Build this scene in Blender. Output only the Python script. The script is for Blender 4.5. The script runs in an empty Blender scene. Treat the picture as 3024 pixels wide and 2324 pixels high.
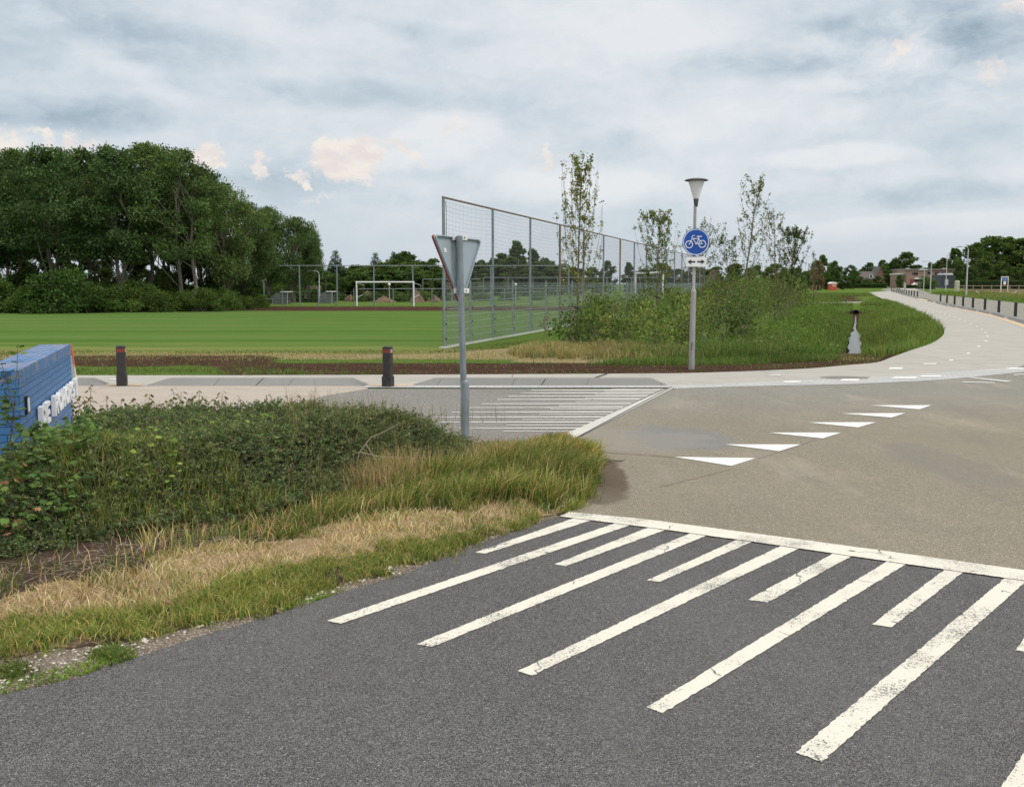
import bpy, bmesh, math, random
import numpy as np
from mathutils import Vector, Matrix
from mathutils.geometry import delaunay_2d_cdt
R = math.radians
random.seed(7)
scene = bpy.context.scene
COL = scene.collection

# ---------------------------------------------------------------- camera
F = 3028.0; CX = 1512.0; CY = 1162.0; CH = 1.75; HOR = 838.0      # photo pixels, eye height in metres
PITCH = math.atan((CY - HOR) / F)
cam = bpy.data.cameras.new('camera'); camo = bpy.data.objects.new('camera', cam); COL.objects.link(camo)
cam.sensor_width = 36; cam.lens = 36 * F / 3024; cam.clip_start = .05; cam.clip_end = 6000
camo.location = (0, 0, CH); camo.rotation_euler = (R(90) - PITCH, 0, 0)
scene.camera = camo
scene.render.resolution_x = 1024; scene.render.resolution_y = 786
scene.view_settings.view_transform = 'Standard'; scene.view_settings.look = 'None'
scene.view_settings.exposure = 0; scene.view_settings.gamma = 1

def ray(px, py):
    cx = (px - CX) / F; cy = (CY - py) / F; c, s = math.cos(PITCH), math.sin(PITCH)
    return cx, c + cy * s, -s + cy * c
def G(px, py, z=0.0):                      # where the sight line through a photo pixel meets height z
    x, y, w = ray(px, py); t = (z - CH) / w
    return (x * t, y * t, z)
def Q(px, py, Y):                          # point on that sight line at ground distance Y
    x, y, w = ray(px, py); t = Y / y
    return (x * t, Y, CH + w * t)
def proj(x, y, z=0.0):                     # world -> photo pixels (numpy)
    c, s = math.cos(PITCH), math.sin(PITCH); dz = z - CH
    d = y * c - dz * s; u = y * s + dz * c
    return CX + F * x / d, CY - F * u / d

# ---------------------------------------------------------------- node helpers
class NT:
    def __init__(s, tree): s.t = tree; s.n = tree.nodes; s.l = tree.links
    def new(s, typ, **kw):
        n = s.n.new(typ)
        for k, v in kw.items(): setattr(n, k, v)
        return n
    def link(s, a, b): s.l.new(a, b)
    def put(s, sock, v):
        if isinstance(v, bpy.types.NodeSocket): s.l.new(v, sock)
        else: sock.default_value = v
    def math(s, op, a, b=None, c=None, clamp=False):
        n = s.new('ShaderNodeMath', operation=op); n.use_clamp = clamp
        s.put(n.inputs[0], a)
        if b is not None: s.put(n.inputs[1], b)
        if c is not None: s.put(n.inputs[2], c)
        return n.outputs[0]
    def ss(s, v, a, b, to0=0., to1=1.):
        n = s.new('ShaderNodeMapRange', interpolation_type='SMOOTHSTEP')
        s.put(n.inputs[0], v); n.inputs[1].default_value = a; n.inputs[2].default_value = b
        n.inputs[3].default_value = to0; n.inputs[4].default_value = to1
        return n.outputs[0]
    def mix(s, f, a, b, mode='MIX'):
        n = s.new('ShaderNodeMix', data_type='RGBA', blend_type=mode)
        s.put(n.inputs[0], f)
        for i, v in ((6, a), (7, b)):
            if isinstance(v, tuple) and len(v) == 3: v = (*v, 1)
            s.put(n.inputs[i], v)
        return n.outputs[2]
    def noise(s, vec, scale, detail=4., rough=.55, w=0., dist=0.):
        n = s.new('ShaderNodeTexNoise'); n.inputs['Scale'].default_value = scale
        n.inputs['Detail'].default_value = detail; n.inputs['Roughness'].default_value = rough
        n.inputs['Distortion'].default_value = dist
        if vec is not None: s.link(vec, n.inputs['Vector'])
        return n.outputs['Fac']
    def mapv(s, vec, scale=(1, 1, 1), loc=(0, 0, 0), rot=(0, 0, 0)):
        n = s.new('ShaderNodeMapping'); n.inputs['Scale'].default_value = scale
        n.inputs['Location'].default_value = loc; n.inputs['Rotation'].default_value = rot
        s.link(vec, n.inputs['Vector']); return n.outputs[0]
    def ramp(s, f, stops):
        n = s.new('ShaderNodeValToRGB'); e = n.color_ramp.elements
        while len(e) < len(stops): e.new(.5)
        for k, (p, c) in enumerate(stops):
            e[k].position = p; e[k].color = (*c, 1) if len(c) == 3 else c
        s.put(n.inputs[0], f); return n.outputs[0]

def srgb(r, g, b):
    f = lambda c: (c / 255 / 12.92) if c / 255 <= .04045 else ((c / 255 + .055) / 1.055) ** 2.4
    return (f(r), f(g), f(b))

# ---------------------------------------------------------------- world: Nishita sky behind a layered cloud deck
SUN_EL, SUN_AZ = 48, 118      # azimuth measured from the view direction towards the right
w = bpy.data.worlds.new('World'); scene.world = w; w.use_nodes = True
N = NT(w.node_tree); N.n.clear()
out = N.new('ShaderNodeOutputWorld'); bg = N.new('ShaderNodeBackground'); N.link(bg.outputs[0], out.inputs[0])
sky = N.new('ShaderNodeTexSky', sky_type='NISHITA'); sky.sun_disc = False
sky.sun_elevation = R(SUN_EL); sky.sun_rotation = R(SUN_AZ)
tc = N.new('ShaderNodeTexCoord'); D = tc.outputs['Generated']
sep = N.new('ShaderNodeSeparateXYZ'); N.link(D, sep.inputs[0]); dx, dy, dz = sep.outputs
hyp = N.math('SQRT', N.math('ADD', N.math('MULTIPLY', dx, dx), N.math('MULTIPLY', dy, dy)))
az = N.math('ARCTAN2', dx, dy); el = N.math('ARCTAN2', dz, hyp)
cmb = N.new('ShaderNodeCombineXYZ'); N.link(az, cmb.inputs[0]); N.link(el, cmb.inputs[1]); AE = cmb.outputs[0]
# billowy warp of the lookup
wn = N.new('ShaderNodeTexNoise'); wn.inputs['Scale'].default_value = 9; wn.inputs['Detail'].default_value = 5; wn.inputs['Roughness'].default_value = .6
N.link(N.mapv(AE, (1, 2.0, 1)), wn.inputs['Vector'])
vm = N.new('ShaderNodeVectorMath', operation='SUBTRACT'); N.link(wn.outputs['Color'], vm.inputs[0]); vm.inputs[1].default_value = (.5, .5, .5)
vs = N.new('ShaderNodeVectorMath', operation='MULTIPLY'); N.link(vm.outputs[0], vs.inputs[0]); vs.inputs[1].default_value = (.06, .022, 0)
va = N.new('ShaderNodeVectorMath', operation='ADD'); N.link(AE, va.inputs[0]); N.link(vs.outputs[0], va.inputs[1]); AW = va.outputs[0]
def blob(px, py, rx, ry, soft=.5, rot=0., vec=None):
    """soft cloud patch centred on a direction, sizes in photo pixels"""
    m = N.new('ShaderNodeMapping', vector_type='TEXTURE'); N.link(vec or AW, m.inputs['Vector'])
    m.inputs['Location'].default_value = (math.atan((px - CX) / F), math.atan((HOR - py) / F / math.hypot(1, (px - CX) / F)), 0)
    m.inputs['Rotation'].default_value = (0, 0, rot); m.inputs['Scale'].default_value = (rx / F, ry / F, 1)
    l = N.new('ShaderNodeVectorMath', operation='LENGTH'); N.link(m.outputs[0], l.inputs[0])
    return N.ss(l.outputs['Value'], 1.0, 1.0 - soft)
def vmax(lst):
    o = lst[0]
    for b in lst[1:]: o = N.math('MAXIMUM', o, b)
    return o
n_big = N.noise(N.mapv(AW, (1, 2.5, 1), (5.3, 2.4, 0), (0, 0, -.10)), 4.6, 7, .55)
n_mid = N.noise(N.mapv(AW, (1, 2.0, 1), (8.1, 2.4, 0), (0, 0, -.12)), 11, 8, .6)
n_fin = N.noise(N.mapv(AW, (1, 2.2, 1), (1.1, 7.4, 0)), 34, 8, .6)
val = N.math('ADD', N.math('MULTIPLY', n_big, .50), N.math('MULTIPLY', n_mid, .26))
val = N.math('ADD', N.math('ADD', val, .195), N.math('MULTIPLY', N.math('SUBTRACT', n_fin, .5), .07))
dmod = N.ss(n_mid, .34, .66, .35, 1.35)
dark = vmax([
    N.math('MULTIPLY', blob(190, 345, 520, 75, .95), 1.1), N.math('MULTIPLY', blob(360, 110, 620, 150, .95, -.16), .95),
    N.math('MULTIPLY', blob(900, 285, 700, 65, .95, -.02), .8), N.math('MULTIPLY', blob(2180, 205, 500, 66, .95, -.02), .95),
    N.math('MULTIPLY', blob(2480, 110, 330, 60, .9, -.05), .8), N.math('MULTIPLY', blob(2820, 110, 260, 130, .95, -.35), .85),
    N.math('MULTIPLY', blob(1270, 130, 230, 42, .95, -.18), .6), N.math('MULTIPLY', blob(2680, 590, 560, 60, .95, .02), .75),
    N.math('MULTIPLY', blob(1830, 430, 120, 60, .95), .45), N.math('MULTIPLY', blob(820, 500, 620, 190, .95), .62),
    N.math('MULTIPLY', blob(1060, 600, 80, 34, .95), .35), N.math('MULTIPLY', blob(1180, 520, 420, 70, .95), .42),
    N.math('MULTIPLY', blob(0, 170, 330, 120, .95), .55)])
lite = vmax([N.math('MULTIPLY', blob(1150, 470, 520, 150, .95), .45), 
    N.math('MULTIPLY', blob(1750, 110, 620, 170, .95), .8), N.math('MULTIPLY', blob(330, 190, 320, 60, .95, -.5), .6),
    N.math('MULTIPLY', blob(2250, 360, 620, 95, .95), .55), N.math('MULTIPLY', blob(1330, 410, 210, 90, .6), .75),
    N.math('MULTIPLY', blob(1230, 480, 260, 60, .7), .55), N.math('MULTIPLY', blob(1720, 560, 380, 85, .8), .8),
    N.math('MULTIPLY', blob(2450, 475, 260, 40, .5), .75), N.math('MULTIPLY', blob(2740, 670, 560, 40, .5, .04), .65),
    N.math('MULTIPLY', blob(620, 60, 300, 100, .9), .5), N.math('MULTIPLY', blob(2420, 270, 220, 30, .8), .5)])
# small jagged gaps
wn2 = N.new('ShaderNodeTexNoise'); wn2.inputs['Scale'].default_value = 26; wn2.inputs['Detail'].default_value = 8; wn2.inputs['Roughness'].default_value = .65
N.link(AE, wn2.inputs['Vector'])
vm2 = N.new('ShaderNodeVectorMath', operation='SUBTRACT'); N.link(wn2.outputs['Color'], vm2.inputs[0]); vm2.inputs[1].default_value = (.5, .5, .5)
vs2 = N.new('ShaderNodeVectorMath', operation='MULTIPLY'); N.link(vm2.outputs[0], vs2.inputs[0]); vs2.inputs[1].default_value = (.085, .075, 0)
va2 = N.new('ShaderNodeVectorMath', operation='ADD'); N.link(AE, va2.inputs[0]); N.link(vs2.outputs[0], va2.inputs[1]); AJ = va2.outputs[0]
peach = vmax([blob(1035, 470, 120, 85, .35, 0, AJ), blob(885, 515, 42, 26, .4, 0, AJ), blob(985, 420, 60, 40, .5, .3, AJ), blob(1190, 445, 95, 20, .7, -.3, AJ),
              blob(778, 505, 30, 42, .45, -.3, AJ), blob(625, 480, 62, 46, .45, -.3, AJ), blob(20, 440, 90, 48, .8, .1, AJ), blob(240, 430, 150, 22, .9, 0, AJ),
              N.math('MULTIPLY', blob(1610, 475, 34, 38, .7, .5, AJ), .8), N.math('MULTIPLY', blob(2640, 160, 90, 16, .9, .5, AJ), .9),
              N.math('MULTIPLY', blob(2990, 70, 90, 20, .9, 0, AJ), .9), N.math('MULTIPLY', blob(1360, 370, 60, 46, .9, 0, AJ), .5),
              N.math('MULTIPLY', blob(960, 570, 90, 14, .9, 0, AJ), .45), N.math('MULTIPLY', blob(2900, 250, 60, 22, .9, -.5, AJ), .7)])
rag = N.noise(N.mapv(AW, (1, 1.7, 1), (2.7, 9.1, 0)), 24, 8, .62)
val = N.math('ADD', val, N.math('MULTIPLY', N.math('MULTIPLY', N.math('SUBTRACT', rag, .5), .55), blob(2760, 140, 620, 210, .95)))
val = N.math('ADD', val, N.math('MULTIPLY', N.math('SUBTRACT', rag, .5), .30))
val = N.math('ADD', val, N.math('MULTIPLY', lite, .24)); val = N.math('SUBTRACT', val, N.math('MULTIPLY', N.math('MULTIPLY', dark, dmod), .31))
hz = N.ss(el, .0, .10)                    # towards the horizon clouds merge into one tone
val = N.math('ADD', N.math('MULTIPLY', N.math('SUBTRACT', val, .5), N.math('MULTIPLY_ADD', hz, .6, .4)), .5)
cc = N.ramp(val, [(.14, srgb(158, 175, 189)), (.32, srgb(181, 196, 208)), (.46, srgb(201, 213, 222)), (.58, srgb(219, 226, 232)), (.74, srgb(234, 237, 240))])
cc = N.mix(N.math('MULTIPLY', N.math('SUBTRACT', 1.0, hz), .55), cc, srgb(198, 209, 220))
pk = N.math('MULTIPLY', peach, N.ss(rag, .34, .52, .60, 1.0))
cc = N.mix(pk, cc, N.mix(N.ss(n_fin, .4, .6), srgb(236, 226, 222), srgb(246, 238, 230)))
skys = N.mix(1.0, sky.outputs[0], (.10, .10, .10), 'MULTIPLY')
cc = N.mix(.94, skys, cc)
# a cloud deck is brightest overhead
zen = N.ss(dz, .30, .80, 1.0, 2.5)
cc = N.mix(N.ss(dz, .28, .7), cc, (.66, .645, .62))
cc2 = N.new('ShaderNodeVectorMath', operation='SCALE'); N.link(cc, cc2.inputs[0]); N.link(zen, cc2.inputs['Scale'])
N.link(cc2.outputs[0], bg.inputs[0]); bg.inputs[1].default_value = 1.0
w.cycles.sampling_method = 'MANUAL'; w.cycles.sample_map_resolution = 512

sun = bpy.data.lights.new('sun', 'SUN'); suno = bpy.data.objects.new('sun', sun); COL.objects.link(suno)
sun.energy = 1.3; sun.angle = R(14); sun.color = (1, .95, .88)
sd = Vector((math.sin(R(SUN_AZ)) * math.cos(R(SUN_EL)), math.cos(R(SUN_AZ)) * math.cos(R(SUN_EL)), math.sin(R(SUN_EL))))
suno.rotation_euler = sd.to_track_quat('Z', 'Y').to_euler()

# ---------------------------------------------------------------- object helpers
def tag(o, label=None, cat=None, group=None, kind=None):
    if label: o['label'] = label
    if cat: o['category'] = cat
    if group: o['group'] = group
    if kind: o['kind'] = kind
    return o
def empty(name, loc=(0, 0, 0), rz=0., label=None, cat=None, group=None):
    o = bpy.data.objects.new(name, None); COL.objects.link(o); o.location = loc; o.rotation_euler = (0, 0, rz)
    o.empty_display_size = .1
    return tag(o, label, cat, group)
def link(name, me, mat=None, parent=None, smooth=False):
    if mat is not None: me.materials.append(mat)
    if smooth: me.polygons.foreach_set('use_smooth', [True] * len(me.polygons))
    o = bpy.data.objects.new(name, me); COL.objects.link(o); o.parent = parent
    return o
def kids(o): return [c for c in bpy.data.objects if c.parent == o]
def copy_tree(o, parent=None):
    c = o.copy(); COL.objects.link(c); c.parent = parent
    for ch in kids(o): copy_tree(ch, c)
    return c
class MB:
    def __init__(s): s.v = []; s.f = []
    def add(s, vs, fs):
        b = len(s.v); s.v += [tuple(v) for v in vs]; s.f += [tuple(i + b for i in f) for f in fs]; return s
    def box(s, c, d, rz=0., rx=0., ry=0.):
        m = Matrix.Translation(c) @ Matrix.Rotation(rz, 4, 'Z') @ Matrix.Rotation(ry, 4, 'Y') @ Matrix.Rotation(rx, 4, 'X')
        vs = [m @ Vector((sx * d[0] / 2, sy * d[1] / 2, sz * d[2] / 2)) for sz in (-1, 1) for sy in (-1, 1) for sx in (-1, 1)]
        return s.add(vs, [(0, 2, 3, 1), (4, 5, 7, 6), (0, 1, 5, 4), (2, 6, 7, 3), (0, 4, 6, 2), (1, 3, 7, 5)])
    def cham(s, c, d, b, rz=0.):
        """upright box with chamfered vertical edges and top"""
        w2, d2 = d[0] / 2, d[1] / 2
        def ring(wx, wy, bb, z): return [(wx - bb, -wy, z), (wx, -wy + bb, z), (wx, wy - bb, z), (wx - bb, wy, z), (-wx + bb, wy, z), (-wx, wy - bb, z), (-wx, -wy + bb, z), (-wx + bb, -wy, z)]
        rs = [ring(w2, d2, b, 0), ring(w2, d2, b, d[2] - b), ring(w2 - b, d2 - b, b * .6, d[2])]
        m = Matrix.Translation(c) @ Matrix.Rotation(rz, 4, 'Z')
        vs = [m @ Vector(p) for r in rs for p in r]; fs = [tuple(range(7, -1, -1)), tuple(range(16, 24))]
        for k in range(2):
            for i in range(8): j = (i + 1) % 8; fs.append((k * 8 + i, k * 8 + j, k * 8 + 8 + j, k * 8 + 8 + i))
        return s.add(vs, fs)
    def tube(s, pts, rad, n=8, cap=True):
        pts = [Vector(p) for p in pts]
        if not hasattr(rad, '__len__'): rad = [rad] * len(pts)
        vs = []
        for i, p in enumerate(pts):
            a = pts[min(i + 1, len(pts) - 1)] - pts[max(i - 1, 0)]; a.normalize()
            u = a.cross(Vector((0, 0, 1)) if abs(a.z) < .9 else Vector((1, 0, 0))).normalized(); v = a.cross(u)
            for k in range(n):
                t = 2 * math.pi * k / n; vs.append(p + (u * math.cos(t) + v * math.sin(t)) * rad[i])
        fs = [(i * n + k, i * n + (k + 1) % n, (i + 1) * n + (k + 1) % n, (i + 1) * n + k) for i in range(len(pts) - 1) for k in range(n)]
        if cap: fs += [tuple(range(n - 1, -1, -1)), tuple((len(pts) - 1) * n + k for k in range(n))]
        return s.add(vs, fs)
    def lathe(s, prof, n=24, c=(0, 0, 0)):
        vs = [(c[0] + r * math.cos(2 * math.pi * k / n), c[1] + r * math.sin(2 * math.pi * k / n), c[2] + z) for r, z in prof for k in range(n)]
        fs = [(i * n + k, i * n + (k + 1) % n, (i + 1) * n + (k + 1) % n, (i + 1) * n + k) for i in range(len(prof) - 1) for k in range(n)]
        fs += [tuple(range(n - 1, -1, -1)), tuple((len(prof) - 1) * n + k for k in range(n))]
        return s.add(vs, fs)
    def prism(s, poly, z0, z1):
        n = len(poly); vs = [(x, y, z0) for x, y in poly] + [(x, y, z1) for x, y in poly]
        return s.add(vs, [tuple(range(n - 1, -1, -1)), tuple(range(n, 2 * n))] + [(k, (k + 1) % n, n + (k + 1) % n, n + k) for k in range(n)])
    def extr(s, poly, d):
        """closed 3-D polygon pushed by vector d"""
        n = len(poly); vs = list(poly) + [tuple(Vector(p) + Vector(d)) for p in poly]
        return s.add(vs, [tuple(range(n - 1, -1, -1)), tuple(range(n, 2 * n))] + [(k, (k + 1) % n, n + (k + 1) % n, n + k) for k in range(n)])
    def build(s, name, mat, parent=None, smooth=False):
        me = bpy.data.meshes.new(name); me.from_pydata(s.v, [], s.f); me.update()
        bm = bmesh.new(); bm.from_mesh(me); bmesh.ops.recalc_face_normals(bm, faces=bm.faces); bm.to_mesh(me); bm.free()
        o = link(name, me, mat, parent)
        if smooth: me.shade_smooth(); me.set_sharp_from_angle(angle=R(40))
        return o
def npmesh(name, V, quads=None, tris=None, col=None):
    """big mesh straight from arrays; col = one colour per vertex (leaf and blade tints)"""
    me = bpy.data.meshes.new(name); V = np.asarray(V, np.float32); me.vertices.add(len(V)); me.vertices.foreach_set('co', V.ravel())
    q = np.zeros((0, 4), np.int32) if quads is None else np.asarray(quads, np.int32); t = np.zeros((0, 3), np.int32) if tris is None else np.asarray(tris, np.int32)
    li = np.concatenate([q.ravel(), t.ravel()]); me.loops.add(len(li)); me.loops.foreach_set('vertex_index', li)
    tot = np.concatenate([np.full(len(q), 4, np.int32), np.full(len(t), 3, np.int32)]); st = np.concatenate([[0], np.cumsum(tot)[:-1]]).astype(np.int32)
    me.polygons.add(len(tot)); me.polygons.foreach_set('loop_start', st); me.polygons.foreach_set('loop_total', tot)
    me.update(calc_edges=True); me.validate()
    if col is not None:
        a = me.color_attributes.new('Col', 'FLOAT_COLOR', 'POINT'); c = np.ones((len(V), 4), np.float32); c[:, :3] = col; a.data.foreach_set('color', c.ravel())
    return me
def sheet(name, pix, mat, z, extra=None, world=None):
    """flat ground sheet: outline given in photo pixels, laid on the ground at height z"""
    pts = [G(x, y, 0) for x, y in pix] if world is None else world
    n = len(pts); r = delaunay_2d_cdt([Vector((p[0], p[1])) for p in pts], [(i, (i + 1) % n) for i in range(n)], [], 1, 1e-5)
    me = bpy.data.meshes.new(name); me.from_pydata([(v.x, v.y, z) for v in r[0]], [], [tuple(f) for f in r[2]]); me.update()
    bm = bmesh.new(); bm.from_mesh(me)
    for f in bm.faces:
        f.normal_update()
        if f.normal.z < 0: f.normal_flip()
    bm.to_mesh(me); bm.free()
    return tag(link(name, me, mat), kind='structure')
def smooth_line(P_, k=4):
    """Catmull-Rom through photo pixels so that long edges curve"""
    o = []
    for i in range(len(P_) - 1):
        a, b_, c, d = P_[max(i - 1, 0)], P_[i], P_[i + 1], P_[min(i + 2, len(P_) - 1)]
        for j in range(k):
            t = j / k; o.append(tuple(.5 * (2 * b_[q] + (c[q] - a[q]) * t + (2 * a[q] - 5 * b_[q] + 4 * c[q] - d[q]) * t * t + (3 * b_[q] - a[q] - 3 * c[q] + d[q]) * t ** 3) for q in (0, 1)))
    return o + [P_[-1]]
def quads_sheet(name, ql, mat, z, rag=0.):
    mb = MB(); rj = random.Random(3)
    for q in ql:
        vs = [(*G(x, y)[:2], z) for x, y in q]
        if rag:
            o = []
            for a_, b_ in zip(vs, vs[1:] + vs[:1]):
                L = math.dist(a_, b_); k = max(1, int(L / .022)); nx, ny = (b_[1] - a_[1]) / L, (a_[0] - b_[0]) / L
                for j in range(k): t = j / k; e = rj.gauss(0, rag) * (j > 0); o.append((a_[0] + (b_[0] - a_[0]) * t + nx * e, a_[1] + (b_[1] - a_[1]) * t + ny * e, z))
            vs = o
        a = sum((vs[i][0] * vs[(i + 1) % len(vs)][1] - vs[(i + 1) % len(vs)][0] * vs[i][1]) for i in range(len(vs)))
        if a < 0: vs.reverse()
        mb.add(vs, [tuple(range(len(vs)))])
    me = bpy.data.meshes.new(name); me.from_pydata(mb.v, [], mb.f); me.update()
    return tag(link(name, me, mat), kind='structure')
rng = np.random.default_rng(11)
def vnoise(x, y, s, seed=0):
    """smooth value noise 0..1"""
    x = np.asarray(x) * s + 100.3; y = np.asarray(y) * s + 57.1; xi = np.floor(x).astype(int); yi = np.floor(y).astype(int); fx = x - xi; fy = y - yi
    fx = fx * fx * (3 - 2 * fx); fy = fy * fy * (3 - 2 * fy)
    h = lambda a, b: ((np.sin((a * 127.1 + b * 311.7 + seed * 74.7)) * 43758.5453) % 1.0)
    return (h(xi, yi) * (1 - fx) + h(xi + 1, yi) * fx) * (1 - fy) + (h(xi, yi + 1) * (1 - fx) + h(xi + 1, yi + 1) * fx) * fy
def inpoly(px, py, poly):
    ins = np.zeros(len(px), bool); n = len(poly)
    for i in range(n):
        x1, y1 = poly[i]; x2, y2 = poly[(i + 1) % n]
        c = ((y1 > py) != (y2 > py)) & (px < (x2 - x1) * (py - y1) / (y2 - y1 + 1e-12) + x1); ins ^= c
    return ins

# ---------------------------------------------------------------- materials
def newmat(name):
    m = bpy.data.materials.new(name); m.use_nodes = True; n = NT(m.node_tree); b = n.n['Principled BSDF']
    b.inputs['Roughness'].default_value = .8; b.inputs['Specular IOR Level'].default_value = .3
    return m, n, b
def bump(n, b, h, dist=.003, strength=1.):
    k = n.new('ShaderNodeBump'); k.inputs['Distance'].default_value = dist; k.inputs['Strength'].default_value = strength
    n.put(k.inputs['Height'], h); n.link(k.outputs[0], b.inputs['Normal'])
def obco(n): return n.new('ShaderNodeTexCoord').outputs['Object']
def plain(name, c, rough=.6, var=.15, scale=8., metal=0., bmp=0., streak=None, spec=.4):
    m, n, b = newmat(name); co = obco(n)
    if streak: co = n.mapv(co, streak)
    f = n.noise(co, scale, 6, .6)
    lo = tuple(x * (1 - var) for x in c); hi = tuple(min(1, x * (1 + var)) for x in c)
    n.link(n.ramp(f, [(.3, lo), (.7, hi)]), b.inputs['Base Color'])
    b.inputs['Roughness'].default_value = rough; b.inputs['Metallic'].default_value = metal; b.inputs['Specular IOR Level'].default_value = spec
    if bmp: bump(n, b, n.noise(obco(n), scale * 6, 4), bmp)
    return m
def leafmat(name, rough=.6, trans=.30, gain=1.25, spec=.10):
    m, n, b = newmat(name)
    a = n.new('ShaderNodeAttribute', attribute_name='Col').outputs['Color']
    oi = n.new('ShaderNodeObjectInfo').outputs['Random']
    c = n.mix(1., a, n.mix(oi, (gain * .74, gain * .82, gain * .82), (gain * 1.28, gain * 1.15, gain * 1.05)), 'MULTIPLY')
    n.link(c, b.inputs['Base Color']); b.inputs['Roughness'].default_value = rough; b.inputs['Specular IOR Level'].default_value = spec
    t = n.new('ShaderNodeBsdfTranslucent'); n.link(n.mix(1., c, (1.1, 1.25, .6), 'MULTIPLY'), t.inputs[0])
    mx = n.new('ShaderNodeMixShader'); mx.inputs[0].default_value = trans; n.link(b.outputs[0], mx.inputs[1]); n.link(t.outputs[0], mx.inputs[2])
    n.link(mx.outputs[0], n.n['Material Output'].inputs[0]); return m
def asphalt_nodes(n, co, base, contrast, stone=115., warm=0.):
    v = n.new('ShaderNodeTexVoronoi'); v.inputs['Scale'].default_value = stone; n.link(co, v.inputs['Vector'])
    sp = n.new('ShaderNodeSeparateColor'); n.link(v.outputs['Color'], sp.inputs[0])
    ve = n.new('ShaderNodeTexVoronoi', feature='DISTANCE_TO_EDGE'); ve.inputs['Scale'].default_value = stone; n.link(co, ve.inputs['Vector'])
    gap = n.ss(ve.outputs['Distance'], .02, .16)
    big = n.noise(co, .5, 5, .6); mid = n.noise(co, 9, 5, .6)
    lum = n.math('MULTIPLY_ADD', sp.outputs[0], contrast * 1.5, 1 - contrast * .75)
    lum = n.math('MULTIPLY', lum, n.math('MULTIPLY_ADD', gap, .72, .28))
    lum = n.math('MULTIPLY', lum, n.math('MULTIPLY_ADD', big, .35, .83)); lum = n.math('MULTIPLY', lum, n.math('MULTIPLY_ADD', mid, .28, .86))
    sc = n.new('ShaderNodeVectorMath', operation='SCALE'); sc.inputs[0].default_value = base; n.link(lum, sc.inputs['Scale'])
    spark = n.math('GREATER_THAN', sp.outputs[1], .99)
    c = n.mix(n.math('MULTIPLY', spark, .3), sc.outputs[0], tuple(min(1, x * 3.6) for x in base))
    return c, n.math('MULTIPLY', gap, n.math('MULTIPLY_ADD', sp.outputs[2], .6, .4))
def make_asphalt():
    m, n, b = newmat('dark_asphalt'); co = obco(n)
    c, h = asphalt_nodes(n, co, (.198, .194, .192), .50, 150)
    tr = n.noise(n.mapv(co, (1.1, .16, 1), rot=(0, 0, R(-62))), 1.0, 5, .6); c = n.mix(n.ss(tr, .45, .7, 0, .32), c, (.20, .195, .19)); dk = n.noise(n.mapv(co, (.9, .9, 1), (4, 7, 0)), .8, 7, .68); c = n.mix(n.ss(dk, .55, .75, 0, .35), c, (.075, .075, .08))
    fl_ = n.noise(n.mapv(co, (1, 1.4, 1)), 150, 3, .6); c = n.mix(n.ss(fl_, .42, .34, 0, .8), c, (.035, .035, .037))
    n.link(c, b.inputs['Base Color']); bump(n, b, h, .005, 1.); b.inputs['Roughness'].default_value = .85; b.inputs['Specular IOR Level'].default_value = .12
    return m
def make_brown():
    m, n, b = newmat('brown_asphalt'); co = obco(n)
    c, h = asphalt_nodes(n, co, (.31, .278, .215), .20, 130); b.inputs['Specular IOR Level'].default_value = .08
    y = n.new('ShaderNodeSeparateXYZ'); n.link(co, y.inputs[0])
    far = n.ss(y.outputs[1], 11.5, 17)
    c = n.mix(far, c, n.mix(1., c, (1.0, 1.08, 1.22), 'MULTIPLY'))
    # tyre tracks and dusty streaks running towards the crossing
    st = n.noise(n.mapv(co, (1.6, .22, 1), rot=(0, 0, R(-38))), 1.2, 5, .6)
    c = n.mix(n.ss(st, .50, .74, 0, .42), c, (.175, .165, .15))
    st2 = n.noise(n.mapv(co, (1, .3, 1), (9, 3, 0), (0, 0, R(70))), 1.0, 6, .65)
    c = n.mix(n.ss(st2, .52, .78, 0, .42), c, (.40, .355, .29))
    def patch(px, py, rx, ry, colr, amt):
        nonlocal c
        g = G(px, py); mp = n.new('ShaderNodeMapping', vector_type='TEXTURE'); n.link(co, mp.inputs['Vector'])
        mp.inputs['Location'].default_value = (g[0], g[1], 0); mp.inputs['Scale'].default_value = (rx, ry, 1)
        l = n.new('ShaderNodeVectorMath', operation='LENGTH'); n.link(mp.outputs[0], l.inputs[0])
        d = n.math('ADD', l.outputs['Value'], n.math('MULTIPLY', n.math('SUBTRACT', n.noise(co, 1.7, 6, .65), .5), 1.5))
        c = n.mix(n.ss(d, 1.1, .75, 0, amt), c, colr)
    patch(2000, 1295, .62, 1.0, (.17, .18, .19), .7)
    patch(1800, 1300, 1.2, 1.0, (.25, .235, .21), .5)
    patch(1790, 1400, .17, 1.0, (.10, .075, .055), .9)
    patch(1765, 1465, .22, .38, (.12, .10, .08), .8)
    patch(2790, 1370, .4, 1.3, (.17, .165, .15), .45)
    sc = n.new('ShaderNodeTexVoronoi'); sc.inputs['Scale'].default_value = 1.7; n.link(n.mapv(co, (1, 1.8, 1)), sc.inputs['Vector'])
    c = n.mix(n.math('MULTIPLY', n.math('LESS_THAN', sc.outputs['Distance'], .035), .45), c, (.08, .07, .06))
    n.link(c, b.inputs['Base Color']); bump(n, b, h, .002, .6); return m
def make_grey_road():
    m, n, b = newmat('grey_asphalt'); co = obco(n)
    c, h = asphalt_nodes(n, co, (.28, .27, .25), .3, 120); b.inputs['Specular IOR Level'].default_value = .08
    st = n.noise(n.mapv(co, (.15, 2.2, 1)), 1.5, 6, .6); c = n.mix(n.ss(st, .45, .7, 0, .35), c, (.19, .19, .19))
    n.link(c, b.inputs['Base Color']); return m
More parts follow.
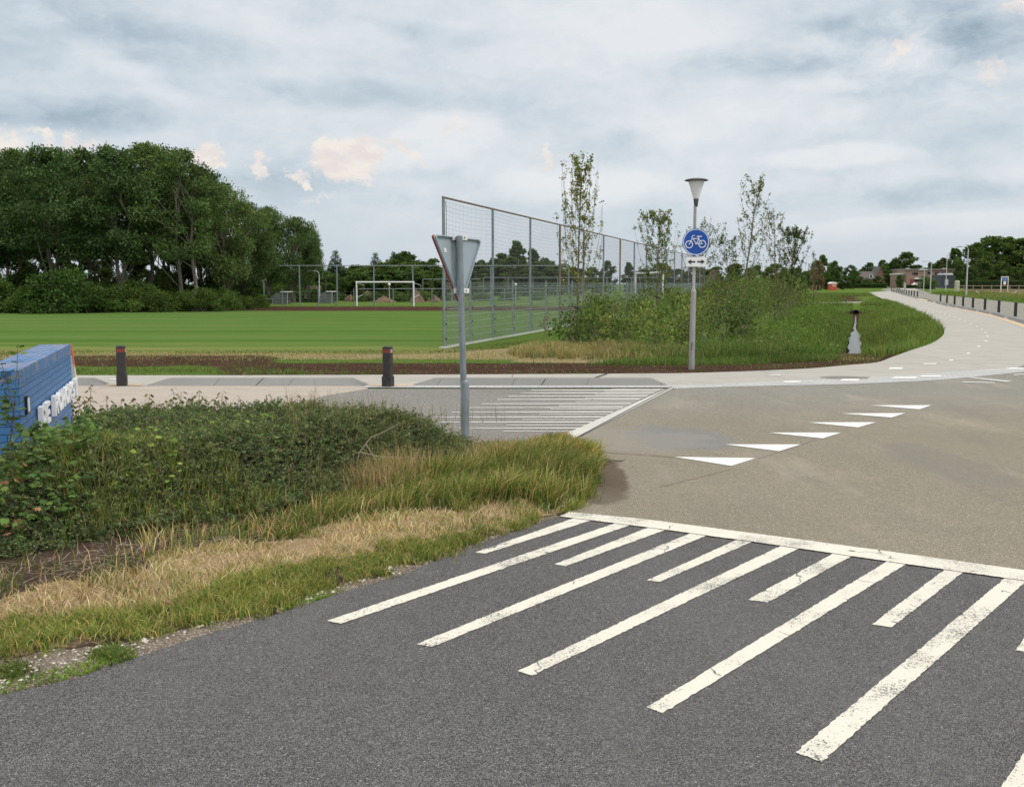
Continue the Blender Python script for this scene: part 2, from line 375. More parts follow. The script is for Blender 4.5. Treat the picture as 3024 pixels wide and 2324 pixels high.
def make_pink():
    m, n, b = newmat('dusty_pink_gravel'); co = obco(n); b.inputs['Specular IOR Level'].default_value = .05
    f = n.noise(n.mapv(co, (.4, 1.5, 1)), 3.5, 8, .7); v = n.noise(co, 40, 3, .6)
    c = n.ramp(f, [(.25, (.27, .23, .195)), (.5, (.375, .325, .28)), (.75, (.46, .41, .36))]); c = n.mix(.35, c, n.ramp(v, [(.3, (.24, .21, .18)), (.7, (.50, .46, .41))]))
    n.link(c, b.inputs['Base Color']); return m
def make_paint(worn=.5, col=(.62, .585, .50), under=(.14, .14, .145)):
    m, n, b = newmat('road_paint'); co = obco(n)
    f = n.noise(co, 55, 6, .75); g = n.noise(co, 1.5, 4, .6)
    vd = n.new('ShaderNodeTexVoronoi'); vd.inputs['Scale'].default_value = 120; n.link(co, vd.inputs['Vector'])
    f = n.math('ADD', n.math('MULTIPLY', f, .5), n.math('MULTIPLY', n.noise(co, 130, 3, .6), .5))
    d = n.math('ADD', f, n.math('MULTIPLY', n.math('SUBTRACT', g, .5), worn * .75)); d = n.math('ADD', d, n.math('MULTIPLY', n.math('SUBTRACT', vd.outputs['Distance'], .4), .14))
    hole = n.ss(d, .66 - worn * .09, .70 - worn * .09)
    wv = n.new('ShaderNodeTexNoise'); wv.inputs['Scale'].default_value = 9; wv.inputs['Detail'].default_value = 6; n.link(co, wv.inputs['Vector'])
    mixv = n.new('ShaderNodeVectorMath', operation='MULTIPLY_ADD'); n.link(wv.outputs['Color'], mixv.inputs[0]); mixv.inputs[1].default_value = (.22, .22, 0); n.link(co, mixv.inputs[2])
    ve = n.new('ShaderNodeTexVoronoi', feature='DISTANCE_TO_EDGE'); ve.inputs['Scale'].default_value = 1.6; n.link(mixv.outputs[0], ve.inputs['Vector'])
    crack = n.math('MULTIPLY', n.ss(ve.outputs['Distance'], .009, .004), n.ss(n.noise(co, 3.1, 3, .5), .50, .58))
    fac = n.math('MAXIMUM', hole, n.math('MULTIPLY', crack, min(1., worn * 1.6)))
    dirt = n.noise(co, 3, 6, .65)
    pc = n.mix(n.ss(dirt, .4, .8, 0, .35), col, tuple(x * .72 for x in col))
    n.link(n.mix(fac, pc, under), b.inputs['Base Color']); bump(n, b, n.math('SUBTRACT', 1., fac), .003, .8)
    b.inputs['Roughness'].default_value = .8; b.inputs['Specular IOR Level'].default_value = .15; return m
def make_concrete(name, c=(.50, .475, .43), slab=None):
    m, n, b = newmat(name); co = obco(n)
    f = n.noise(co, 1.1, 7, .65); g = n.noise(n.mapv(co, (3, .5, 1)), 20, 4, .6)
    col = n.ramp(f, [(.25, tuple(x * .80 for x in c)), (.5, c), (.75, tuple(x * 1.13 for x in c))])
    col = n.mix(.3, col, n.ramp(g, [(.3, tuple(x * .86 for x in c)), (.7, tuple(x * 1.1 for x in c))]))
    st = n.noise(n.mapv(co, (.08, 1.4, 1)), 1.0, 6, .6); col = n.mix(n.ss(st, .52, .72, 0, .45), col, tuple(x * y for x, y in zip(c, (.78, .74, .68))))
    if slab:
        s = n.new('ShaderNodeSeparateXYZ'); n.link(n.mapv(co, rot=(0, 0, R(slab[1]))), s.inputs[0])
        fr = n.math('FRACT', n.math('DIVIDE', s.outputs[0], slab[0])); ln = n.math('LESS_THAN', fr, .012 / slab[0] * 1.6)
        col = n.mix(n.math('MULTIPLY', ln, .6), col, (.12, .11, .10))
    n.link(col, b.inputs['Base Color']); bump(n, b, g, .002, .4); b.inputs['Roughness'].default_value = .9; b.inputs['Specular IOR Level'].default_value = .06; return m
def make_pavers():
    m, n, b = newmat('grey_pavers'); co = obco(n); b.inputs['Specular IOR Level'].default_value = .08
    br = n.new('ShaderNodeTexBrick'); br.inputs['Scale'].default_value = 1; n.link(n.mapv(co, rot=(0, 0, R(2))), br.inputs['Vector'])
    br.inputs['Brick Width'].default_value = .3; br.inputs['Row Height'].default_value = .15; br.inputs['Mortar Size'].default_value = .006
    br.inputs['Color1'].default_value = (.37, .38, .385, 1); br.inputs['Color2'].default_value = (.44, .445, .44, 1); br.inputs['Mortar'].default_value = (.24, .23, .22, 1)
    d = n.noise(co, 1.6, 6, .65)
    n.link(n.mix(n.ss(d, .45, .75, 0, .6), br.outputs['Color'], (.40, .37, .32)), b.inputs['Base Color']); return m
M = dict(asphalt=make_asphalt(), brown=make_brown(), grey=make_grey_road(), pink=make_pink(), paint=make_paint(.75, (.62, .595, .52)), paint_new=make_paint(.30, (.70, .70, .69), (.4, .38, .35)),
         paint_mid=make_paint(.6, (.56, .55, .52), (.25, .24, .23)), concrete=make_concrete('pale_concrete', (.365, .352, .322), slab=(5., 0.)), kerb=make_concrete('kerb_concrete', (.225, .225, .22), slab=(1.2, 20)),
         slab=make_concrete('slab_concrete', (.5, .49, .46)), sand=plain('yellow_sand', (.48, .37, .25), .95, .15, 6, bmp=.004), pavers=make_pavers(),
         galv=plain('galvanised_steel', (.25, .285, .31), .55, .25, 14, .55, streak=(1, 1, .3)), galv_rust=plain('rusty_steel', (.21, .16, .13), .75, .35, 9, .2, streak=(1, 1, .2)),
         white=plain('white_enamel', (.75, .76, .76), .4, .05), black=plain('black_enamel', (.015, .015, .017), .4), red=plain('red_enamel', (.42, .03, .03), .4, .1),
         blue=plain('sign_blue', (.012, .075, .36), .32, .08, 3), plateback=plain('sign_back_grey', (.34, .405, .45), .5, .08, 3, .0, streak=(1, 1, .4)),
         bollard=plain('bollard_plastic', (.032, .030, .030), .55, .35, 12, bmp=.002), bollard_red=plain('bollard_red_band', (.33, .05, .04), .5), post=plain('lamp_post_grey', (.34, .33, .32), .55, .16, 7, .3, streak=(3, 3, .5)),
         darkgrey=plain('dark_grey_metal', (.055, .057, .062), .5), lightgrey=plain('light_grey_metal', (.45, .46, .47), .5), bark=plain('grey_bark', (.135, .115, .09), .9, .35, 9, bmp=.01, streak=(1, 1, .25)),
         paleb=plain('pale_bark', (.17, .15, .125), .9, .3, 6, streak=(1, 1, .2)), wood=plain('weathered_wood', (.26, .20, .15), .85, .25, 8, streak=(3, 3, .3)), rubber=plain('black_rubber', (.012, .012, .012), .7),
         twig=plain('dry_twig', (.34, .28, .20), .9, .25, 20), pipe=plain('black_pipe', (.012, .012, .013), .5), pebble=plain('pale_pebble', (.5, .46, .4), .8, .3, 3))
LM = leafmat('leaf'); GM = leafmat('grass_blade', .6, .3)
# ================================================================= SETTING
W0 = np.array(G(2523, 1040, -.6)[:2]); W1 = np.array(G(2527, 927, -.6)[:2]); WD = (W1 - W0) / np.linalg.norm(W1 - W0); WL = np.linalg.norm(W1 - W0); WN = np.array([WD[1], -WD[0]])
def sstep(v, a, b): t = np.clip((v - a) / (b - a), 0, 1); return t * t * (3 - 2 * t)
def ground_h(x, y):
    rx, ry = x - W0[0], y - W0[1]; s = rx * WD[0] + ry * WD[1]; d = rx * WN[0] + ry * WN[1]
    wl = 2.7 + .5 * (vnoise(s, 0 * s, .3) - .5); wr = 1.8 + np.clip(s, 0, 60) * .025
    prof = np.where(d < 0, 1 - sstep(-d, .25, wl), 1 - sstep(d, .25, wr))
    e1 = np.clip((s + 10.0) / 6.0, 0, 1) * (1 - sstep(s, WL + 1, WL + 2.6)); e2 = sstep(s, WL + 16, WL + 20) * (1 - sstep(s, WL + 60, WL + 70))
    h = -.85 * prof * np.maximum(e1, e2 * .8)
    return h
def lin(a, b, st): return np.arange(a, b, st)
xs = np.unique(np.round(np.concatenate([-np.geomspace(30, 2500, 22)[::-1], lin(-30, 8, .4), lin(8, 34, .3), lin(34, 70, .8), np.geomspace(70, 2500, 20)]), 3))
ys = np.unique(np.round(np.concatenate([[-60, -25, -10], lin(-5, 17, .6), lin(17, 30, .22), lin(30, 60, .35), lin(60, 110, .6), np.geomspace(110, 3200, 34)]), 3))
XX, YY = np.meshgrid(xs, ys); gx, gy = XX.ravel(), YY.ravel(); gz = ground_h(gx, gy)
yy_ = np.maximum(gy, 1.5); ppx, ppy = proj(gx, yy_, 0 * gx)
def band(v, a, b, s): return sstep(v, a - s, a + s) * (1 - sstep(v, b - s, b + s))
nz = vnoise(gx, gy, .45, 1) * .6 + vnoise(gx, gy * 2.0, 1.3, 2) * .4
dirt = np.zeros_like(gx)
dirt = np.maximum(dirt, band(ppy, 1072 + 8 * (nz - .5), 1112, 4) * band(ppx, 640, 2330, 130) * (.75 + .6 * nz))
dirt = np.maximum(dirt, band(ppy, 1050, 1082 + 10 * (nz - .5), 5) * band(ppx, 150, 820, 60) * (.55 + .7 * nz))
dirt = np.maximum(dirt, band(ppy, 1038, 1092, 7) * band(ppx, 2270, 2680, 40) * (.5 + .7 * nz))
dirt = np.maximum(dirt, band(ppy, 1088, 1125, 5) * (ppx > 1500) * (.45 + .6 * nz))
dirt = np.maximum(dirt, band(ppy, 905.5, 918.5, 1.2) * band(ppx, 180, 1850, 60) * 1.1)
dirt = np.maximum(dirt, band(ppy, 866, 884, 3) * band(ppx, 2370, 2560, 15) * .9)
dirt = np.maximum(dirt, band(ppy, 1320, 2300, 60) * (ppx < 1900) * .8)
s_ = (gx - W0[0]) * WD[0] + (gy - W0[1]) * WD[1]; d_ = (gx - W0[0]) * WN[0] + (gy - W0[1]) * WN[1]
dirt = np.maximum(dirt, sstep(-gz, .25, .6) * (.6 + .7 * nz) * (s_ < WL + 70))
straw = band(ppy, 1030, 1062, 8) * (ppx < 1750) * (.45 + .7 * nz)
straw = np.maximum(straw, band(ppy, 1015, 1075, 12) * band(ppx, 1500, 1950, 60) * (.4 + .8 * nz))
straw = np.maximum(straw, band(ppy, 846, 880, 4) * band(ppx, 2820, 6000, 50) * (.4 + .6 * nz))
straw = np.maximum(straw, band(ppy, 868, 886, 4) * band(ppx, 2380, 2470, 10) * .9)
nxs, nys = len(xs), len(ys); idx = np.arange(nxs * nys).reshape(nys, nxs)
quads = np.stack([idx[:-1, :-1].ravel(), idx[:-1, 1:].ravel(), idx[1:, 1:].ravel(), idx[1:, :-1].ravel()], 1)
gme = npmesh('ground', np.stack([gx, gy, gz], 1), quads, col=np.stack([dirt, straw, 0 * gx], 1))
def make_ground():
    m, n, b = newmat('rough_ground'); co = obco(n)
    a = n.new('ShaderNodeSeparateColor'); at = n.new('ShaderNodeAttribute', attribute_name='Col'); n.link(at.outputs['Color'], a.inputs[0])
    f1 = n.noise(co, 1.2, 8, .68); f2 = n.noise(co, 14, 5, .65); f3 = n.noise(co, .12, 4, .5)
    g = n.ramp(f2, [(.3, (.045, .085, .02)), (.55, (.10, .165, .035)), (.75, (.19, .22, .07))])
    g = n.mix(n.ss(f3, .4, .6, 0, .5), g, n.ramp(f1, [(.3, (.06, .12, .025)), (.7, (.14, .18, .05))]))
    s = n.ramp(f2, [(.3, (.15, .125, .06)), (.5, (.26, .215, .115)), (.72, (.38, .31, .18))])
    d = n.ramp(n.math('ADD', n.math('MULTIPLY', f1, .5), n.math('MULTIPLY', f2, .5)), [(.3, (.032, .018, .013)), (.5, (.066, .039, .029)), (.7, (.12, .077, .058))])
    nn = n.math('MULTIPLY', n.math('SUBTRACT', n.math('ADD', n.math('MULTIPLY', f1, .6), n.math('MULTIPLY', f2, .4)), .5), 2.2)
    c = n.mix(n.ss(n.math('ADD', a.outputs[1], nn), .35, .65), g, s)
    c = n.mix(n.ss(n.math('ADD', a.outputs[0], n.math('MULTIPLY', nn, .7)), .35, .65), c, d)
    n.link(c, b.inputs['Base Color']); bump(n, b, n.math('ADD', f2, n.noise(co, 60, 3)), .03, .8); b.inputs['Roughness'].default_value = .95; b.inputs['Specular IOR Level'].default_value = 0
    return m
ground = tag(link('ground', gme, make_ground(), smooth=True), kind='structure')

def make_field():
    m, n, b = newmat('mown_turf'); co = obco(n)
    s = n.new('ShaderNodeSeparateXYZ'); n.link(co, s.inputs[0])
    bands = n.noise(n.mapv(co, (.012, .62, 1)), 1.0, 4, .6); fine = n.noise(n.mapv(co, (.05, 3.0, 1)), 1.0, 4, .6); gr = n.noise(co, 18, 4, .7); pa = n.noise(n.mapv(co, (.3, .8, 1)), .5, 6, .6)
    c = n.ramp(bands, [(.28, (.060, .118, .024)), (.46, (.075, .138, .032)), (.56, (.100, .165, .048)), (.70, (.128, .185, .066))])
    c = n.mix(n.math('MULTIPLY', n.ss(fine, .35, .75), .4), c, (.11, .185, .045)); c = n.mix(n.ss(pa, .45, .75, 0, .5), c, (.13, .165, .05)); c = n.mix(n.ss(n.noise(n.mapv(co, (.6, 1.5, 1), (3, 3, 0)), .9, 7, .7), .52, .7, 0, .45), c, (.055, .10, .022))
    c = n.mix(n.ss(gr, .3, .7, 0, .3), c, (.045, .09, .015))
    near = n.math('ADD', s.outputs[1], n.math('MULTIPLY', n.math('SUBTRACT', n.noise(n.mapv(co, (.2, 1.2, 1)), .7, 5, .6), .5), 7))
    c = n.mix(n.ss(near, 31, 26.5, 0, .5), c, (.20, .20, .07)); c = n.mix(n.ss(near, 27.3, 25.4, 0, .75), c, (.32, .25, .13))
    n.link(c, b.inputs['Base Color']); bump(n, b, gr, .02, .5); b.inputs['Roughness'].default_value = .9; b.inputs['Specular IOR Level'].default_value = 0; return m
FB = lambda k: (-1.84 + 8.7 / 7 * k, 27.9 + 30.1 / 7 * k)             # foot of fence post k
fY0 = G(600, 1048)[1]; fY1 = G(600, 918.5)[1]
kk = (fY1 - 27.9) / (30.1 / 7)
sheet('sports_field', None, make_field(), .006, world=[(-160, fY0 + 1.0), (-14, fY0 + .2), (-6, fY0), (FB(-.35)[0], fY0 + .3), (FB(kk)[0], fY1), (-160, fY1)])

# roads and paths -----------------------------------------------------------
EDGE = [(-700, 2200), (-200, 2115), (0, 2057), (214, 2009), (455, 1928), (616, 1875), (803, 1821), (1000, 1757), (1202, 1694), (1328, 1644), (1454, 1594), (1579, 1553), (1650, 1528), (1705, 1503), (1740, 1475), (1755, 1440), (1760, 1397), (1755, 1352), (1735, 1325), (1695, 1302), (1655, 1291)]
EDGE_S = smooth_line(EDGE[12:], 4)
g0 = G(-700, 2200); g1 = G(1650, 1528)
bar_up = [(1681, 1517), (1900, 1538), (2311, 1592), (2620, 1634), (3024, 1690), (3400, 1742), (4200, 1850)]
dark = [G(*p) for p in EDGE[:13]] + [G(*p) for p in [(1672, 1520)] + bar_up]
dark += [(16, G(4200, 1850)[1] - .3, 0), (16, -6, 0), (-9, -6, 0), (-6, 1.5, 0)]
sheet('asphalt_road', None, M['asphalt'], .008, world=dark)
GUT_LO = [(1990, 1150), (2100, 1146), (2300, 1141), (2499, 1137), (2730, 1127), (2863, 1117), (3024, 1100), (3400, 1072)]
GUT_UP = [(1990, 1140), (2100, 1137), (2300, 1128), (2450, 1122), (2631, 1113), (2797, 1100), (2962, 1089), (3024, 1085), (3400, 1060)]
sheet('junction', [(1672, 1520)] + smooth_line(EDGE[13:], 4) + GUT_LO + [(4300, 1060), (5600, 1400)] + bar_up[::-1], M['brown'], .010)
sheet('junction_gutter', GUT_UP + [(4300, 1040), (4300, 1060)] + GUT_LO[::-1], M['pavers'], .014)
sheet('side_road', [(1085, 1150), (1990, 1150), (1655, 1291), (1600, 1330), (560, 1345), (560, 1240), (640, 1225), (880, 1190), (960, 1170)], M['grey'], .010)
sheet('gravel_verge', [(-1400, 1141), (1095, 1141), (1085, 1150), (960, 1170), (880, 1190), (640, 1225), (560, 1240), (560, 1345), (-1800, 1345)], M['pink'], .009)
PATH_L = [(-1600, 1112), (0, 1110), (700, 1110), (1250, 1108), (1700, 1106), (2000, 1104), (2150, 1100), (2300, 1094), (2399, 1089), (2499, 1080), (2588, 1072), (2631, 1057), (2687, 1037), (2747, 1017), (2778, 998), (2788, 984), (2783, 970), (2770, 958), (2727, 931), (2664, 902), (2611, 885), (2585, 873), (2565, 864)]
PATH_R = [(2631, 859.0), (2660, 868.5), (2700, 879), (2763, 894), (2830, 910.5), (2896, 923), (2962, 938), (3024, 957), (3110, 985), (3300, 1030)]
PATH_L = PATH_L[:5] + smooth_line(PATH_L[5:]); PATH_R = smooth_line(PATH_R, 3)
sheet('bicycle_path', PATH_L + PATH_R + [(3450, 1050)] + GUT_UP[::-1] + [(1990, 1141), (-1600, 1141)], M['concrete'], .012)
SAND_I = [(2700, 880), (2763, 896.5), (2830, 914), (2896, 928), (2962, 947), (3024, 970), (3110, 1000), (3300, 1052)]
SAND_I = smooth_line(SAND_I, 3)
SAND_O = [(2700, 878), (2763, 891), (2830, 907), (2896, 919), (2962, 933), (3024, 950), (3110, 978), (3300, 1020)]
sheet('sand_strip', SAND_I + SAND_O[::-1], M['sand'], .018)
sheet('sand_patch', [(1083, 1137), (1222, 1137), (1216, 1142), (1090, 1142)], M['sand'], .018)
sheet('sand_patch', [(312, 1137), (420, 1137), (417, 1141), (318, 1141)], M['sand'], .018)
sheet('side_road_gutter', [(1076, 1141), (1990, 1140), (1990, 1147), (1500, 1148), (1076, 1147)], M['pavers'], .016)
ROAD2_N = [(2600, 856.0), (2640, 862), (2700, 875.5), (2763, 889), (2830, 903), (2896, 916), (2962, 930), (3024, 945), (3150, 978), (3500, 1062)]
ROAD2_F = [(2612, 852.5), (2680, 853), (2720, 858), (2763, 870), (2863, 880), (3024, 897), (3200, 920), (3700, 985)]
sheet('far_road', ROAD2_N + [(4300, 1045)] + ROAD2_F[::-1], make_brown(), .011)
sheet('branch_road', [(2700, 857.2), (2612, 853), (2668, 851.2), (2740, 849.5), (2830, 849.5), (2830, 851.2), (2770, 852.0), (2735, 854.5)], M['concrete'], .013)
sheet('cross_road', [(2380, 848.2), (2900, 848.2), (2900, 849.8), (2380, 850.0)], M['grey'], .015)
# water
wp = []
for s, wl_, wr_ in [(-4.2, .02, .10), (-3.7, .12, .10), (-3.0, .19, .12), (-2.2, .13, .20), (-.5, .23, .17), (1.5, .16, .25), (4, .26, .20), (7, .20, .27), (10, .27, .18), (13, .17, .26), (16, .22, .15), (18, .05, .10), (22, .10, .03), (30, .04, .06), (WL - 1, .04, .04)]:
    c = W0 + WD * s; wp.append((c - WN * wl_, c + WN * wr_))
m, n, b = newmat('ditch_water'); b.inputs['Base Color'].default_value = (.05, .045, .035, 1); b.inputs['Roughness'].default_value = .12; b.inputs['IOR'].default_value = 1.33; b.inputs['Specular IOR Level'].default_value = .4
bump(n, b, n.noise(obco(n), 7, 5, .7), .02, .9)
sheet('ditch_water', None, m, -.66, world=[(*a, 0) for a, _ in wp] + [(*b_, 0) for _, b_ in wp[::-1]])

# markings ------------------------------------------------------------------
stripes = [[(1695, 1534), (1745, 1541), (1433, 1639), (1403, 1636)], [(1821, 1548), (1858, 1556), (1006, 1848), (965, 1839)],
 [(1917, 1561), (1962, 1570), (1670, 1677), (1638, 1671)], [(2042, 1578), (2086, 1586), (1275, 1917), (1230, 1908)],
 [(2180, 1597), (2222, 1604), (1948, 1723), (1909, 1719)], [(2311, 1614), (2360, 1624), (1572, 2001), (1529, 1988)],
 [(2466, 1636), (2516, 1646), (2267, 1784), (2208, 1776)], [(2625, 1659), (2680, 1668), (1957, 2113), (1909, 2095)],
 [(2795, 1683), (2848, 1692), (2632, 1858), (2574, 1849)], [(2972, 1708), (3034, 1718), (2426, 2258), (2349, 2229)],
 [(3150, 1732), (3215, 1743), (3070, 1940), (2998, 1926)], [(3345, 1760), (3420, 1772), (2990, 2480), (2870, 2455)]]
quads_sheet('road_marking', stripes, M['paint'], .012, .0022)
quads_sheet('road_marking', [[(1681, 1517), (1900, 1538), (2311, 1592), (2620, 1634), (3024, 1690), (3400, 1742), (3400, 1778), (3024, 1721), (2620, 1664), (2311, 1618), (1900, 1561), (1652, 1530)]], M['paint'], .016, .0022)
teeth = [[(1991.5, 1353), (2231.6, 1357), (2159.7, 1380)], [(2140, 1316), (2365, 1316), (2301, 1336)], [(2269.7, 1281), (2483.6, 1281), (2429.6, 1298)],
 [(2385, 1250.5), (2586.5, 1250), (2533.5, 1265.4)], [(2483.6, 1223.8), (2672.8, 1223), (2632.7, 1236)], [(2571, 1199.6), (2750, 1199.6), (2715, 1211.5)]]
quads_sheet('give_way_marking', teeth, M['paint_new'], .015)
z2 = lambda x, y: (900 + x / 1.987, 1050 + y / 1.987)
hq = []
for ly, lx in zip([207, 223, 242, 262, 287, 310, 337, 366, 396, 432], [1330, 1265, 1195, 1130, 1040, 960, 865, 770, 770, 900]):
    hq.append([z2(lx, ly), z2(2120 - (ly - 192) * 2.12, ly - (2120 - (ly - 192) * 2.12 - lx) * .004), z2(2120 - (ly + 3.4 - 192) * 2.12, ly + 3.4), z2(lx, ly + 3.4)])
for ly, lx in zip([199, 214.5, 232, 252, 274, 299, 319, 349, 380, 413, 450], [1800, 1755, 1700, 1645, 1590, 1490, 1440, 1375, 1275, 1185, 1165]):
    hq.append([z2(lx, ly), z2(2120 - (ly - 192) * 2.12, ly), z2(2120 - (ly + 3.4 - 192) * 2.12, ly + 3.4), z2(lx, ly + 3.4)])
quads_sheet('side_road_marking', hq, M['paint_mid'], .015)
quads_sheet('asphalt_seam', [[(1770, 1333), (1860, 1338), (2000, 1350), (1990, 1354), (1860, 1345), (1775, 1340)], [(2238, 1356), (2410, 1299), (2414, 1300), (2244, 1358)], [(2165, 1388), (1960, 1440), (1940, 1443), (2160, 1386)]], plain('dusty_seam', (.19, .165, .13), .95), .013)
quads_sheet('paver_border', [[(1978, 1147), (1992, 1147), (1696, 1302), (1655, 1292)]], M['slab'], .018)
quads_sheet('tar_joint', [[z2(2150, 190), z2(2158, 190), z2(1590, 497), z2(1578, 497)], [(1736, 1124), (1745, 1124), (1797, 1106), (1790, 1106)]], M['rubber'], .021)
z5 = lambda x, y: (2300 + x / 3.02, 650 + y / 3.02)
dash = []
cl = [(1535, 1257, 26, 5), (1688, 1195, 20, 5), (1783, 1133, 18, 4.5), (1848, 1084, 17, 4), (1860, 1041, 15, 3.5), (1842, 1008, 14, 3), (1811, 979, 12, 2.6), (1765, 953, 11, 2.4), (1713, 929, 10, 2.2), (1660, 907, 10, 2),
      (1615, 886, 9, 1.8), (1570, 867, 8.5, 1.7), (1525, 852, 8, 1.6), (1481, 838, 8, 1.5), (1440, 825, 7, 1.4), (1405, 815, 7, 1.2), (1375, 806, 6, 1.2), (1340, 797, 6, 1.1), (1310, 788, 6, 1), (1280, 780, 5, 1), (1250, 771, 5, 1), (1222, 763, 5, 1)]
for x, y, a, h in cl: dash.append([z5(x - a, y + h), z5(x - a * .4, y - h), z5(x + a, y - h), z5(x + a * .5, y + h)])
for x0, x1, y0, y1 in [(540, 725, 1425, 1443), (1000, 1240, 1405, 1420), (1245, 1455, 1394, 1406), (30, 200, 1443, 1455), (975, 1110, 1322, 1337), (1280, 1410, 1285, 1293), (2010, 2400, 1324, 1336), (-90, 20, 1385, 1391)]:
    dash.append([z5(x0, y1), z5(x0 + (x1 - x0) * .15, y0), z5(x1, y0), z5(x1 - (x1 - x0) * .1, y1)])
dash += [[z5(1690, 1412), z5(1740, 1412), z5(2080, 1447), z5(2030, 1451)], [z5(1640, 1452), z5(1930, 1457), z5(1920, 1462), z5(1640, 1457)], [z5(2090, 1385), z5(2300, 1375), z5(2300, 1380), z5(2100, 1390)]]
dash += [[(1386, 1123.5), (1392, 1121.5), (1433, 1121.5), (1430, 1123.5)], [(1795, 1120.8), (1800, 1119), (1844, 1119), (1842, 1120.8)], [(321, 1123.5), (325, 1121.5), (345, 1121.5), (345, 1123.5)], [(656, 1125), (660, 1123), (692, 1123), (690, 1125)], [(1005, 1124), (1010, 1121), (1050, 1121), (1045, 1124)]]
quads_sheet('path_marking', dash, M['paint_new'], .019)
# dark drain patch on the path
mm = MB(); g = G(2498, 1117.5); mm.add([(g[0] + .44 * math.cos(t) * (1 + .12 * math.sin(5 * t)), g[1] + .30 * math.sin(t) * (1 + .1 * math.cos(3 * t)), .0172) for t in np.linspace(0, 2 * math.pi, 24, endpoint=False)], [tuple(range(24))])
tag(link('tar_patch', (lambda me: (me.from_pydata(mm.v, [], mm.f), me)[1])(bpy.data.meshes.new('tar_patch')), M['grey']), kind='structure')

# kerbs: sloped concrete units, one run per stretch -------------------------
def kerb_run(x0, x1, yl=1141.5, capl=True, capr=True, unit=1.95, h=.12, dep=.36):
    mb = MB(); a = G(x0, yl); b_ = G(x1, yl); L = b_[0] - a[0]; k = max(1, round(L / unit)); st = L / k
    for i in range(k):
        u0, u1 = a[0] + i * st + .008, a[0] + (i + 1) * st - .008; y = a[1]
        l = .30 if (capl and i == 0) else 0; r = .30 if (capr and i == k - 1) else 0; sk = .10
        vs = [(u0, y, 0), (u1, y, 0), (u1, y + dep, 0), (u0, y + dep, 0), (u0 + l * .9 + sk, y + .20, h), (u1 - r * .9 + (0 if r else sk), y + .20, h), (u1 - r + (0 if r else sk), y + dep, h), (u0 + l + sk, y + dep, h)]
        mb.add(vs, [(3, 2, 1, 0), (4, 5, 6, 7), (0, 1, 5, 4), (1, 2, 6, 5), (2, 3, 7, 6), (3, 0, 4, 7)])
    o = mb.build('kerb', M['kerb']); tag(o, kind='structure'); return o
kerb_run(-1500, 308, capl=False); kerb_run(419, 1086); kerb_run(1212, 1980)
def kerb_hump(p, q, h=.14, wd=.5):
    a = Vector(G(*p)); b_ = Vector(G(*q)); d = (b_ - a); L = d.length; d.normalize(); nn = Vector((-d.y, d.x, 0)); e = .45
    vs = []
    for t, w_, z in ((0, wd, 0), (e, wd, 0), (L - e, wd, 0), (L, wd, 0)): vs += [tuple(a + d * t + nn * w_ + Vector((0, 0, z))), tuple(a + d * t + Vector((0, 0, z)))]
    for t in (e, L - e): vs += [tuple(a + d * t + nn * (wd - .12) + Vector((0, 0, h))), tuple(a + d * t + nn * .12 + Vector((0, 0, h)))]
    return vs, [(0, 1, 9, 8), (3, 5, 11, 9), (4, 2, 8, 10), (8, 9, 11, 10), (1, 3, 9), (2, 0, 8), (5, 7, 11), (6, 4, 10), (10, 11, 7, 6)]
RB = [(2998, 938), (2949, 925.5), (2908, 917.5), (2872.5, 911.6), (2843.5, 906), (2818.5, 901.6), (2796, 896.7), (2777, 891.7)]
ext = [(3085, 961), (3060, 955)]
kb = MB(); pts = [(3120, 972)] + RB
for i in range(len(pts) - 1):
    p, q = pts[i], pts[i + 1]; kb.add(*kerb_hump((p[0] + (q[0] - p[0]) * .06, p[1] + 4 + (q[1] - p[1]) * .06), (q[0] + (p[0] - q[0]) * .04, q[1] + 3.2 + (p[1] - q[1]) * .04)))
kb.add(*kerb_hump((2770, 893), (2752, 889.5)))
tag(kb.build('kerb', M['kerb']), kind='structure')
kb = MB()
for p, q in [((2722, 882.5), (2706, 879)), ((2703, 878), (2688, 874.5)), ((2686, 874), (2668, 869)), ((2666, 868.4), (2652, 864.5)), ((2650, 864), (2634, 859.8))]: kb.add(*kerb_hump(p, q))
tag(kb.build('kerb', M['kerb']), kind='structure')
kr = MB(); kr.add(*kerb_hump((3400, 1064), (2996, 1088), .15, .8)); tag(kr.build('kerb', M['kerb']), kind='structure')
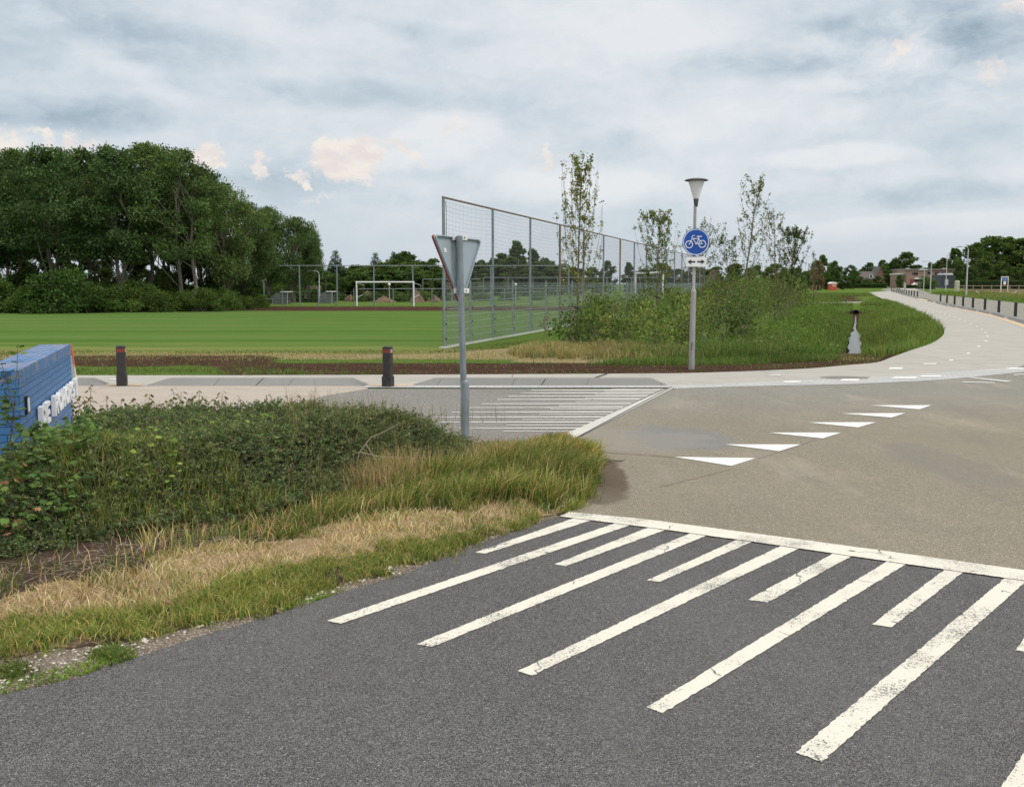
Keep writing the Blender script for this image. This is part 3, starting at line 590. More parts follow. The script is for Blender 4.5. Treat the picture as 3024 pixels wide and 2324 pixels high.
# ================================================================= BUILT THINGS
# --- blue brick wall with lettering ---------------------------------------
def make_blue_brick(vert=False, top=False):
    m, n, b = newmat('painted_blue_brick'); co = n.new('ShaderNodeTexCoord').outputs['Object']
    s = n.new('ShaderNodeSeparateXYZ'); n.link(co, s.inputs[0]); cb = n.new('ShaderNodeCombineXYZ')
    u = n.math('ADD', s.outputs[0], s.outputs[1])
    if top: n.link(s.outputs[1], cb.inputs[1]); n.link(s.outputs[0], cb.inputs[0])
    elif vert: n.link(s.outputs[2], cb.inputs[0]); n.link(u, cb.inputs[1])
    else: n.link(u, cb.inputs[0]); n.link(s.outputs[2], cb.inputs[1])
    br = n.new('ShaderNodeTexBrick'); br.inputs['Scale'].default_value = 1; n.link(cb.outputs[0], br.inputs['Vector'])
    br.inputs['Brick Width'].default_value = .225 if not vert else 1.0; br.inputs['Row Height'].default_value = .0655 if not top else .0655; br.inputs['Mortar Size'].default_value = .0055; br.inputs['Mortar Smooth'].default_value = .5
    br.inputs['Color1'].default_value = (.045, .150, .36, 1); br.inputs['Color2'].default_value = (.062, .185, .42, 1); br.inputs['Mortar'].default_value = (.018, .065, .18, 1)
    f = n.noise(co, 9, 6, .7); c = n.mix(n.ss(f, .35, .75, 0, .45), br.outputs['Color'], (.095, .20, .34))
    wear = n.noise(n.mapv(co, (1, .6, 1) if top else (1, 1, 1)), 5 if top else 7, 7, .75)
    c = n.mix(n.ss(wear, .47 if top else .66, .58 if top else .74, 0, .8), c, (.27, .24, .27) if top else (.04, .06, .10))
    n.link(c, b.inputs['Base Color']); h = n.math('ADD', n.math('MULTIPLY', n.math('SUBTRACT', 1., br.outputs['Fac']), 1.), n.math('MULTIPLY', f, .4)); bump(n, b, h, .007, 1.); b.inputs['Roughness'].default_value = .5
    return m
wall_a = Vector(Q(54, 1094, 8.75)); wall_b = Vector(Q(207, 1017, 12.6)); WZ = wall_a.z
wd_ = Vector((wall_b.x - wall_a.x, wall_b.y - wall_a.y, 0)); WLEN = wd_.length; wang = math.atan2(wd_.y, wd_.x)
bw = empty('brick_wall', (wall_a.x, wall_a.y, 0), wang, 'low blue painted brick wall carrying white DE ROHORST lettering, half hidden by shrubs', 'wall')
TH = .34      # local x runs along the wall, +y is its far (left) side, the lettered face is y = 0
MB().box((WLEN / 2, TH / 2, (WZ - .115) / 2 - .05), (WLEN, TH, WZ - .115 + .1)).build('brickwork', make_blue_brick(), bw)
cp = MB(); nb = int(WLEN / .066)
for i in range(nb): cp.box((i * WLEN / nb + WLEN / nb / 2, TH / 2, WZ - .115 / 2), (WLEN / nb - .006, TH + .012, .112))
cp.box((WLEN / 2, TH / 2, WZ - .06), (WLEN - .01, TH - .01, .104))
cp.build('coping', make_blue_brick(top=True), bw)
def letters(txt, size, gap):
    """block capitals as thick strokes on a 0..1 by 0..1 cell; returns list of (stroke polygons)"""
    S = .2; B = lambda x0, y0, x1, y1: [(x0, y0), (x1, y0), (x1, y1), (x0, y1)]
    def arc(cx, cy, rx, ry, a0, a1, n=10, t=S): 
        o = []
        for i in range(n):
            p, q = R(a0 + (a1 - a0) * i / n), R(a0 + (a1 - a0) * (i + 1) / n)
            o.append([(cx + rx * math.cos(p), cy + ry * math.sin(p)), (cx + rx * math.cos(q), cy + ry * math.sin(q)), (cx + (rx - t) * math.cos(q), cy + (ry - t) * math.sin(q)), (cx + (rx - t) * math.cos(p), cy + (ry - t) * math.sin(p))])
        return o
    D_ = {'D': [B(0, 0, S, 1), B(S, 0, .4, S), B(S, 1 - S, .4, 1)] + arc(.35, .5, .4, .5, -90, 90), 'E': [B(0, 0, S, 1), B(S, 0, .7, S), B(S, .4, .6, .4 + S), B(S, 1 - S, .7, 1)],
          'R': [B(0, 0, S, 1), B(S, 1 - S, .45, 1), B(S, .4, .45, .4 + S)] + arc(.42, .7, .3, .3, -90, 90) + [[(.3, .4), (.52, .4), (.78, 0), (.54, 0)]], 'O': arc(.42, .5, .42, .5, 0, 360, 20),
          'H': [B(0, 0, S, 1), B(.55, 0, .75, 1), B(S, .4, .55, .4 + S)], 'S': arc(.36, .7, .34, .3, 20, 270) + arc(.36, .3, .34, .3, -160, 90), 'T': [B(.28, 0, .48, 1 - S), B(0, 1 - S, .76, 1)]}
    return [[[(x * size, y * size) for x, y in poly] for poly in D_[ch]] if ch != ' ' else None for ch in txt]
def wall_t(px, z):   # distance along wall face seen at photo column px
    lo, hi = -1., WLEN + 1
    for _ in range(40):
        mid = (lo + hi) / 2; p = wall_a + wd_.normalized() * mid; x, _y = proj(p.x, p.y, z)
        if x < px: lo = mid
        else: hi = mid
    return lo
t0 = wall_t(106, .5); t1 = WLEN + .10; wt = 'DE ROHORST'; step = (t1 - t0) / len(wt)
LH = .205; m_let = plain('white_letter', (.78, .79, .80), .45, .06)
for i, polys in enumerate(letters(wt, LH, 0)):
    if not polys: continue
    mb = MB(); x0 = t0 + i * step
    for poly in polys:
        mb.extr([(x0 + x * (step * .90 / LH / .76), -.02, .385 + y) for x, y in poly], (0, -.04, 0))
    mb.build('letter', m_let, bw)
MB().box((wall_t(75, .7), -.012, .68), (.10, .02, .16)).build('number_plate', M['black'], bw)
MB().box((wall_t(76, .7), -.025, .68), (.075, .006, .12)).build('plate_face', M['white'], bw)
# painted end board, white with an orange streak
m, n, b = newmat('orange_streaked_board'); co = obco(n); s = n.new('ShaderNodeSeparateXYZ'); n.link(co, s.inputs[0])
q = n.math('ADD', n.math('SUBTRACT', s.outputs[0], n.math('MULTIPLY', s.outputs[2], -.16)), n.math('MULTIPLY', n.math('SUBTRACT', n.noise(co, 9, 4), .5), .08))
n.link(n.mix(n.math('MULTIPLY', n.ss(q, .10, .115), n.ss(q, .22, .19)), (.62, .63, .60), (.55, .13, .05)), b.inputs['Base Color'])
eb = empty('painted_board', (wall_b.x + .02, wall_b.y + .06, 0), 0, 'white board with an orange streak at the far end of the blue wall', 'board')
pl_ = [Q(x, y, wall_b.y + .06) for x, y in [(201, 1024), (209, 1016), (214, 1050), (222, 1105), (227, 1135), (228, 1168), (222, 1178), (212, 1172), (209, 1300), (203, 1300)]]
MB().extr([(p[0] - eb.location.x, 0, p[2]) for p in pl_], (0, .03, 0)).build('panel', m, eb)

# --- yield sign seen from behind ---------------------------------------------
YS = 11.5; pb = Q(1372, 1248, YS); pt_ = Q(1356.5, 697, YS)
ys = empty('yield_sign', (pb[0], YS, 0), 0, 'grey back of a triangular yield sign on a leaning galvanised pole beside the shrubs', 'traffic sign')
px0 = Vector((0, 0, -.05)); ptop = Vector((pt_[0] - pb[0], 0, pt_[2])); pbot = Vector((0.005, 0, 0))
def on_pole(z): return pbot + (ptop - pbot) * (z / ptop.z)
MB().tube([pbot, on_pole(.62), ptop], .036, 14).build('pole', M['galv'], ys, True)
zc = Q(1371, 1125, YS)[2]
MB().lathe([(.049, 0), (.049, zc - .03), (.043, zc), (.036, zc + .012)], 14, tuple(on_pole(0))).build('ground_sleeve', M['galv'], ys, True)
# plate: equilateral, rotated about the vertical; left corner nearer
lc = Vector(Q(1271, 692, YS - .28)) - Vector((pb[0], YS, 0)); rc = Vector(Q(1412, 708, YS + .36)) - Vector((pb[0], YS, 0)); bc = Vector(Q(1353.5, 899, YS + .06)) - Vector((pb[0], YS, 0))
nrm = (rc - lc).cross(bc - lc).normalized()
if nrm.y > 0: nrm = -nrm                       # points back towards the viewer
off = Vector((.02, .06, 0))
def round_tri(a, b_, c, r=.06, n=5):
    P_ = [a, b_, c]; o = []
    for i in range(3):
        p = P_[i]; u = (P_[i - 1] - p).normalized(); v = (P_[(i + 1) % 3] - p).normalized(); s0 = p + u * r; s1 = p + v * r
        for k in range(n + 1): t = k / n; o.append(s0 * (1 - t) ** 2 + p * 2 * t * (1 - t) + s1 * t * t)
    return o
A_, B_, C_ = lc + off, rc + off, bc + off; tri = round_tri(A_, B_, C_); cen = (A_ + B_ + C_) / 3
plate = MB().extr(tri, -nrm * .012).build('sign_plate', M['plateback'], ys)
rim = MB(); inn = [cen + (p - cen) * .955 for p in tri]; k = len(tri); o0 = [p + nrm * .028 for p in tri]; i0 = [p + nrm * .028 for p in inn]; o1 = [p - nrm * .018 for p in tri]; i1 = [p + nrm * .001 for p in inn]
for a in range(k):
    c_ = (a + 1) % k; rim.add([o0[a], o0[c_], i0[c_], i0[a], o1[a], o1[c_], i1[c_], i1[a]], [(0, 1, 2, 3), (0, 4, 5, 1), (3, 2, 6, 7)])
rm = rim.build('flange', M['plateback'], plate)
ef = MB()
o2 = [cen + (p - cen) * 1.012 - nrm * .012 for p in tri]; o3 = [cen + (p - cen) * 1.012 - nrm * .030 for p in tri]
for a in range(k): c_ = (a + 1) % k; ef.add([o2[a], o2[c_], o3[c_], o3[a]], [(0, 1, 2, 3)])
ef.add(o3, [tuple(range(k))]); ef.add(o2, [tuple(range(k))])
ef.build('red_border', M['red'], plate)
st_c = Vector(Q(1314, 740, YS - .02)) - Vector((pb[0], YS, 0)) ; 
def onplate(px, py, lift=.004):
    o = Vector((0, 0, CH)) - Vector((pb[0], YS, 0)); d = Vector(ray(px, py)); t = (A_ - o).dot(nrm) / d.dot(nrm); return o + d * t + nrm * lift
MB().extr([onplate(1309, 733), onplate(1317, 733), onplate(1319, 746), onplate(1311, 746)], nrm * .001).build('sticker', M['white'], plate)
MB().extr([onplate(1345, 700, .012), onplate(1350, 700, .012), onplate(1352, 872, .012), onplate(1347, 872, .012)], nrm * .008).build('stiffener', M['plateback'], plate)
du = (rc - lc).normalized()
for py, xa, xb in ((703, 1331, 1365), (859, 1336, 1370)):
    c0 = onplate(xa, py, .02); c1 = onplate(xb, py, .02); mb = MB(); v = Vector((0, 0, .026)); nn = nrm * .045
    mb.extr([c0 - v, c1 - v, c1 + v, c0 + v], nn * .4); q1 = c0.lerp(c1, .45); q2 = c0.lerp(c1, 1.0); mb.extr([q1 - v + nn * .4, q2 - v + nn * .4, q2 + v + nn * .4, q1 + v + nn * .4], nn * .9)
    cl_ = mb.build('clamp', M['white'], ys)
    for t in (.2, .72): p = c0.lerp(c1, t) + nn * (.45 if t < .4 else 1.35); MB().tube([p, p + nrm * .008], .007, 8).build('bolt', M['black'], cl_)

# --- street lamp with bicycle sign -------------------------------------------
lb = G(2042, 1091); LY = lb[1]
zl = lambda py, px=2053: Q(px, py, LY)[2]
sl = empty('street_lamp', (lb[0], LY, 0), 0, 'slim grey lamp post with flat hood, white cone shade and a round blue bicycle sign', 'street lamp')
topx = Q(2057, 527, LY)[0] - lb[0]
lx = lambda z: topx * z / zl(527)
zt = zl(860)
MB().tube([(0, 0, -.1), (0, 0, 0), (lx(zt), 0, zt)], [.062, .062, .054], 18).build('lower_pole', M['post'], sl, True)
MB().tube([(lx(zt), 0, zt), (lx(zt), 0, zt + .05), (lx(zt + .05), 0, zl(608))], [.054, .034, .030], 16).build('upper_pole', M['post'], sl, True)
MB().cham((-.001, -.052, zl(1035)), (.045, .012, .17), .004).build('service_hatch', M['darkgrey'], sl)
c0 = (lx(zl(560)), 0, 0)
MB().lathe([(.032, zl(611)), (.036, zl(609)), (.055, zl(589)), (.05, zl(587.5))], 20, c0).build('neck', M['darkgrey'], sl, True)
m, n, b = newmat('milky_shade'); b.inputs['Base Color'].default_value = (.80, .80, .79, 1); b.inputs['Roughness'].default_value = .25; b.inputs['Subsurface Weight'].default_value = .0
tr_ = n.new('ShaderNodeBsdfTranslucent'); tr_.inputs[0].default_value = (.9, .9, .88, 1); mx = n.new('ShaderNodeMixShader'); mx.inputs[0].default_value = .12; n.link(b.outputs[0], mx.inputs[1]); n.link(tr_.outputs[0], mx.inputs[2]); n.link(mx.outputs[0], n.n['Material Output'].inputs[0])
MB().lathe([(.054, zl(587.5)), (.085, zl(572)), (.13, zl(550)), (.162, zl(536)), (.160, zl(535))], 28, c0).build('lamp_shade', m, sl, True)
MB().lathe([(.17, zl(536.5)), (.235, zl(534.5)), (.238, zl(533)), (.20, zl(530)), (.12, zl(527.5)), (.02, zl(526.5))], 32, c0).build('hood', M['darkgrey'], sl, True)
SC = Q(2055.5, 715, LY - .07); scx = SC[0] - lb[0]; SZ = SC[2]; SR = 40.3 / F * (LY - .07) / math.cos(PITCH) ; SR = abs(Q(2095.5, 715, LY - .07)[0] - SC[0])
YF = -.07
def disc(mb, cx, cz, r0, r1, y0, y1, n=40, xs=1.):
    for k in range(n):
        a, b_ = 2 * math.pi * k / n, 2 * math.pi * (k + 1) / n
        P_ = [(cx + r0 * math.cos(a) * xs, y0, cz + r0 * math.sin(a)), (cx + r1 * math.cos(a) * xs, y0, cz + r1 * math.sin(a)), (cx + r1 * math.cos(b_) * xs, y0, cz + r1 * math.sin(b_)), (cx + r0 * math.cos(b_) * xs, y0, cz + r0 * math.sin(b_))]
        mb.extr(P_, (0, y1 - y0, 0))
    return mb
sg = MB(); sg.extr([(scx + SR * .93 * math.cos(t), YF, SZ + SR * .93 * math.sin(t)) for t in np.linspace(0, 2 * math.pi, 56, endpoint=False)], (0, .008, 0)); bs = sg.build('bicycle_sign', M['blue'], sl)
r_ = MB(); disc(r_, scx, SZ, SR * .90, SR * .955, YF - .003, YF + .004, 56); r_.build('sign_rim', M['white'], bs)
r_ = MB(); disc(r_, scx, SZ, SR * .957, SR, YF - .004, YF + .012, 56); r_.build('sign_edge', M['blue'], bs)
bk = MB(); W_ = lambda u, v: Vector((scx + u * SR, YF - .002, SZ + v * SR))
for cx_, cz_ in ((-.51, -.18), (.455, -.15)): disc(bk, scx + cx_ * SR, SZ + cz_ * SR, .225 * SR, .285 * SR, YF - .006, YF - .002, 32)
sk = [.0]
def stroke(pts, wdt=.052):
    for a, b_ in zip(pts[:-1], pts[1:]):
        a, b_ = W_(*a), W_(*b_); d = (b_ - a).normalized(); s_n = Vector((-d.z, 0, d.x)) * wdt * SR / 2; e = d * wdt * SR * .3
        sk[0] += .00035; lf = Vector((0, -sk[0], 0)); bk.extr([a - e - s_n + lf, b_ + e - s_n + lf, b_ + e + s_n + lf, a - e + s_n + lf], (0, -.004, 0))
stroke([(-.51, -.18), (-.29, .24), (-.32, .36), (-.25, .45), (-.12, .47)]); stroke([(-.24, .24), (.17, .24)]); stroke([(-.24, .24), (.0, -.12)], .05); stroke([(.13, .42), (.20, .24), (.03, -.14), (-.05, -.14)])
stroke([(.04, -.13), (.455, -.15)], .045); stroke([(.19, .24), (.455, -.15)], .045); stroke([(.06, .40), (.38, .40)], .075)
bk.build('bicycle_symbol', M['white'], bs)
ap = Q(2056, 773.5, LY - .07); az_ = ap[2]; hw = abs(Q(2086, 773, LY - .07)[0] - ap[0]); hh = 14.0 / F * LY; axc = ap[0] - lb[0]
arp = MB(); rr = .022; pp = []
for sx, sz, a0 in ((1, 1, 0), (-1, 1, 90), (-1, -1, 180), (1, -1, 270)):
    for k in range(5): t = R(a0 + 22.5 * k); pp.append((axc + sx * (hw - rr) + rr * math.cos(t), YF, az_ + sz * (hh - rr) + rr * math.sin(t)))
pap = arp.extr(pp, (0, .008, 0)).build('arrow_plate', M['white'], sl)
for s in (-1, 1):
    ar = MB(); X_ = lambda u, v: (axc + s * u * hw, YF - .004, az_ + v * hh)
    ar.extr([X_(.85, 0), X_(.44, .56), X_(.54, .15), X_(.10, .15), X_(.10, -.15), X_(.54, -.15), X_(.44, -.56)], (0, .003, 0)); ar.build('arrow', M['black'], pap)
for z in (SZ + .1, SZ - .12, az_): MB().box((lx(z), -.045, z), (.10, .03, .03)).build('bracket', M['galv'], sl)

# --- bollards ------------------------------------------------------------------
def make_bollard(h, wdt, label, group):
    t = empty('bollard', (0, 0, 0), 0, label, 'bollard', group)
    MB().cham((0, 0, h * .26), (wdt, wdt, h * .74), wdt * .14).build('shaft', M['bollard'], t)
    b2 = MB(); b2.prism([(-wdt * .58, -wdt * .5), (-wdt * .5, -wdt * .58), (wdt * .5, -wdt * .58), (wdt * .58, -wdt * .5), (wdt * .58, wdt * .5), (wdt * .5, wdt * .58), (-wdt * .5, wdt * .58), (-wdt * .58, wdt * .5)], -.05, h * .27); b2.build('base', M['bollard'], t)
    for z in (.86, .905) if h < .7 else (.86, .905):
        rb = MB(); e = wdt / 2 + .003; rb.prism([(-e, -e * .74), (-e * .74, -e), (e * .74, -e), (e, -e * .74), (e, e * .74), (e * .74, e), (-e * .74, e), (-e, e * .74)], h * z - .008, h * z + .008); rg = rb.build('red_band', M['bollard_red'], t)
        MB().box((e + .001, -e * .2, h * z), (.004, e * 1.0, .012)).build('reflector', M['white'], rg)
    return t
b1 = make_bollard(.70, .145, 'black square bollard with two thin red bands, just right of the blue wall', 'black bollards with red bands')
p = G(361, 1140.5); b1.location = p; b1.rotation_euler = (0, 0, R(14))
b2_ = copy_tree(b1); b2_['label'] = 'black square bollard with red bands in the kerb gap beside the yield sign'; p = G(1146, 1143.5); b2_.location = p; b2_.rotation_euler = (0, 0, R(-17))
def make_bollard2():
    t = empty('bollard', (0, 0, 0), 0, 'brown black plastic bollard', 'bollard', 'dark bollards along the far road')
    MB().cham((0, 0, -.05), (.15, .15, .84), .025).build('shaft', M['bollard'], t); MB().cham((0, 0, .75), (.125, .125, .055), .02).build('cap', M['darkgrey'], t); return t
nb1 = make_bollard2()
ords = ['nearest', 'second', 'third', 'fourth', 'fifth', 'sixth', 'seventh', 'eighth']
for i, (x, y) in enumerate(RB):
    o = nb1 if i == 0 else copy_tree(nb1); p = G(x, y - .2); o.location = p; o.rotation_euler = (0, 0, R(-22))
    o['label'] = f'dark brown bollard, {ords[i]} of the near row between kerb humps right of the path'
z1 = lambda x, y: (2350 + x / 5.465, 780 + y / 5.465)
FBs = [(1962, 542), (1910, 530), (1867, 524), (1824, 516), (1782, 506), (1746, 497), (1713, 489), (1682, 480), (1655, 472), (1627, 463), (1599, 457), (1570, 451), (1542, 444)]
fo = ['nearest', 'second', 'third', 'fourth', 'fifth', 'sixth', 'seventh', 'eighth', 'ninth', 'tenth', 'eleventh', 'twelfth', 'farthest']
for i, (x, y) in enumerate(FBs):
    o = copy_tree(nb1); p = G(*z1(x, y)); o.location = p; o.rotation_euler = (0, 0, R(-25)); o['label'] = f'small dark bollard, {fo[i]} of the distant row beside the pale path'; o['group'] = 'distant bollards along the far road'
for i, (x, y) in enumerate([(1677, 415), (1643, 410)]):
    o = copy_tree(nb1); p = G(*z1(x, y)); o.location = p; o['label'] = ['tiny dark bollard across the far road, right one of a pair', 'tiny dark bollard across the far road, left one of a pair'][i]; o['group'] = 'pair of bollards across the far road'

# --- tall ball fence ---------------------------------------------------------------
fd = Vector((8.7 / 7, 30.1 / 7, 0)); fl = fd.length; fn_ = fd.normalized(); fa = math.atan2(fd.y, fd.x); NB = 16
bf = empty('ball_fence', (*FB(0), 0), fa, 'tall galvanised ball-stop fence with netting over wire mesh, running away beside the pitch', 'fence')
FH = 4.05
for k in range(NB + 1):
    MB().tube([(k * fl, 0, -.1), (k * fl, 0, FH)], .040, 10).build('tall_post', M['galv_rust'] if k in (3, 4, 6) else M['galv'], bf, True)
for k in range(NB):
    mb = MB(); mb.tube([((k + .5) * fl, 0, -.1), ((k + .5) * fl, 0, 1.86)], .03, 8); sp_ = mb.build('short_post', M['galv'], bf, True)
    MB().tube([((k + .5) * fl, 0, 1.86), ((k + .5) * fl, 0, 1.90)], [.034, .02], 8).build('post_cap', M['black'], sp_)
MB().tube([(-.06, 0, FH), (NB * fl + .05, 0, FH)], .03, 8).build('top_rail', M['galv_rust'], bf, True)
m_wire = plain('light_mesh_wire', (.30, .36, .33), .5, .1, metal=.2); m_net = plain('grey_net', (.20, .20, .21), .8, .1)
def wires(name, mat, L, z0, z1, dzh, dxv, rh, rv, y, par, x0=0., sag=0.):
    V = []; Q_ = []
    def bx(a, b_, r):
        base = len(V)
        for p in (a, b_):
            for du_, dv in ((-r, -r), (r, -r), (r, r), (-r, r)):
                V.append((p[0], p[1] + du_, p[2] + dv) if abs(a[0] - b_[0]) > abs(a[2] - b_[2]) else (p[0] + du_, p[1] + dv, p[2]))
        for i in range(4): j = (i + 1) % 4; Q_.append((base + i, base + j, base + 4 + j, base + 4 + i))
    z = z0
    while z <= z1 + 1e-6:
        if sag:
            k = 0
            while k < L / fl - .01:
                xa = x0 + k * fl
                for q in range(4):
                    f0, f1 = q / 4, (q + 1) / 4; s0, s1 = -sag * 4 * f0 * (1 - f0) * (z / 4), -sag * 4 * f1 * (1 - f1) * (z / 4); bx((xa + f0 * fl, y, z + s0), (xa + f1 * fl, y, z + s1), rh)
                k += 1
        else: bx((x0, y, z), (x0 + L, y, z), rh)
        z += dzh
    x = x0 + .02
    while x < x0 + L: bx((x, y, z0), (x, y, z1), rv); x += dxv
    return link(name, npmesh(name, V, Q_), mat, par)
wires('mesh_panel', m_wire, NB * fl, .06, 1.80, .20, .05, .0055, .0016, -.05, bf)
wires('net', m_net, NB * fl, 1.82, FH - .06, .12, .12, .0017, .0017, .05, bf, sag=.06)
wires('lower_net', m_net, NB * fl, .05, 1.82, .12, .12, .0015, .0015, .05, bf)
kn = MB()
for k in range(NB * 2 + 1):
    for z in (.26, .66, 1.06, 1.46): kn.box((k * fl / 2, -.06, z), (.035, .03, .035))
kn.build('fixing_clip', M['black'], bf); bpy.data.objects['fixing_clip']['kind'] = 'stuff'
cbm = MB(); cbm.tube([(.34, .06, FH - .08), (.40, .06, 3.6), (.37, .06, 3.2), (.44, .06, 2.7), (.42, .06, 2.2)], .007, 5); cbm.build('loose_cord', M['black'], bf)
ks = MB(); a0 = Vector((*FB(-.03), 0)) ; ks.box((NB * fl / 2, .0, .02), (NB * fl + .4, .16, .06)); o = ks.build('concrete_edging', M['slab'], bf)

# --- back fence, goals, dugouts -----------------------------------------------------
def at(px, py): return Vector(G(px, py))
z3 = lambda x, y: (740 + x / 3.904, 720 + y / 3.904)
fpts = [z3(157, 712), z3(570, 712), z3(1000, 706), z3(1425, 703), z3(1873, 702)]
ftop = [z3(133, 266), z3(550, 263), z3(981, 256), z3(1415, 248), z3(1862, 240)]
BY = 82.5
P0 = Vector(Q(fpts[0][0], 903, BY)); P4 = Vector(Q(fpts[4][0], 901, BY)); bfe = empty('back_fence', (P0.x, BY, 0), 0, 'thin galvanised ball-stop fence across the far end of the pitch', 'fence')
xs_ = [Q(p[0], 902, BY)[0] - P0.x for p in fpts]; spn = xs_[4] - xs_[3]; xs_ += [xs_[4] + spn * k for k in (1, 2, 3, 4)]; bh = Q(1000, 785, BY)[2]
for x in xs_: MB().tube([(x, 0, -.1), (x, 0, bh)], .055, 8).build('post', M['galv'], bfe)
MB().tube([(xs_[0], 0, bh), (xs_[-1], 0, bh)], .035, 6).build('top_rail', M['galv'], bfe)
lo = [z3(363, 0)[0], z3(779, 0)[0], z3(1189, 0)[0], z3(1643, 0)[0], z3(2090, 0)[0], 1386, 1490]
for x in lo: X = Q(x, 902, BY)[0] - P0.x; MB().tube([(X, .1, -.1), (X, .1, Q(1000, 853, BY)[2])], .045, 6).build('short_post', M['galv'], bfe)
MB().tube([(Q(1045, 0, BY)[0] - P0.x, .1, Q(1000, 853.5, BY)[2]), (Q(1700, 0, BY)[0] - P0.x, .1, Q(1000, 852, BY)[2])], .03, 6).build('middle_rail', M['galv'], bfe)
wires('mesh_panel', m_net, xs_[-1], .1, 1.2, .25, .5, .004, .004, 0, bfe)
GY = 81.0; ga = Vector(Q(z3(1225, 0)[0], 903, GY)); gb = Vector(Q(z3(1882, 0)[0], 902, GY)); gh = Q(1140, 833.5, GY)[2]
go = empty('football_goal', (ga.x, GY, 0), 0, 'white football goal frame standing in front of the back fence', 'goal')
gw = gb.x - ga.x
for x in (0, gw): MB().tube([(x, 0, -.1), (x, 0, gh)], .06, 10).build('goal_post', M['white'], go)
MB().tube([(-.06, 0, gh), (gw + .06, 0, gh)], .06, 10).build('crossbar', M['white'], go)
for x, s in ((0, 1), (gw, 1)): MB().tube([(x, 0, gh - .05), (x + .5 * s, .7, gh - .25), (x + .35 * s, 1.0, gh - 1.0), (x, 0, gh - 1.2)], .022, 6).build('net_stay', M['lightgrey'], go)
g2a = Vector(Q(1877, 812, 66)); g2b = Vector(Q(1958, 808, 61)); g2 = empty('football_goal', (g2b.x, g2b.y, 0), math.atan2((g2a - g2b).y, (g2a - g2b).x), 'white goal seen at an angle through the tall fence, left of the bicycle sign', 'goal')
L2 = ((g2a - g2b).xy).length
for x in (0, L2): MB().tube([(x, 0, -.1), (x, 0, 2.4)], .06, 8).build('goal_post', M['white'], g2)
MB().tube([(0, 0, 2.4), (L2, 0, 2.4)], .06, 8).build('crossbar', M['white'], g2)
m, n, b = newmat('scratched_plastic'); b.inputs['Base Color'].default_value = (.16, .18, .18, 1); b.inputs['Alpha'].default_value = .55; b.inputs['Roughness'].default_value = .4
m_dug = m
def dugout(x0, x1, ytop, ybot, Y, label):
    a = Q(x0, ybot, Y); b_ = Q(x1, ybot, Y); H = 2.0 * 1.0; t = empty('dugout', (a[0], Y, 0), 0, label, 'dugout', 'dugouts beside the far pitch'); w_ = b_[0] - a[0]; H = Q(x0, ytop, Y)[2]
    prof = [(w_ * .02, .0), (0, H * .3), (w_ * .03, H * .6), (w_ * .16, H * .86), (w_ * .36, H * .98), (w_ * .55, H)]
    for yy in (0, 1.6): MB().extr([(x, yy, z) for x, z in prof] + [(w_ * .97, yy, H), (w_ * .92, yy, 0)], (0, .03, 0)).build('end_panel', m_dug, t)
    sh = MB()
    for (xa, za), (xb, zb) in zip(prof[:-1], prof[1:]): sh.add([(xa, 0, za), (xb, 0, zb), (xb, 1.63, zb), (xa, 1.63, za)], [(0, 1, 2, 3)])
    sh.build('curved_back', m_dug, t); MB().box((w_ * .77, .8, H + .02), (w_ * .5, 1.75, .07)).build('roof_edge', M['white'], t)
    MB().tube([(w_ * .97, 0, H), (w_ * .92, 0, 0)], .03, 6).build('front_frame', M['lightgrey'], t)
    MB().box((w_ * .35, .8, .45), (w_ * .4, 1.5, .06)).build('bench', plain('pale_blue_seat', (.25, .36, .45), .5), t); MB().box((w_ * .2, .8, .68), (.08, 1.5, .35)).build('bench_back', plain('pale_blue_seat', (.25, .36, .45), .5), t)
dugout(803, 852, 863, 897, 88, 'left of two see-through dugouts with white roof edges by the trees')
dugout(943, 983, 862, 894, 92, 'right of two see-through dugouts, between the tall trees and the goal')
a = Q(777, 898, 87); wb = empty('litter_bin', (a[0], 87, 0), 0, 'blue bin with pale lid beside the left dugout', 'bin'); MB().cham((0, 0, 0), (.30, .35, .44), .04).build('bin_body', plain('bin_blue', (.02, .12, .42)), wb); MB().cham((0, 0, .441), (.33, .38, .1), .04).build('lid', M['lightgrey'], wb)
a = Q(760, 890, 88); hr = empty('pitch_rail', (a[0], 88, 0), 0, 'short grey handrail behind the blue bin', 'rail'); MB().tube([(0, 0, .45), (1.4, 0, .45)], .03, 6).build('rail', M['galv'], hr)
for x in (.05, 1.3): MB().tube([(x, 0, 0), (x, 0, .45)], .025, 6).build('post', M['galv'], hr)
# lamps near the dugouts
def mast(px, pyb, pyt, Y, label, arm=-1, rad=.05, armlen=.8, nm='street_lamp', H=None, head=True, group=None):
    a = Q(px, pyb, Y); z = Q(px, pyt, Y)[2]; t = empty(nm, (a[0], Y, 0), 0, label, 'street lamp', group)
    MB().tube([(0, 0, -.1), (0, 0, z * .5), (0, 0, z - .35)], [rad * 1.3, rad * 1.1, rad * .8], 10).build('pole', M['lightgrey'], t)
    if arm:
        s = arm; MB().tube([(0, 0, z - .36), (s * .05, 0, z - .14), (s * .25, 0, z - .02), (s * armlen, 0, z)], rad * .55, 8).build('arm', M['lightgrey'], t)
        MB().cham((s * (armlen + .28), 0, z - .05), (.62, .22, .09), .03).build('lamp_head', M['darkgrey'], t)
    return t
mast(944, 893, 800, 95, 'slim lamp standing between the two dugouts', -1, .05, .5)
a = Q(959, 893, 100); bh_ = empty('basketball_hoop', (a[0] - .4, 100, 0), 0, 'weathered hoop board on a post behind the right dugout', 'basketball hoop'); zt_ = Q(959, 845, 100)[2]
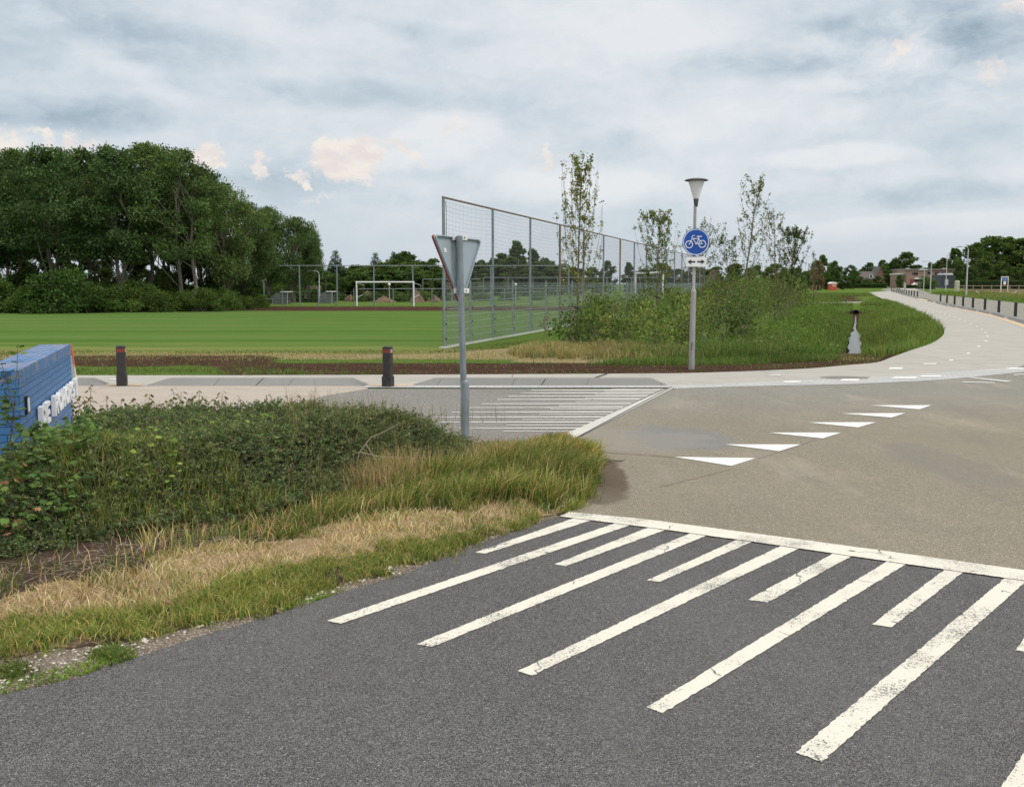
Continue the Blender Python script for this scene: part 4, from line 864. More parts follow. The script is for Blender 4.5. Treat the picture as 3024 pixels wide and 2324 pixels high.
MB().tube([(.5, 0, 0), (.5, 0, 2.4)], .07, 6).build('post', M['darkgrey'], bh_); MB().tube([(-1.1, 0, 0), (-1.1, 0, 2.2)], .07, 6).build('post', M['darkgrey'], bh_); MB().box((-.6, 0, zt_ - .12), (1.4, .06, .3)).build('board', M['wood'], bh_)
a = Q(1150, 882, 100); gl = empty('globe_lamp', (a[0], 100, 0), 0, 'white globe lamp on a thin post seen through the goal', 'street lamp'); zg = Q(1150, 840.5, 100)[2]
MB().tube([(0, 0, 0), (0, 0, zg - .15)], .045, 6).build('pole', M['lightgrey'], gl); MB().lathe([(.02, zg - .16), (.11, zg - .09), (.15, zg), (.11, zg + .09), (.03, zg + .14)], 14).build('globe', M['white'], gl, True)
gl2 = copy_tree(gl); gl2.location = (Q(1523, 880, 100)[0], 100, 0); gl2['label'] = 'white globe lamp on a thin post between the first tall fence posts'
# frames of farther fences
def far_frame(x0, x1, yt, Y, nposts, label):
    a = Q(x0, 880, Y); b_ = Q(x1, 880, Y); z = Q(x0, yt, Y)[2]; t = empty('distant_fence', (a[0], Y, 0), 0, label, 'fence'); w_ = b_[0] - a[0]
    for k in range(nposts): MB().tube([(w_ * k / (nposts - 1), 0, 0), (w_ * k / (nposts - 1), 0, z)], .05, 6).build('post', M['galv'], t)
    MB().tube([(0, 0, z), (w_, 0, z)], .04, 6).build('top_rail', M['galv'], t)
far_frame(1249, 1420, 825, 110, 4, 'thin pipe fence frame beyond the goal, right of the soil heap')
far_frame(1428, 2010, 820, 120, 9, 'long distant pipe fence seen through the tall fence mesh')
# --- right background: lamps, sign, rails ---------------------------------------------
mast(2853, 876, 729, 143, 'tallest light grey street lamp at right, arm pointing left over the verge', -1, .085, 1.0)
mast(2747, 863, 772, 205, 'street lamp with a left arm in front of the flat-roofed school', -1, .085, 1.2)
t = mast(2793, 852, 749, 240, 'street lamp with a short right arm between school and dark shed', 1, .085, .3)
a = Q(2727.5, 857, 225); zt_ = Q(2727, 797, 225)[2]; t = empty('street_lamp', (a[0], 225, 0), 0, 'lamp post topped by a long flat bar, left of the flat-roofed school windows', 'street lamp'); MB().tube([(0, 0, 0), (0, 0, zt_)], .10, 8).build('pole', M['lightgrey'], t); MB().box((-.3, 0, zt_), (1.9, .3, .12)).build('lamp_head', M['white'], t)
mast(3078, 910, 676, 98, 'street lamp at the right picture edge, only its arm tip in view', -1, .08, .95)
a = Q(2966, 850, 210); z_t = Q(2966, 818.5, 210)[2]; iw = (2976 - 2956.5) / F * 210; isg = empty('information_board', (a[0], 210, 0), 0, 'information board with a blue head in a white frame behind the rail fence', 'sign')
for x in (-iw / 2, iw / 2): MB().tube([(x * 1.03, 0, 0), (x, 0, z_t)], .09, 8).build('leg', M['white'], isg)
MB().box((0, 0, z_t + .02), (iw + .16, .12, .16)).build('frame_top', M['white'], isg); MB().box((0, 0, z_t - .45), (iw - .1, .08, .62)).build('blue_panel', plain('board_blue', (.05, .14, .45)), isg)
pb_ = MB().box((0, 0, z_t - 1.25), (iw - .15, .08, .9)).build('black_panel', M['black'], isg); MB().box((0, -.05, z_t - 1.2), (.5, .02, .72)).build('notice', M['white'], pb_)
for i in range(3): MB().box((0, -.05, z_t - .3 - i * .15), (iw * .6, .02, .045)).build('text_line', M['lightgrey'], isg)
# wooden rail fence
rf_ = empty('wooden_rail_fence', (Q(2820, 850, 235)[0], 235, 0), 0, 'low weathered wooden rail fence behind the dry grass at right', 'fence'); xr = [Q(2820 + k * 27, 850, 235)[0] - rf_.location.x for k in range(18)]
for x in xr: MB().box((x, 0, .7), (.16, .16, 1.5)).build('post', M['wood'], rf_)
for z in (.45, 1.25): MB().box((xr[-1] / 2, -.1, z), (xr[-1], .07, .16)).build('rail', M['wood'], rf_)
rf2 = empty('wooden_rail_fence', (Q(2840, 850, 175)[0], 175, 0), 0, 'nearer wooden rail fence with slanting end braces at right', 'fence'); xr = [Q(2852 + k * 29, 850, 175)[0] - rf2.location.x for k in range(12)]
for x in xr: MB().box((x, 0, .35), (.12, .12, .8)).build('post', M['wood'], rf2)
MB().box((xr[-1] / 2 + 1, -.08, .62), (xr[-1] + 3, .05, .12)).build('rail', M['wood'], rf2)
for x in (2889, 2997): X = Q(x, 850, 174.5)[0] - rf2.location.x; s = -1 if x < 2900 else 1; MB().box((X, -.5, .25), (.9, .12, .14), ry=R(38 * -s)).build('brace', M['lightgrey'], rf2)
# barrier beacon
z6 = lambda x, y: (2650 + x / 5.845, 660 + y / 5.845)
a = Q(2672, 855, 215); bb = empty('marker_board', (a[0], 215, 0), 0, 'upright marker board with black and white slanting stripes by the far road', 'sign'); MB().box((0, 0, 1.0), (.42, .06, 1.9)).build('board', M['white'], bb)
for k in range(4): MB().extr([(-.2, -.045, .2 + k * .45), (.2, -.045, .42 + k * .45), (.2, -.045, .62 + k * .45), (-.2, -.045, .4 + k * .45)], (0, .012, 0)).build('stripe', M['black'], bb)
# toilet cabin
a = Q(2458, 855, 270); cw = 23 / F * 270; cabz = Q(2458, 833, 270)[2]; tcb = empty('orange_cabin', (a[0], 270, 0), R(12), 'small orange-red cabin with a rounded white roof beyond the grass', 'portable cabin')
MB().cham((0, 0, 0), (cw * .9, 1.4, cabz - .45), .06).build('cabin_wall', plain('orange_paint', (.46, .085, .045), .5), tcb)
MB().extr([(cw * .5 * math.cos(t), -.78, cabz - .47 + .47 * math.sin(t)) for t in np.linspace(0, math.pi, 10)], (0, 1.56, 0)).build('roof', M['white'], tcb)
MB().box((0, -.72, cabz - .95), (cw * .45, .04, .6)).build('door_panel', plain('pale_panel', (.55, .3, .25)), tcb)

# --- buildings ---------------------------------------------------------------------------
m_brick = plain('red_brown_brick', (.19, .105, .085), .85, .2, 5); m_pink = plain('pinkish_brick', (.27, .195, .155), .85, .15, 3); m_roof = plain('dark_roof_tile', (.10, .088, .082), .8, .2, 4, streak=(.3, 1, 3)); m_glass = plain('window_glass', (.02, .025, .03), .1, spec=.8)
m_dark = plain('dark_blue_cladding', (.045, .052, .07), .6, .15, 3); m_felt = plain('roof_felt', (.22, .2, .19), .8); m_redd = plain('red_door', (.30, .05, .06), .5)
def gable(px0, px1, pyr, pye, Y, depth, wallm, label, ridge_along=True, nm='brick_house', over=.3, wins=(), chim=None, cat='house', group=None):
    a = Q(px0, 850, Y); b_ = Q(px1, 850, Y); w_ = b_[0] - a[0]; ze = Q(px0, pye, Y)[2]; zr = Q(px0, pyr, Y + depth / 2 if ridge_along else Y)[2]
    t = empty(nm, ((a[0] + b_[0]) / 2, Y + depth / 2, 0), 0, label, cat, group); h, d = w_ / 2, depth / 2
    if ridge_along:
        wm = MB().box((0, 0, ze / 2 - .2), (w_, depth, ze + .4)); wm.extr([(-h, -d, ze), (-h, d, ze), (-h, 0, zr - .1)], (.1, 0, 0)); wm.extr([(h - .1, -d, ze), (h - .1, d, ze), (h - .1, 0, zr - .1)], (.1, 0, 0)); wm.build('wall', wallm, t)
        rfm = MB(); sl_ = (zr - ze) / d
        for s in (-1, 1): rfm.extr([(-h - over, s * (d + over), ze - sl_ * over), (h + over, s * (d + over), ze - sl_ * over), (h + over, 0, zr), (-h - over, 0, zr)], (0, 0, .14))
    else:
        MB().extr([(-h, -d, -.2), (h, -d, -.2), (h, -d, ze), (0, -d, zr - .1), (-h, -d, ze)], (0, depth, 0)).build('wall', wallm, t)
        rfm = MB(); sl_ = (zr - ze) / h
        for s in (-1, 1): rfm.extr([(s * (h + over), -d - over, ze - sl_ * over), (0, -d - over, zr), (0, d + over, zr), (s * (h + over), d + over, ze - sl_ * over)], (0, 0, .16))
    rf = rfm.build('roof', m_roof, t)
    for (x0, y0, x1, y1) in wins:
        p, q = Q(x0, y0, Y), Q(x1, y1, Y); cx_, cz_ = (p[0] + q[0]) / 2 - t.location.x, (p[2] + q[2]) / 2; ww, hh_ = q[0] - p[0], p[2] - q[2]
        wf = MB().box((cx_, -d - .06, cz_), (ww, .12, hh_)).build('window', M['white'], t); k = max(1, round(ww / 1.6))
        for i in range(k): MB().box((cx_ + (i + .5 - k / 2) * ww / k, -d - .14, cz_), (ww / k * .72, .04, hh_ * .72)).build('pane', m_glass, wf)
    if chim:
        for cx_, top in chim: p = Q(cx_, top, Y + depth / 2); MB().box((p[0] - t.location.x, 0, p[2] - 1.2), (.9, .9, 2.4)).build('chimney', wallm, rf)
    return t
gable(2536, 2583, 803, 824, 452, 9, m_brick, 'house with a wide dark roof and white dormer behind the gabled annex', wins=[(2567, 812.5, 2577, 820)], chim=[(2524, 811)])
gable(2521, 2552, 815, 830, 440, 8, m_brick, 'small dark brick gabled annex with three white-framed windows', False, wins=[(2529, 829, 2544, 835)], nm='brick_annex')
gable(2588, 2611, 789, 812, 460, 9, m_brick, 'narrow house with a steep roof among trees left of the school', False, chim=[(2605, 798)])
gable(1594, 1618, 823, 834, 175, 6, m_brick, 'grey-roofed house glimpsed behind the third tall fence post', chim=None); gable(1752, 1782, 822, 834, 180, 6, m_brick, 'grey-roofed house glimpsed through the fence right of the nearest young tree')
gable(2108, 2129, 806, 832, 150, 6, m_brick, 'dark-roofed house with a white chimney right of the arrow plate', False, chim=[(2110, 797)])
gable(2985, 3090, 800, 832, 400, 10, m_brick, 'house with a brown slanting roof at the right edge behind the hedge', wins=[])
# flat-roofed school
SY = 420; ax = lambda px: Q(px, 850, SY)[0]; azz = lambda py: Q(2750, py, SY)[2]
sc = empty('school_building', (ax(2750), SY + 8, 0), 0, 'long two-storey flat-roofed building of pinkish brick with red doors', 'building')
ox = sc.location.x
MB().box(((ax(2677) + ax(2830)) / 2 - ox, 0, azz(797) / 2 - .2), (ax(2830) - ax(2677), 16, azz(797) + .4)).build('wall', m_pink, sc)
rf = MB().box(((ax(2677) + ax(2830)) / 2 - ox, 0, azz(797) + .16), (ax(2830) - ax(2677) + .8, 16.8, .5)).build('roof', m_felt, sc)
MB().box((ax(2668) - ox, -1, azz(811) / 2), (ax(2682) - ax(2660), 8, azz(811))).build('entrance_wing', m_pink, sc); MB().box((ax(2669) - ox, -1, azz(810.5) + .15), (ax(2683) - ax(2656), 9, .4)).build('canopy', M['white'], sc)
for x0, y0, x1, y1 in [(2697, 805, 2702.5, 813), (2704, 805, 2708.5, 813), (2692, 805, 2694.5, 812), (2737, 804, 2747, 809.5), (2759, 805, 2763.5, 810), (2765, 804, 2770, 809.5), (2699, 824, 2706, 832), (2707.5, 824, 2714, 832), (2716, 824, 2721, 832), (2780, 805, 2784, 812)]:
    wf = MB().box(((ax(x0) + ax(x1)) / 2 - ox, -8.06, (azz(y0) + azz(y1)) / 2), (ax(x1) - ax(x0), .12, azz(y0) - azz(y1))).build('window', M['darkgrey'], sc); MB().box(((ax(x0) + ax(x1)) / 2 - ox, -8.14, (azz(y0) + azz(y1)) / 2), ((ax(x1) - ax(x0)) * .84, .05, (azz(y0) - azz(y1)) * .86)).build('pane', m_glass, wf)
MB().box(((ax(2698) + ax(2724)) / 2 - ox, -8.5, azz(823)), (ax(2724) - ax(2698), 1., .5)).build('awning', M['white'], sc)
for x0, x1 in ((2687, 2694), (2761, 2774)): MB().box(((ax(x0) + ax(x1)) / 2 - ox, -8.08, azz(836)), (ax(x1) - ax(x0), .16, 3.2)).build('door', m_redd, sc)
for k, x in enumerate((2700, 2744, 2811)): MB().box((ax(x) - ox, 0, azz(797) + .55), (1.2, 2, .4)).build('roof_vent', M['white'], rf)
a = Q(2800, 850, 395); shd = empty('dark_shed', (a[0], 395, 0), 0, 'dark blue-black shed with a white roof light in front of the school', 'shed'); w_ = (2824 - 2776) / F * 395; zz = Q(2800, 812, 395)[2]
MB().box((0, 4, zz / 2), (w_, 8, zz)).build('wall', m_dark, shd); MB().box((w_ * .12, 4, zz + .25), (w_ * .62, 7, .7)).build('roof', M['white'], shd); MB().box((-w_ * .12, -.08, zz * .45), (1.3, .12, 2.2)).build('door', M['lightgrey'], shd)
a = Q(2900, 850, 420); shd = empty('dark_hall', (a[0], 420, 0), 0, 'low dark hall behind the hedge, right of the tallest street lamp', 'building'); w_ = (2944 - 2866) / F * 420; zz = Q(2900, 812, 420)[2]
MB().box((0, 6, zz / 2), (w_, 12, zz)).build('wall', m_dark, shd); MB().box((0, 6, zz + .1), (w_ + .6, 12.6, .25)).build('roof', m_felt, shd)
for x in (-w_ * .36, -w_ * .13): MB().box((x, -.07, zz * .55), (.8, .14, 1.1)).build('window', M['lightgrey'], shd)
a = Q(2742, 850, 330); ct = empty('storage_container', (a[0], 330, 0), 0, 'grey-brown container with a white roof sheet beneath the lamp posts', 'container'); w_ = (2770 - 2728) / F * 330; zz = Q(2742, 836.5, 330)[2]
MB().box((0, 1.5, zz / 2), (w_, 3, zz)).build('body', plain('container_grey', (.12, .11, .11), .7, .2), ct); MB().box((-w_ * .12, 1.5, zz + .1), (w_ * .62, 3.2, .2)).build('roof', M['white'], ct); MB().box((w_ * .3, -.03, zz * .5), (w_ * .25, .1, zz * .5)).build('window', m_glass, ct)
for k in range(6): MB().box((-w_ * .45 + k * w_ * .12, -.03, zz * .5), (.06, .06, zz * .9)).build('rib', M['darkgrey'], ct)
a = Q(2826, 850, 225); cb = empty('cream_cabinet', (a[0], 225, 0), 0, 'cream rounded utility cabinet left of the tallest street lamp', 'cabinet'); zz = Q(2826, 829, 225)[2]
MB().cham((0, 0, 0), (.92, .8, zz), .16).build('body', plain('cream_paint', (.42, .42, .30), .6), cb); MB().box((0, -.42, zz * .62), (.5, .03, .5)).build('door_panel', M['lightgrey'], cb)
# parked car
a = Q(2709, 845, 400); car = empty('parked_car', (a[0], 400, 0), 0, 'small white parked car partly behind a hedge before the school', 'car'); zz = .7
body = [(-2.1, .35), (-2.1, .85), (-1.5, .98), (-1.0, 1.4), (.6, 1.45), (1.2, 1.0), (2.0, .85), (2.1, .4)]
MB().extr([(x, -.85, z + zz) for x, z in body], (0, 1.7, 0)).build('body', M['white'], car)
MB().extr([(x, -.87, z + zz) for x, z in [(-1.3, 1.0), (-.92, 1.33), (.55, 1.38), (1.0, 1.0)]], (0, 1.74, 0)).build('window', m_glass, car)
for x in (-1.3, 1.3): wh = MB().tube([(x, -.9, .35 + zz), (x, .9, .35 + zz)], .34, 14).build('wheel', M['black'], car); MB().tube([(x, -.92, .35 + zz), (x, -.90, .35 + zz)], .2, 12).build('rim', M['lightgrey'], wh)
# culvert slab and pipe
a = Vector(G(2382, 898)); b_ = Vector(G(2604, 893.5)); d = b_ - a; o = MB().box((d.length / 2, 0, .0), (d.length, .35, .22)).build('culvert_slab', M['slab']); o.location = a; o.rotation_euler = (0, 0, math.atan2(d.y, d.x)); tag(o, 'long pale concrete edge crossing over the ditch', 'slab')
pc = W0 + WD * (WL + 1.3); pz = -.62; pp_ = empty('drain_pipe', (pc[0], pc[1], pz), 0, 'dark round drain pipe mouth at the end of the ditch', 'pipe')
mb = MB(); disc(mb, 0, 0, .25, .31, 0, 1.6, 24); mb.build('pipe_wall', M['pipe'], pp_); MB().extr([(.25 * math.cos(t), .5, .25 * math.sin(t)) for t in np.linspace(0, 2 * math.pi, 20, endpoint=False)], (0, .05, 0)).build('dark_bore', M['rubber'], pp_)  # black disc across the bore stands for the darkness inside the pipe
# ================================================================= VEGETATION
def leaves(P, D_, size, aspect, cols, r=rng, fold=.25, jit=.35):
    """one diamond leaf per point: P (n,3) base, D_ (n,3) main direction, size (n,), cols (n,3)"""
    n = len(P); D_ = D_ / (np.linalg.norm(D_, axis=1, keepdims=True) + 1e-9); A = r.normal(size=(n, 3)); S = np.cross(D_, A); S /= (np.linalg.norm(S, axis=1, keepdims=True) + 1e-9)
    Nn = np.cross(D_, S); s = size[:, None]
    V = np.empty((n, 4, 3)); V[:, 0] = P; V[:, 1] = P + D_ * s * .45 + S * s * aspect * .5 + Nn * s * fold * .3; V[:, 2] = P + D_ * s; V[:, 3] = P + D_ * s * .5 - S * s * aspect * .5 + Nn * s * fold * .3
    q = np.arange(n * 4).reshape(n, 4); return V.reshape(-1, 3), q, np.repeat(cols, 4, axis=0)
def palette(n, cols, wts, var=.22, r=rng):
    cols = np.array(cols); k = r.choice(len(cols), n, p=np.array(wts) / sum(wts)); c = cols[k]; return np.clip(c * (1 + r.normal(size=(n, 1)) * var) * (1 + r.normal(size=(n, 3)) * var * .25), .004, .9)
def blades(P, H, W_, lean, cols, r=rng, curve=.5, dirs=None):
    """grass blades: 5 verts each, curved over; lean = horizontal reach as fraction of height"""
    n = len(P); th = r.uniform(0, 2 * np.pi, n) if dirs is None else dirs; U = np.stack([np.cos(th), np.sin(th), 0 * th], 1); ph = r.uniform(0, 2 * np.pi, n); S = np.stack([np.cos(ph), np.sin(ph), 0 * ph], 1)
    H = H[:, None]; W_ = W_[:, None]; L = lean[:, None]; Z = np.array([0, 0, 1.])
    M1 = P + Z * H * .55 + U * L * H * .28; T = P + Z * H * (1 - L * .25) + U * L * H
    V = np.empty((n, 5, 3)); V[:, 0] = P - S * W_ * .5; V[:, 1] = P + S * W_ * .5; V[:, 2] = M1 + S * W_ * .4; V[:, 3] = M1 - S * W_ * .4; V[:, 4] = T
    b = (np.arange(n) * 5)[:, None]; q = b + np.array([0, 1, 2, 3]); t = b + np.array([3, 2, 4])
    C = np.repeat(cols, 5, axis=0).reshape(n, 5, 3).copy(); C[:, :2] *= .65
    return V.reshape(-1, 3), q, t, C.reshape(-1, 3)
def sample_px(poly, n, r=rng, z=0., weight=None):
    """ground points spread evenly in the world over an outline given in photo pixels"""
    w_ = np.array([G(*p)[:2] for p in poly]); lo, hi = w_.min(0), w_.max(0); out = np.zeros((0, 2)); k = 0
    while len(out) < n and k < 60:
        p = r.uniform(lo, hi, (n * 2, 2)); p = p[inpoly(p[:, 0], p[:, 1], w_)]
        if weight is not None: p = p[r.uniform(size=len(p)) < weight(p[:, 0], p[:, 1])]
        out = np.concatenate([out, p]); k += 1
    return out[:n]

# ---- crown of leaf clumps -------------------------------------------------------------
def crown_mesh(seed, clumps, nleaf, lsize, cols, wts, aspect=.6, flat=.65, shell=.5, dark_var=.25):
    r = np.random.default_rng(seed); tot = sum(c[3] ** 2 for c in clumps); Vs = []; Cs = []; P_ = []; Ds = []; Cl = []
    for (x, y, z, cr) in clumps:
        k = max(8, int(nleaf * cr * cr / tot)); d = r.normal(size=(k, 3)); d /= np.linalg.norm(d, axis=1, keepdims=True); rad = cr * r.uniform(shell, 1.0, (k, 1)) * (1 + .22 * r.normal(size=(k, 1)))
        p = d * rad; p[:, 2] *= flat; P_.append(p + np.array([x, y, z])); dd = d + r.normal(size=(k, 3)) * .7 + np.array([0, 0, -.25]); Ds.append(dd)
        c = palette(k, cols, wts, .2, r) * (1 + r.normal() * dark_var * .6); Cl.append(np.clip(c, .004, .6))
    P_ = np.concatenate(P_); Ds = np.concatenate(Ds); Cl = np.concatenate(Cl); s = lsize * r.uniform(.6, 1.35, len(P_))
    return leaves(P_, Ds, s, aspect, Cl, r)
def limb(mb, a, b_, r0, r1, r, sag=.0, n=5, seg=4):
    a, b_ = Vector(a), Vector(b_); L = (b_ - a).length; pts = []; rad = []
    o = Vector((r.normal() * .06, r.normal() * .06, -sag)) * L
    for i in range(seg + 1): t = i / seg; pts.append(a.lerp(b_, t) + o * (4 * t * (1 - t))); rad.append(r0 + (r1 - r0) * t)
    mb.tube(pts, rad, n)
DARK = [(.060, .100, .036), (.080, .130, .042), (.045, .078, .032), (.115, .160, .058)]; DW = [3, 3, 2, 1.2]
def tree_variant(seed, H, RAD, z0, nleaf, lsize, nclump, cols=DARK, wts=DW, trunk_r=.22, stems=1, shape=.8, barkm='bark', lean=0., pal=False):
    r = np.random.default_rng(seed); cl = []
    for i in range(nclump):
        t = (i + .5) / nclump; z = z0 + (H - z0) * (t ** .85); env = RAD * (max(.03, math.sin(math.pi * min(1, (.12 + .88 * t)) ** shape)) ** .55)
        a = r.uniform(0, 2 * math.pi); rr = env * math.sqrt(r.uniform(.05, 1.0)); cr = RAD * r.uniform(.15, .30) * (1.05 - .35 * t)
        cl.append((rr * math.cos(a) * .85 + lean * z, rr * math.sin(a) * .85, min(z, H - cr * .55), cr))
    V, q, C = crown_mesh(seed + 1, cl, nleaf, lsize, cols, wts); cm = npmesh('crown', V, q, col=C)
    mb = MB()
    for s in range(stems):
        ox, oy = (r.normal() * .5, r.normal() * .5) if stems > 1 else (0, 0); top = Vector((ox * 1.6 + lean * H, oy * 1.6, H * .82)); pts = [Vector((ox * .4, oy * .4, -.2))]; k = 6
        for i in range(1, k + 1): t = i / k; pts.append(Vector((ox * (.4 + 1.2 * t) + lean * H * t + r.normal() * .18, oy * (.4 + 1.2 * t) + r.normal() * .18, top.z * t)))
        mb.tube(pts, [trunk_r * (1 - .8 * i / k) for i in range(k + 1)], 7)
        for (x, y, z, cr) in [cl[i] for i in r.choice(len(cl), min(len(cl), 22 // stems), replace=False)]:
            zz_ = max(z0 * .5, z - cr * 1.6 - abs(x) * .5) * .92; j = min(k, max(1, int(zz_ / top.z * k))); limb(mb, pts[j], (x, y, z), trunk_r * .28, .02, r, -.04)
    tm = bpy.data.meshes.new('trunk'); tm.from_pydata(mb.v, [], mb.f); tm.update(); tm.materials.append(M[barkm]); cm.materials.append(LM)
    return cm, tm
def place_tree(var, name, loc, sc, rz, label, cat='tree', group=None):
    t = empty(name, loc, rz, label, cat, group); t.scale = (sc, sc, sc) if not hasattr(sc, '__len__') else sc
    for nm, me in zip(('crown', 'trunk'), var):
        if me is None: continue
        o = bpy.data.objects.new(nm, me); COL.objects.link(o); o.parent = t
    return t
# grove (10 m reference trees)
gv = [tree_variant(100 + i, 11.5, 3.0 + .3 * i, 3.9, 22000, .185, 84, trunk_r=.17, stems=2 if i % 2 else 1, shape=.7, barkm='paleb') for i in range(4)]
oak = tree_variant(130, 9.0, 4.4, 2.2, 26000, .18, 70, trunk_r=.28, shape=1.0)
low = [tree_variant(140 + i, 5.2, 1.7, .7, 6500, .20, 26, trunk_r=.08, stems=2) for i in range(2)]
gr_spec = [(-150, 70, 455, 'bushy dark tree at the left picture edge, far left of the grove'), (-40, 66, 450, 'leafy tree at the left edge of the grove, nearest the frame'), (60, 70, 428, 'tall tree with pale twin stems near the left edge of the grove'),
 (165, 66, 421, 'tall grove tree above the bollard by the blue wall'), (265, 72, 428, 'grove tree second to the right of the pale twin stems'), (350, 66, 418, 'grove tree left of the highest crown, over a dark gap'),
 (445, 70, 410, 'highest tree of the grove with a rounded top'), (540, 67, 428, 'grove tree just right of the highest crown, long bare pale trunk'), (600, 74, 478, 'tree behind the right shoulder of the grove')]
for i, (px, Y, pyt, lab) in enumerate(gr_spec):
    zt_ = Q(px, pyt, Y)[2]; place_tree(gv[i % 4], 'grove_tree', (Q(px, 900, Y)[0], Y, 0), (zt_ / 11.9,) * 3, i * 1.3, lab, group='tall trees of the left grove')
for i, (px, Y, pyt) in enumerate([(20, 80, 470), (200, 80, 455), (320, 82, 445), (500, 82, 460), (590, 82, 510), (-80, 80, 480)]):
    zt_ = Q(px, pyt, Y)[2]; place_tree(gv[(i + 2) % 4], 'grove_tree', (Q(px, 900, Y)[0], Y, 0), (zt_ / 11.9,) * 3, 2 + i * 1.9, 'tree in the shaded back row of the grove', group='back row trees of the left grove')
for px, Y, pyt, lab in [(662, 72, 526, 'broad spreading oak at the right end of the grove'), (722, 78, 588, 'lower oak reaching over the gap right of the grove')]:
    zt_ = Q(px, pyt, Y)[2]; place_tree(oak, 'oak_tree', (Q(px, 900, Y)[0], Y, 0), (zt_ / 9.3 * .78, zt_ / 9.3 * .78, zt_ / 9.3), px, lab)
for px, Y, pyt, lab, sc in [(870, 97, 634, 'broad dark tree standing behind the two dugouts', .80), (905, 104, 668, 'rounded dark tree right of the broad one behind the dugouts', .6), (795, 98, 605, 'thin-crowned grey green tree between the grove and the dugout trees', .62)]:
    zt_ = Q(px, pyt, Y)[2]; place_tree(oak, 'broadleaf_tree', (Q(px, 890, Y)[0], Y, 0), (zt_ / 9.3 * sc, zt_ / 9.3 * sc, zt_ / 9.3), px * .7, lab)
# shrubs below the grove
bs_cols = [(.05, .09, .022), (.075, .125, .03), (.10, .145, .035), (.035, .065, .02)]
def bush_variant(seed, H, RX, n, ls, cols=bs_cols, wts=(3, 3, 1.5, 2)):
    r = np.random.default_rng(seed); cl = []
    for i in range(26): a = r.uniform(0, 6.28); u = math.sqrt(r.uniform(0, 1)); cl.append((u * RX * math.cos(a), u * RX * .8 * math.sin(a), H * r.uniform(.12, .86) * (1 - .45 * u * u), RX * r.uniform(.22, .36)))
    V, q, C = crown_mesh(seed, cl, n, ls, cols, wts, flat=.8); me = npmesh('foliage', V, q, col=C); me.materials.append(LM)
    mb = MB()
    for i in range(9): c = cl[i]; limb(mb, (c[0] * .15, c[1] * .15, -.1), (c[0] * .8, c[1] * .8, c[2]), .05, .015, r)
    tm = bpy.data.meshes.new('stems'); tm.from_pydata(mb.v, [], mb.f); tm.materials.append(M['bark']); return me, tm
bv = [bush_variant(200 + i, 2.6, 2.1, 8000, .15) for i in range(3)]
def place_bush(v, px, Y, pyt, label, group=None, wsc=1., name='shrub', H0=2.6):
    z = Q(px, pyt, Y)[2]; t = empty(name, (Q(px, 900, Y)[0], Y, 0), px * .9, label, 'shrub', group); s = z / H0; t.scale = (s * wsc, s * wsc, s)
    for nm, me in zip(('foliage', 'stems'), v):
        o = bpy.data.objects.new(nm, me); COL.objects.link(o); o.parent = t
    return t
for i, (px, Y, pyt) in enumerate([(-80, 62, 800), (10, 63, 812), (95, 62, 835), (190, 62, 792), (262, 62, 830), (320, 65, 850), (395, 65, 828), (455, 64, 836), (520, 66, 852), (590, 65, 850), (655, 67, 845), (715, 70, 868), (770, 74, 872), (60, 68, 780), (340, 72, 800), (480, 72, 805), (620, 73, 812), (-150, 64, 800), (130, 69, 815), (700, 78, 830)]):
    place_bush(bv[i % 3], px, Y, pyt, 'dense dark shrub in the undergrowth below the grove', 'undergrowth shrubs below the grove', 1.15)
for i, px in enumerate(range(-110, 680, 48)):
    v = low[i % 2]; z = Q(px, 700 + (i * 37) % 90, 76)[2]; place_tree(v, 'understorey_tree', (Q(px, 900, 76)[0], 76, 0), z / 5.3, i * 2.1, 'slender understorey tree in the shade between the grove trunks', group='understorey trees of the grove')
# conifers and belt beyond the pitch
def conifer_variant(seed, H, RB_, n, ls):
    r = np.random.default_rng(seed); cl = []
    for i in range(60):
        t = i / 60; z = H * (.1 + .88 * t); rad = RB_ * (1 - t) ** .8; a = i * 2.4; k = rad * r.uniform(.5, 1.); cl.append((k * math.cos(a), k * math.sin(a), z - k * .25, max(.25, rad * .42)))
    V, q, C = crown_mesh(seed, cl, n, ls, [(.026, .05, .024), (.035, .062, .03), (.018, .036, .018)], (1, 1, 1), aspect=.3, flat=.45); cm = npmesh('crown', V, q, col=C); cm.materials.append(LM)
    mb = MB(); mb.tube([(0, 0, -.1), (0, 0, H * .97)], [H * .018, .02], 6)
    for c in cl[::4]: limb(mb, (0, 0, c[2] + .3), c[:3], .05, .02, r)
    tm = bpy.data.meshes.new('trunk'); tm.from_pydata(mb.v, [], mb.f); tm.materials.append(M['bark']); return cm, tm
con = conifer_variant(301, 10, 3.0, 15000, .36)
GRN2 = [(.055, .095, .028), (.075, .12, .035), (.04, .07, .025), (.10, .15, .04)]
bel = [tree_variant(310 + i, 10, (3.6, 3.0, 4.4, 3.3, 2.8)[i], .9 + .3 * (i % 2), 7500, .42, 44, cols=GRN2, wts=(3, 3, 2, 1), trunk_r=.25, shape=(.9, .75, 1., .7, .85)[i]) for i in range(5)]
brn = tree_variant(330, 10, 3.2, 1.5, 3500, .40, 34, cols=[(.12, .09, .06), (.15, .11, .08), (.09, .075, .05)], wts=(1, 1, 1), trunk_r=.2)
def btree(v, px, pyt, Y, label, group=None, wsc=1., name='belt_tree', rz=None):
    z = Q(px, pyt, Y)[2]; s = z / 10.2; return place_tree(v, name, (Q(px, 850, Y)[0], Y, 0), (s * wsc, s * wsc, s), px * 1.7 if rz is None else rz, label, group=group)
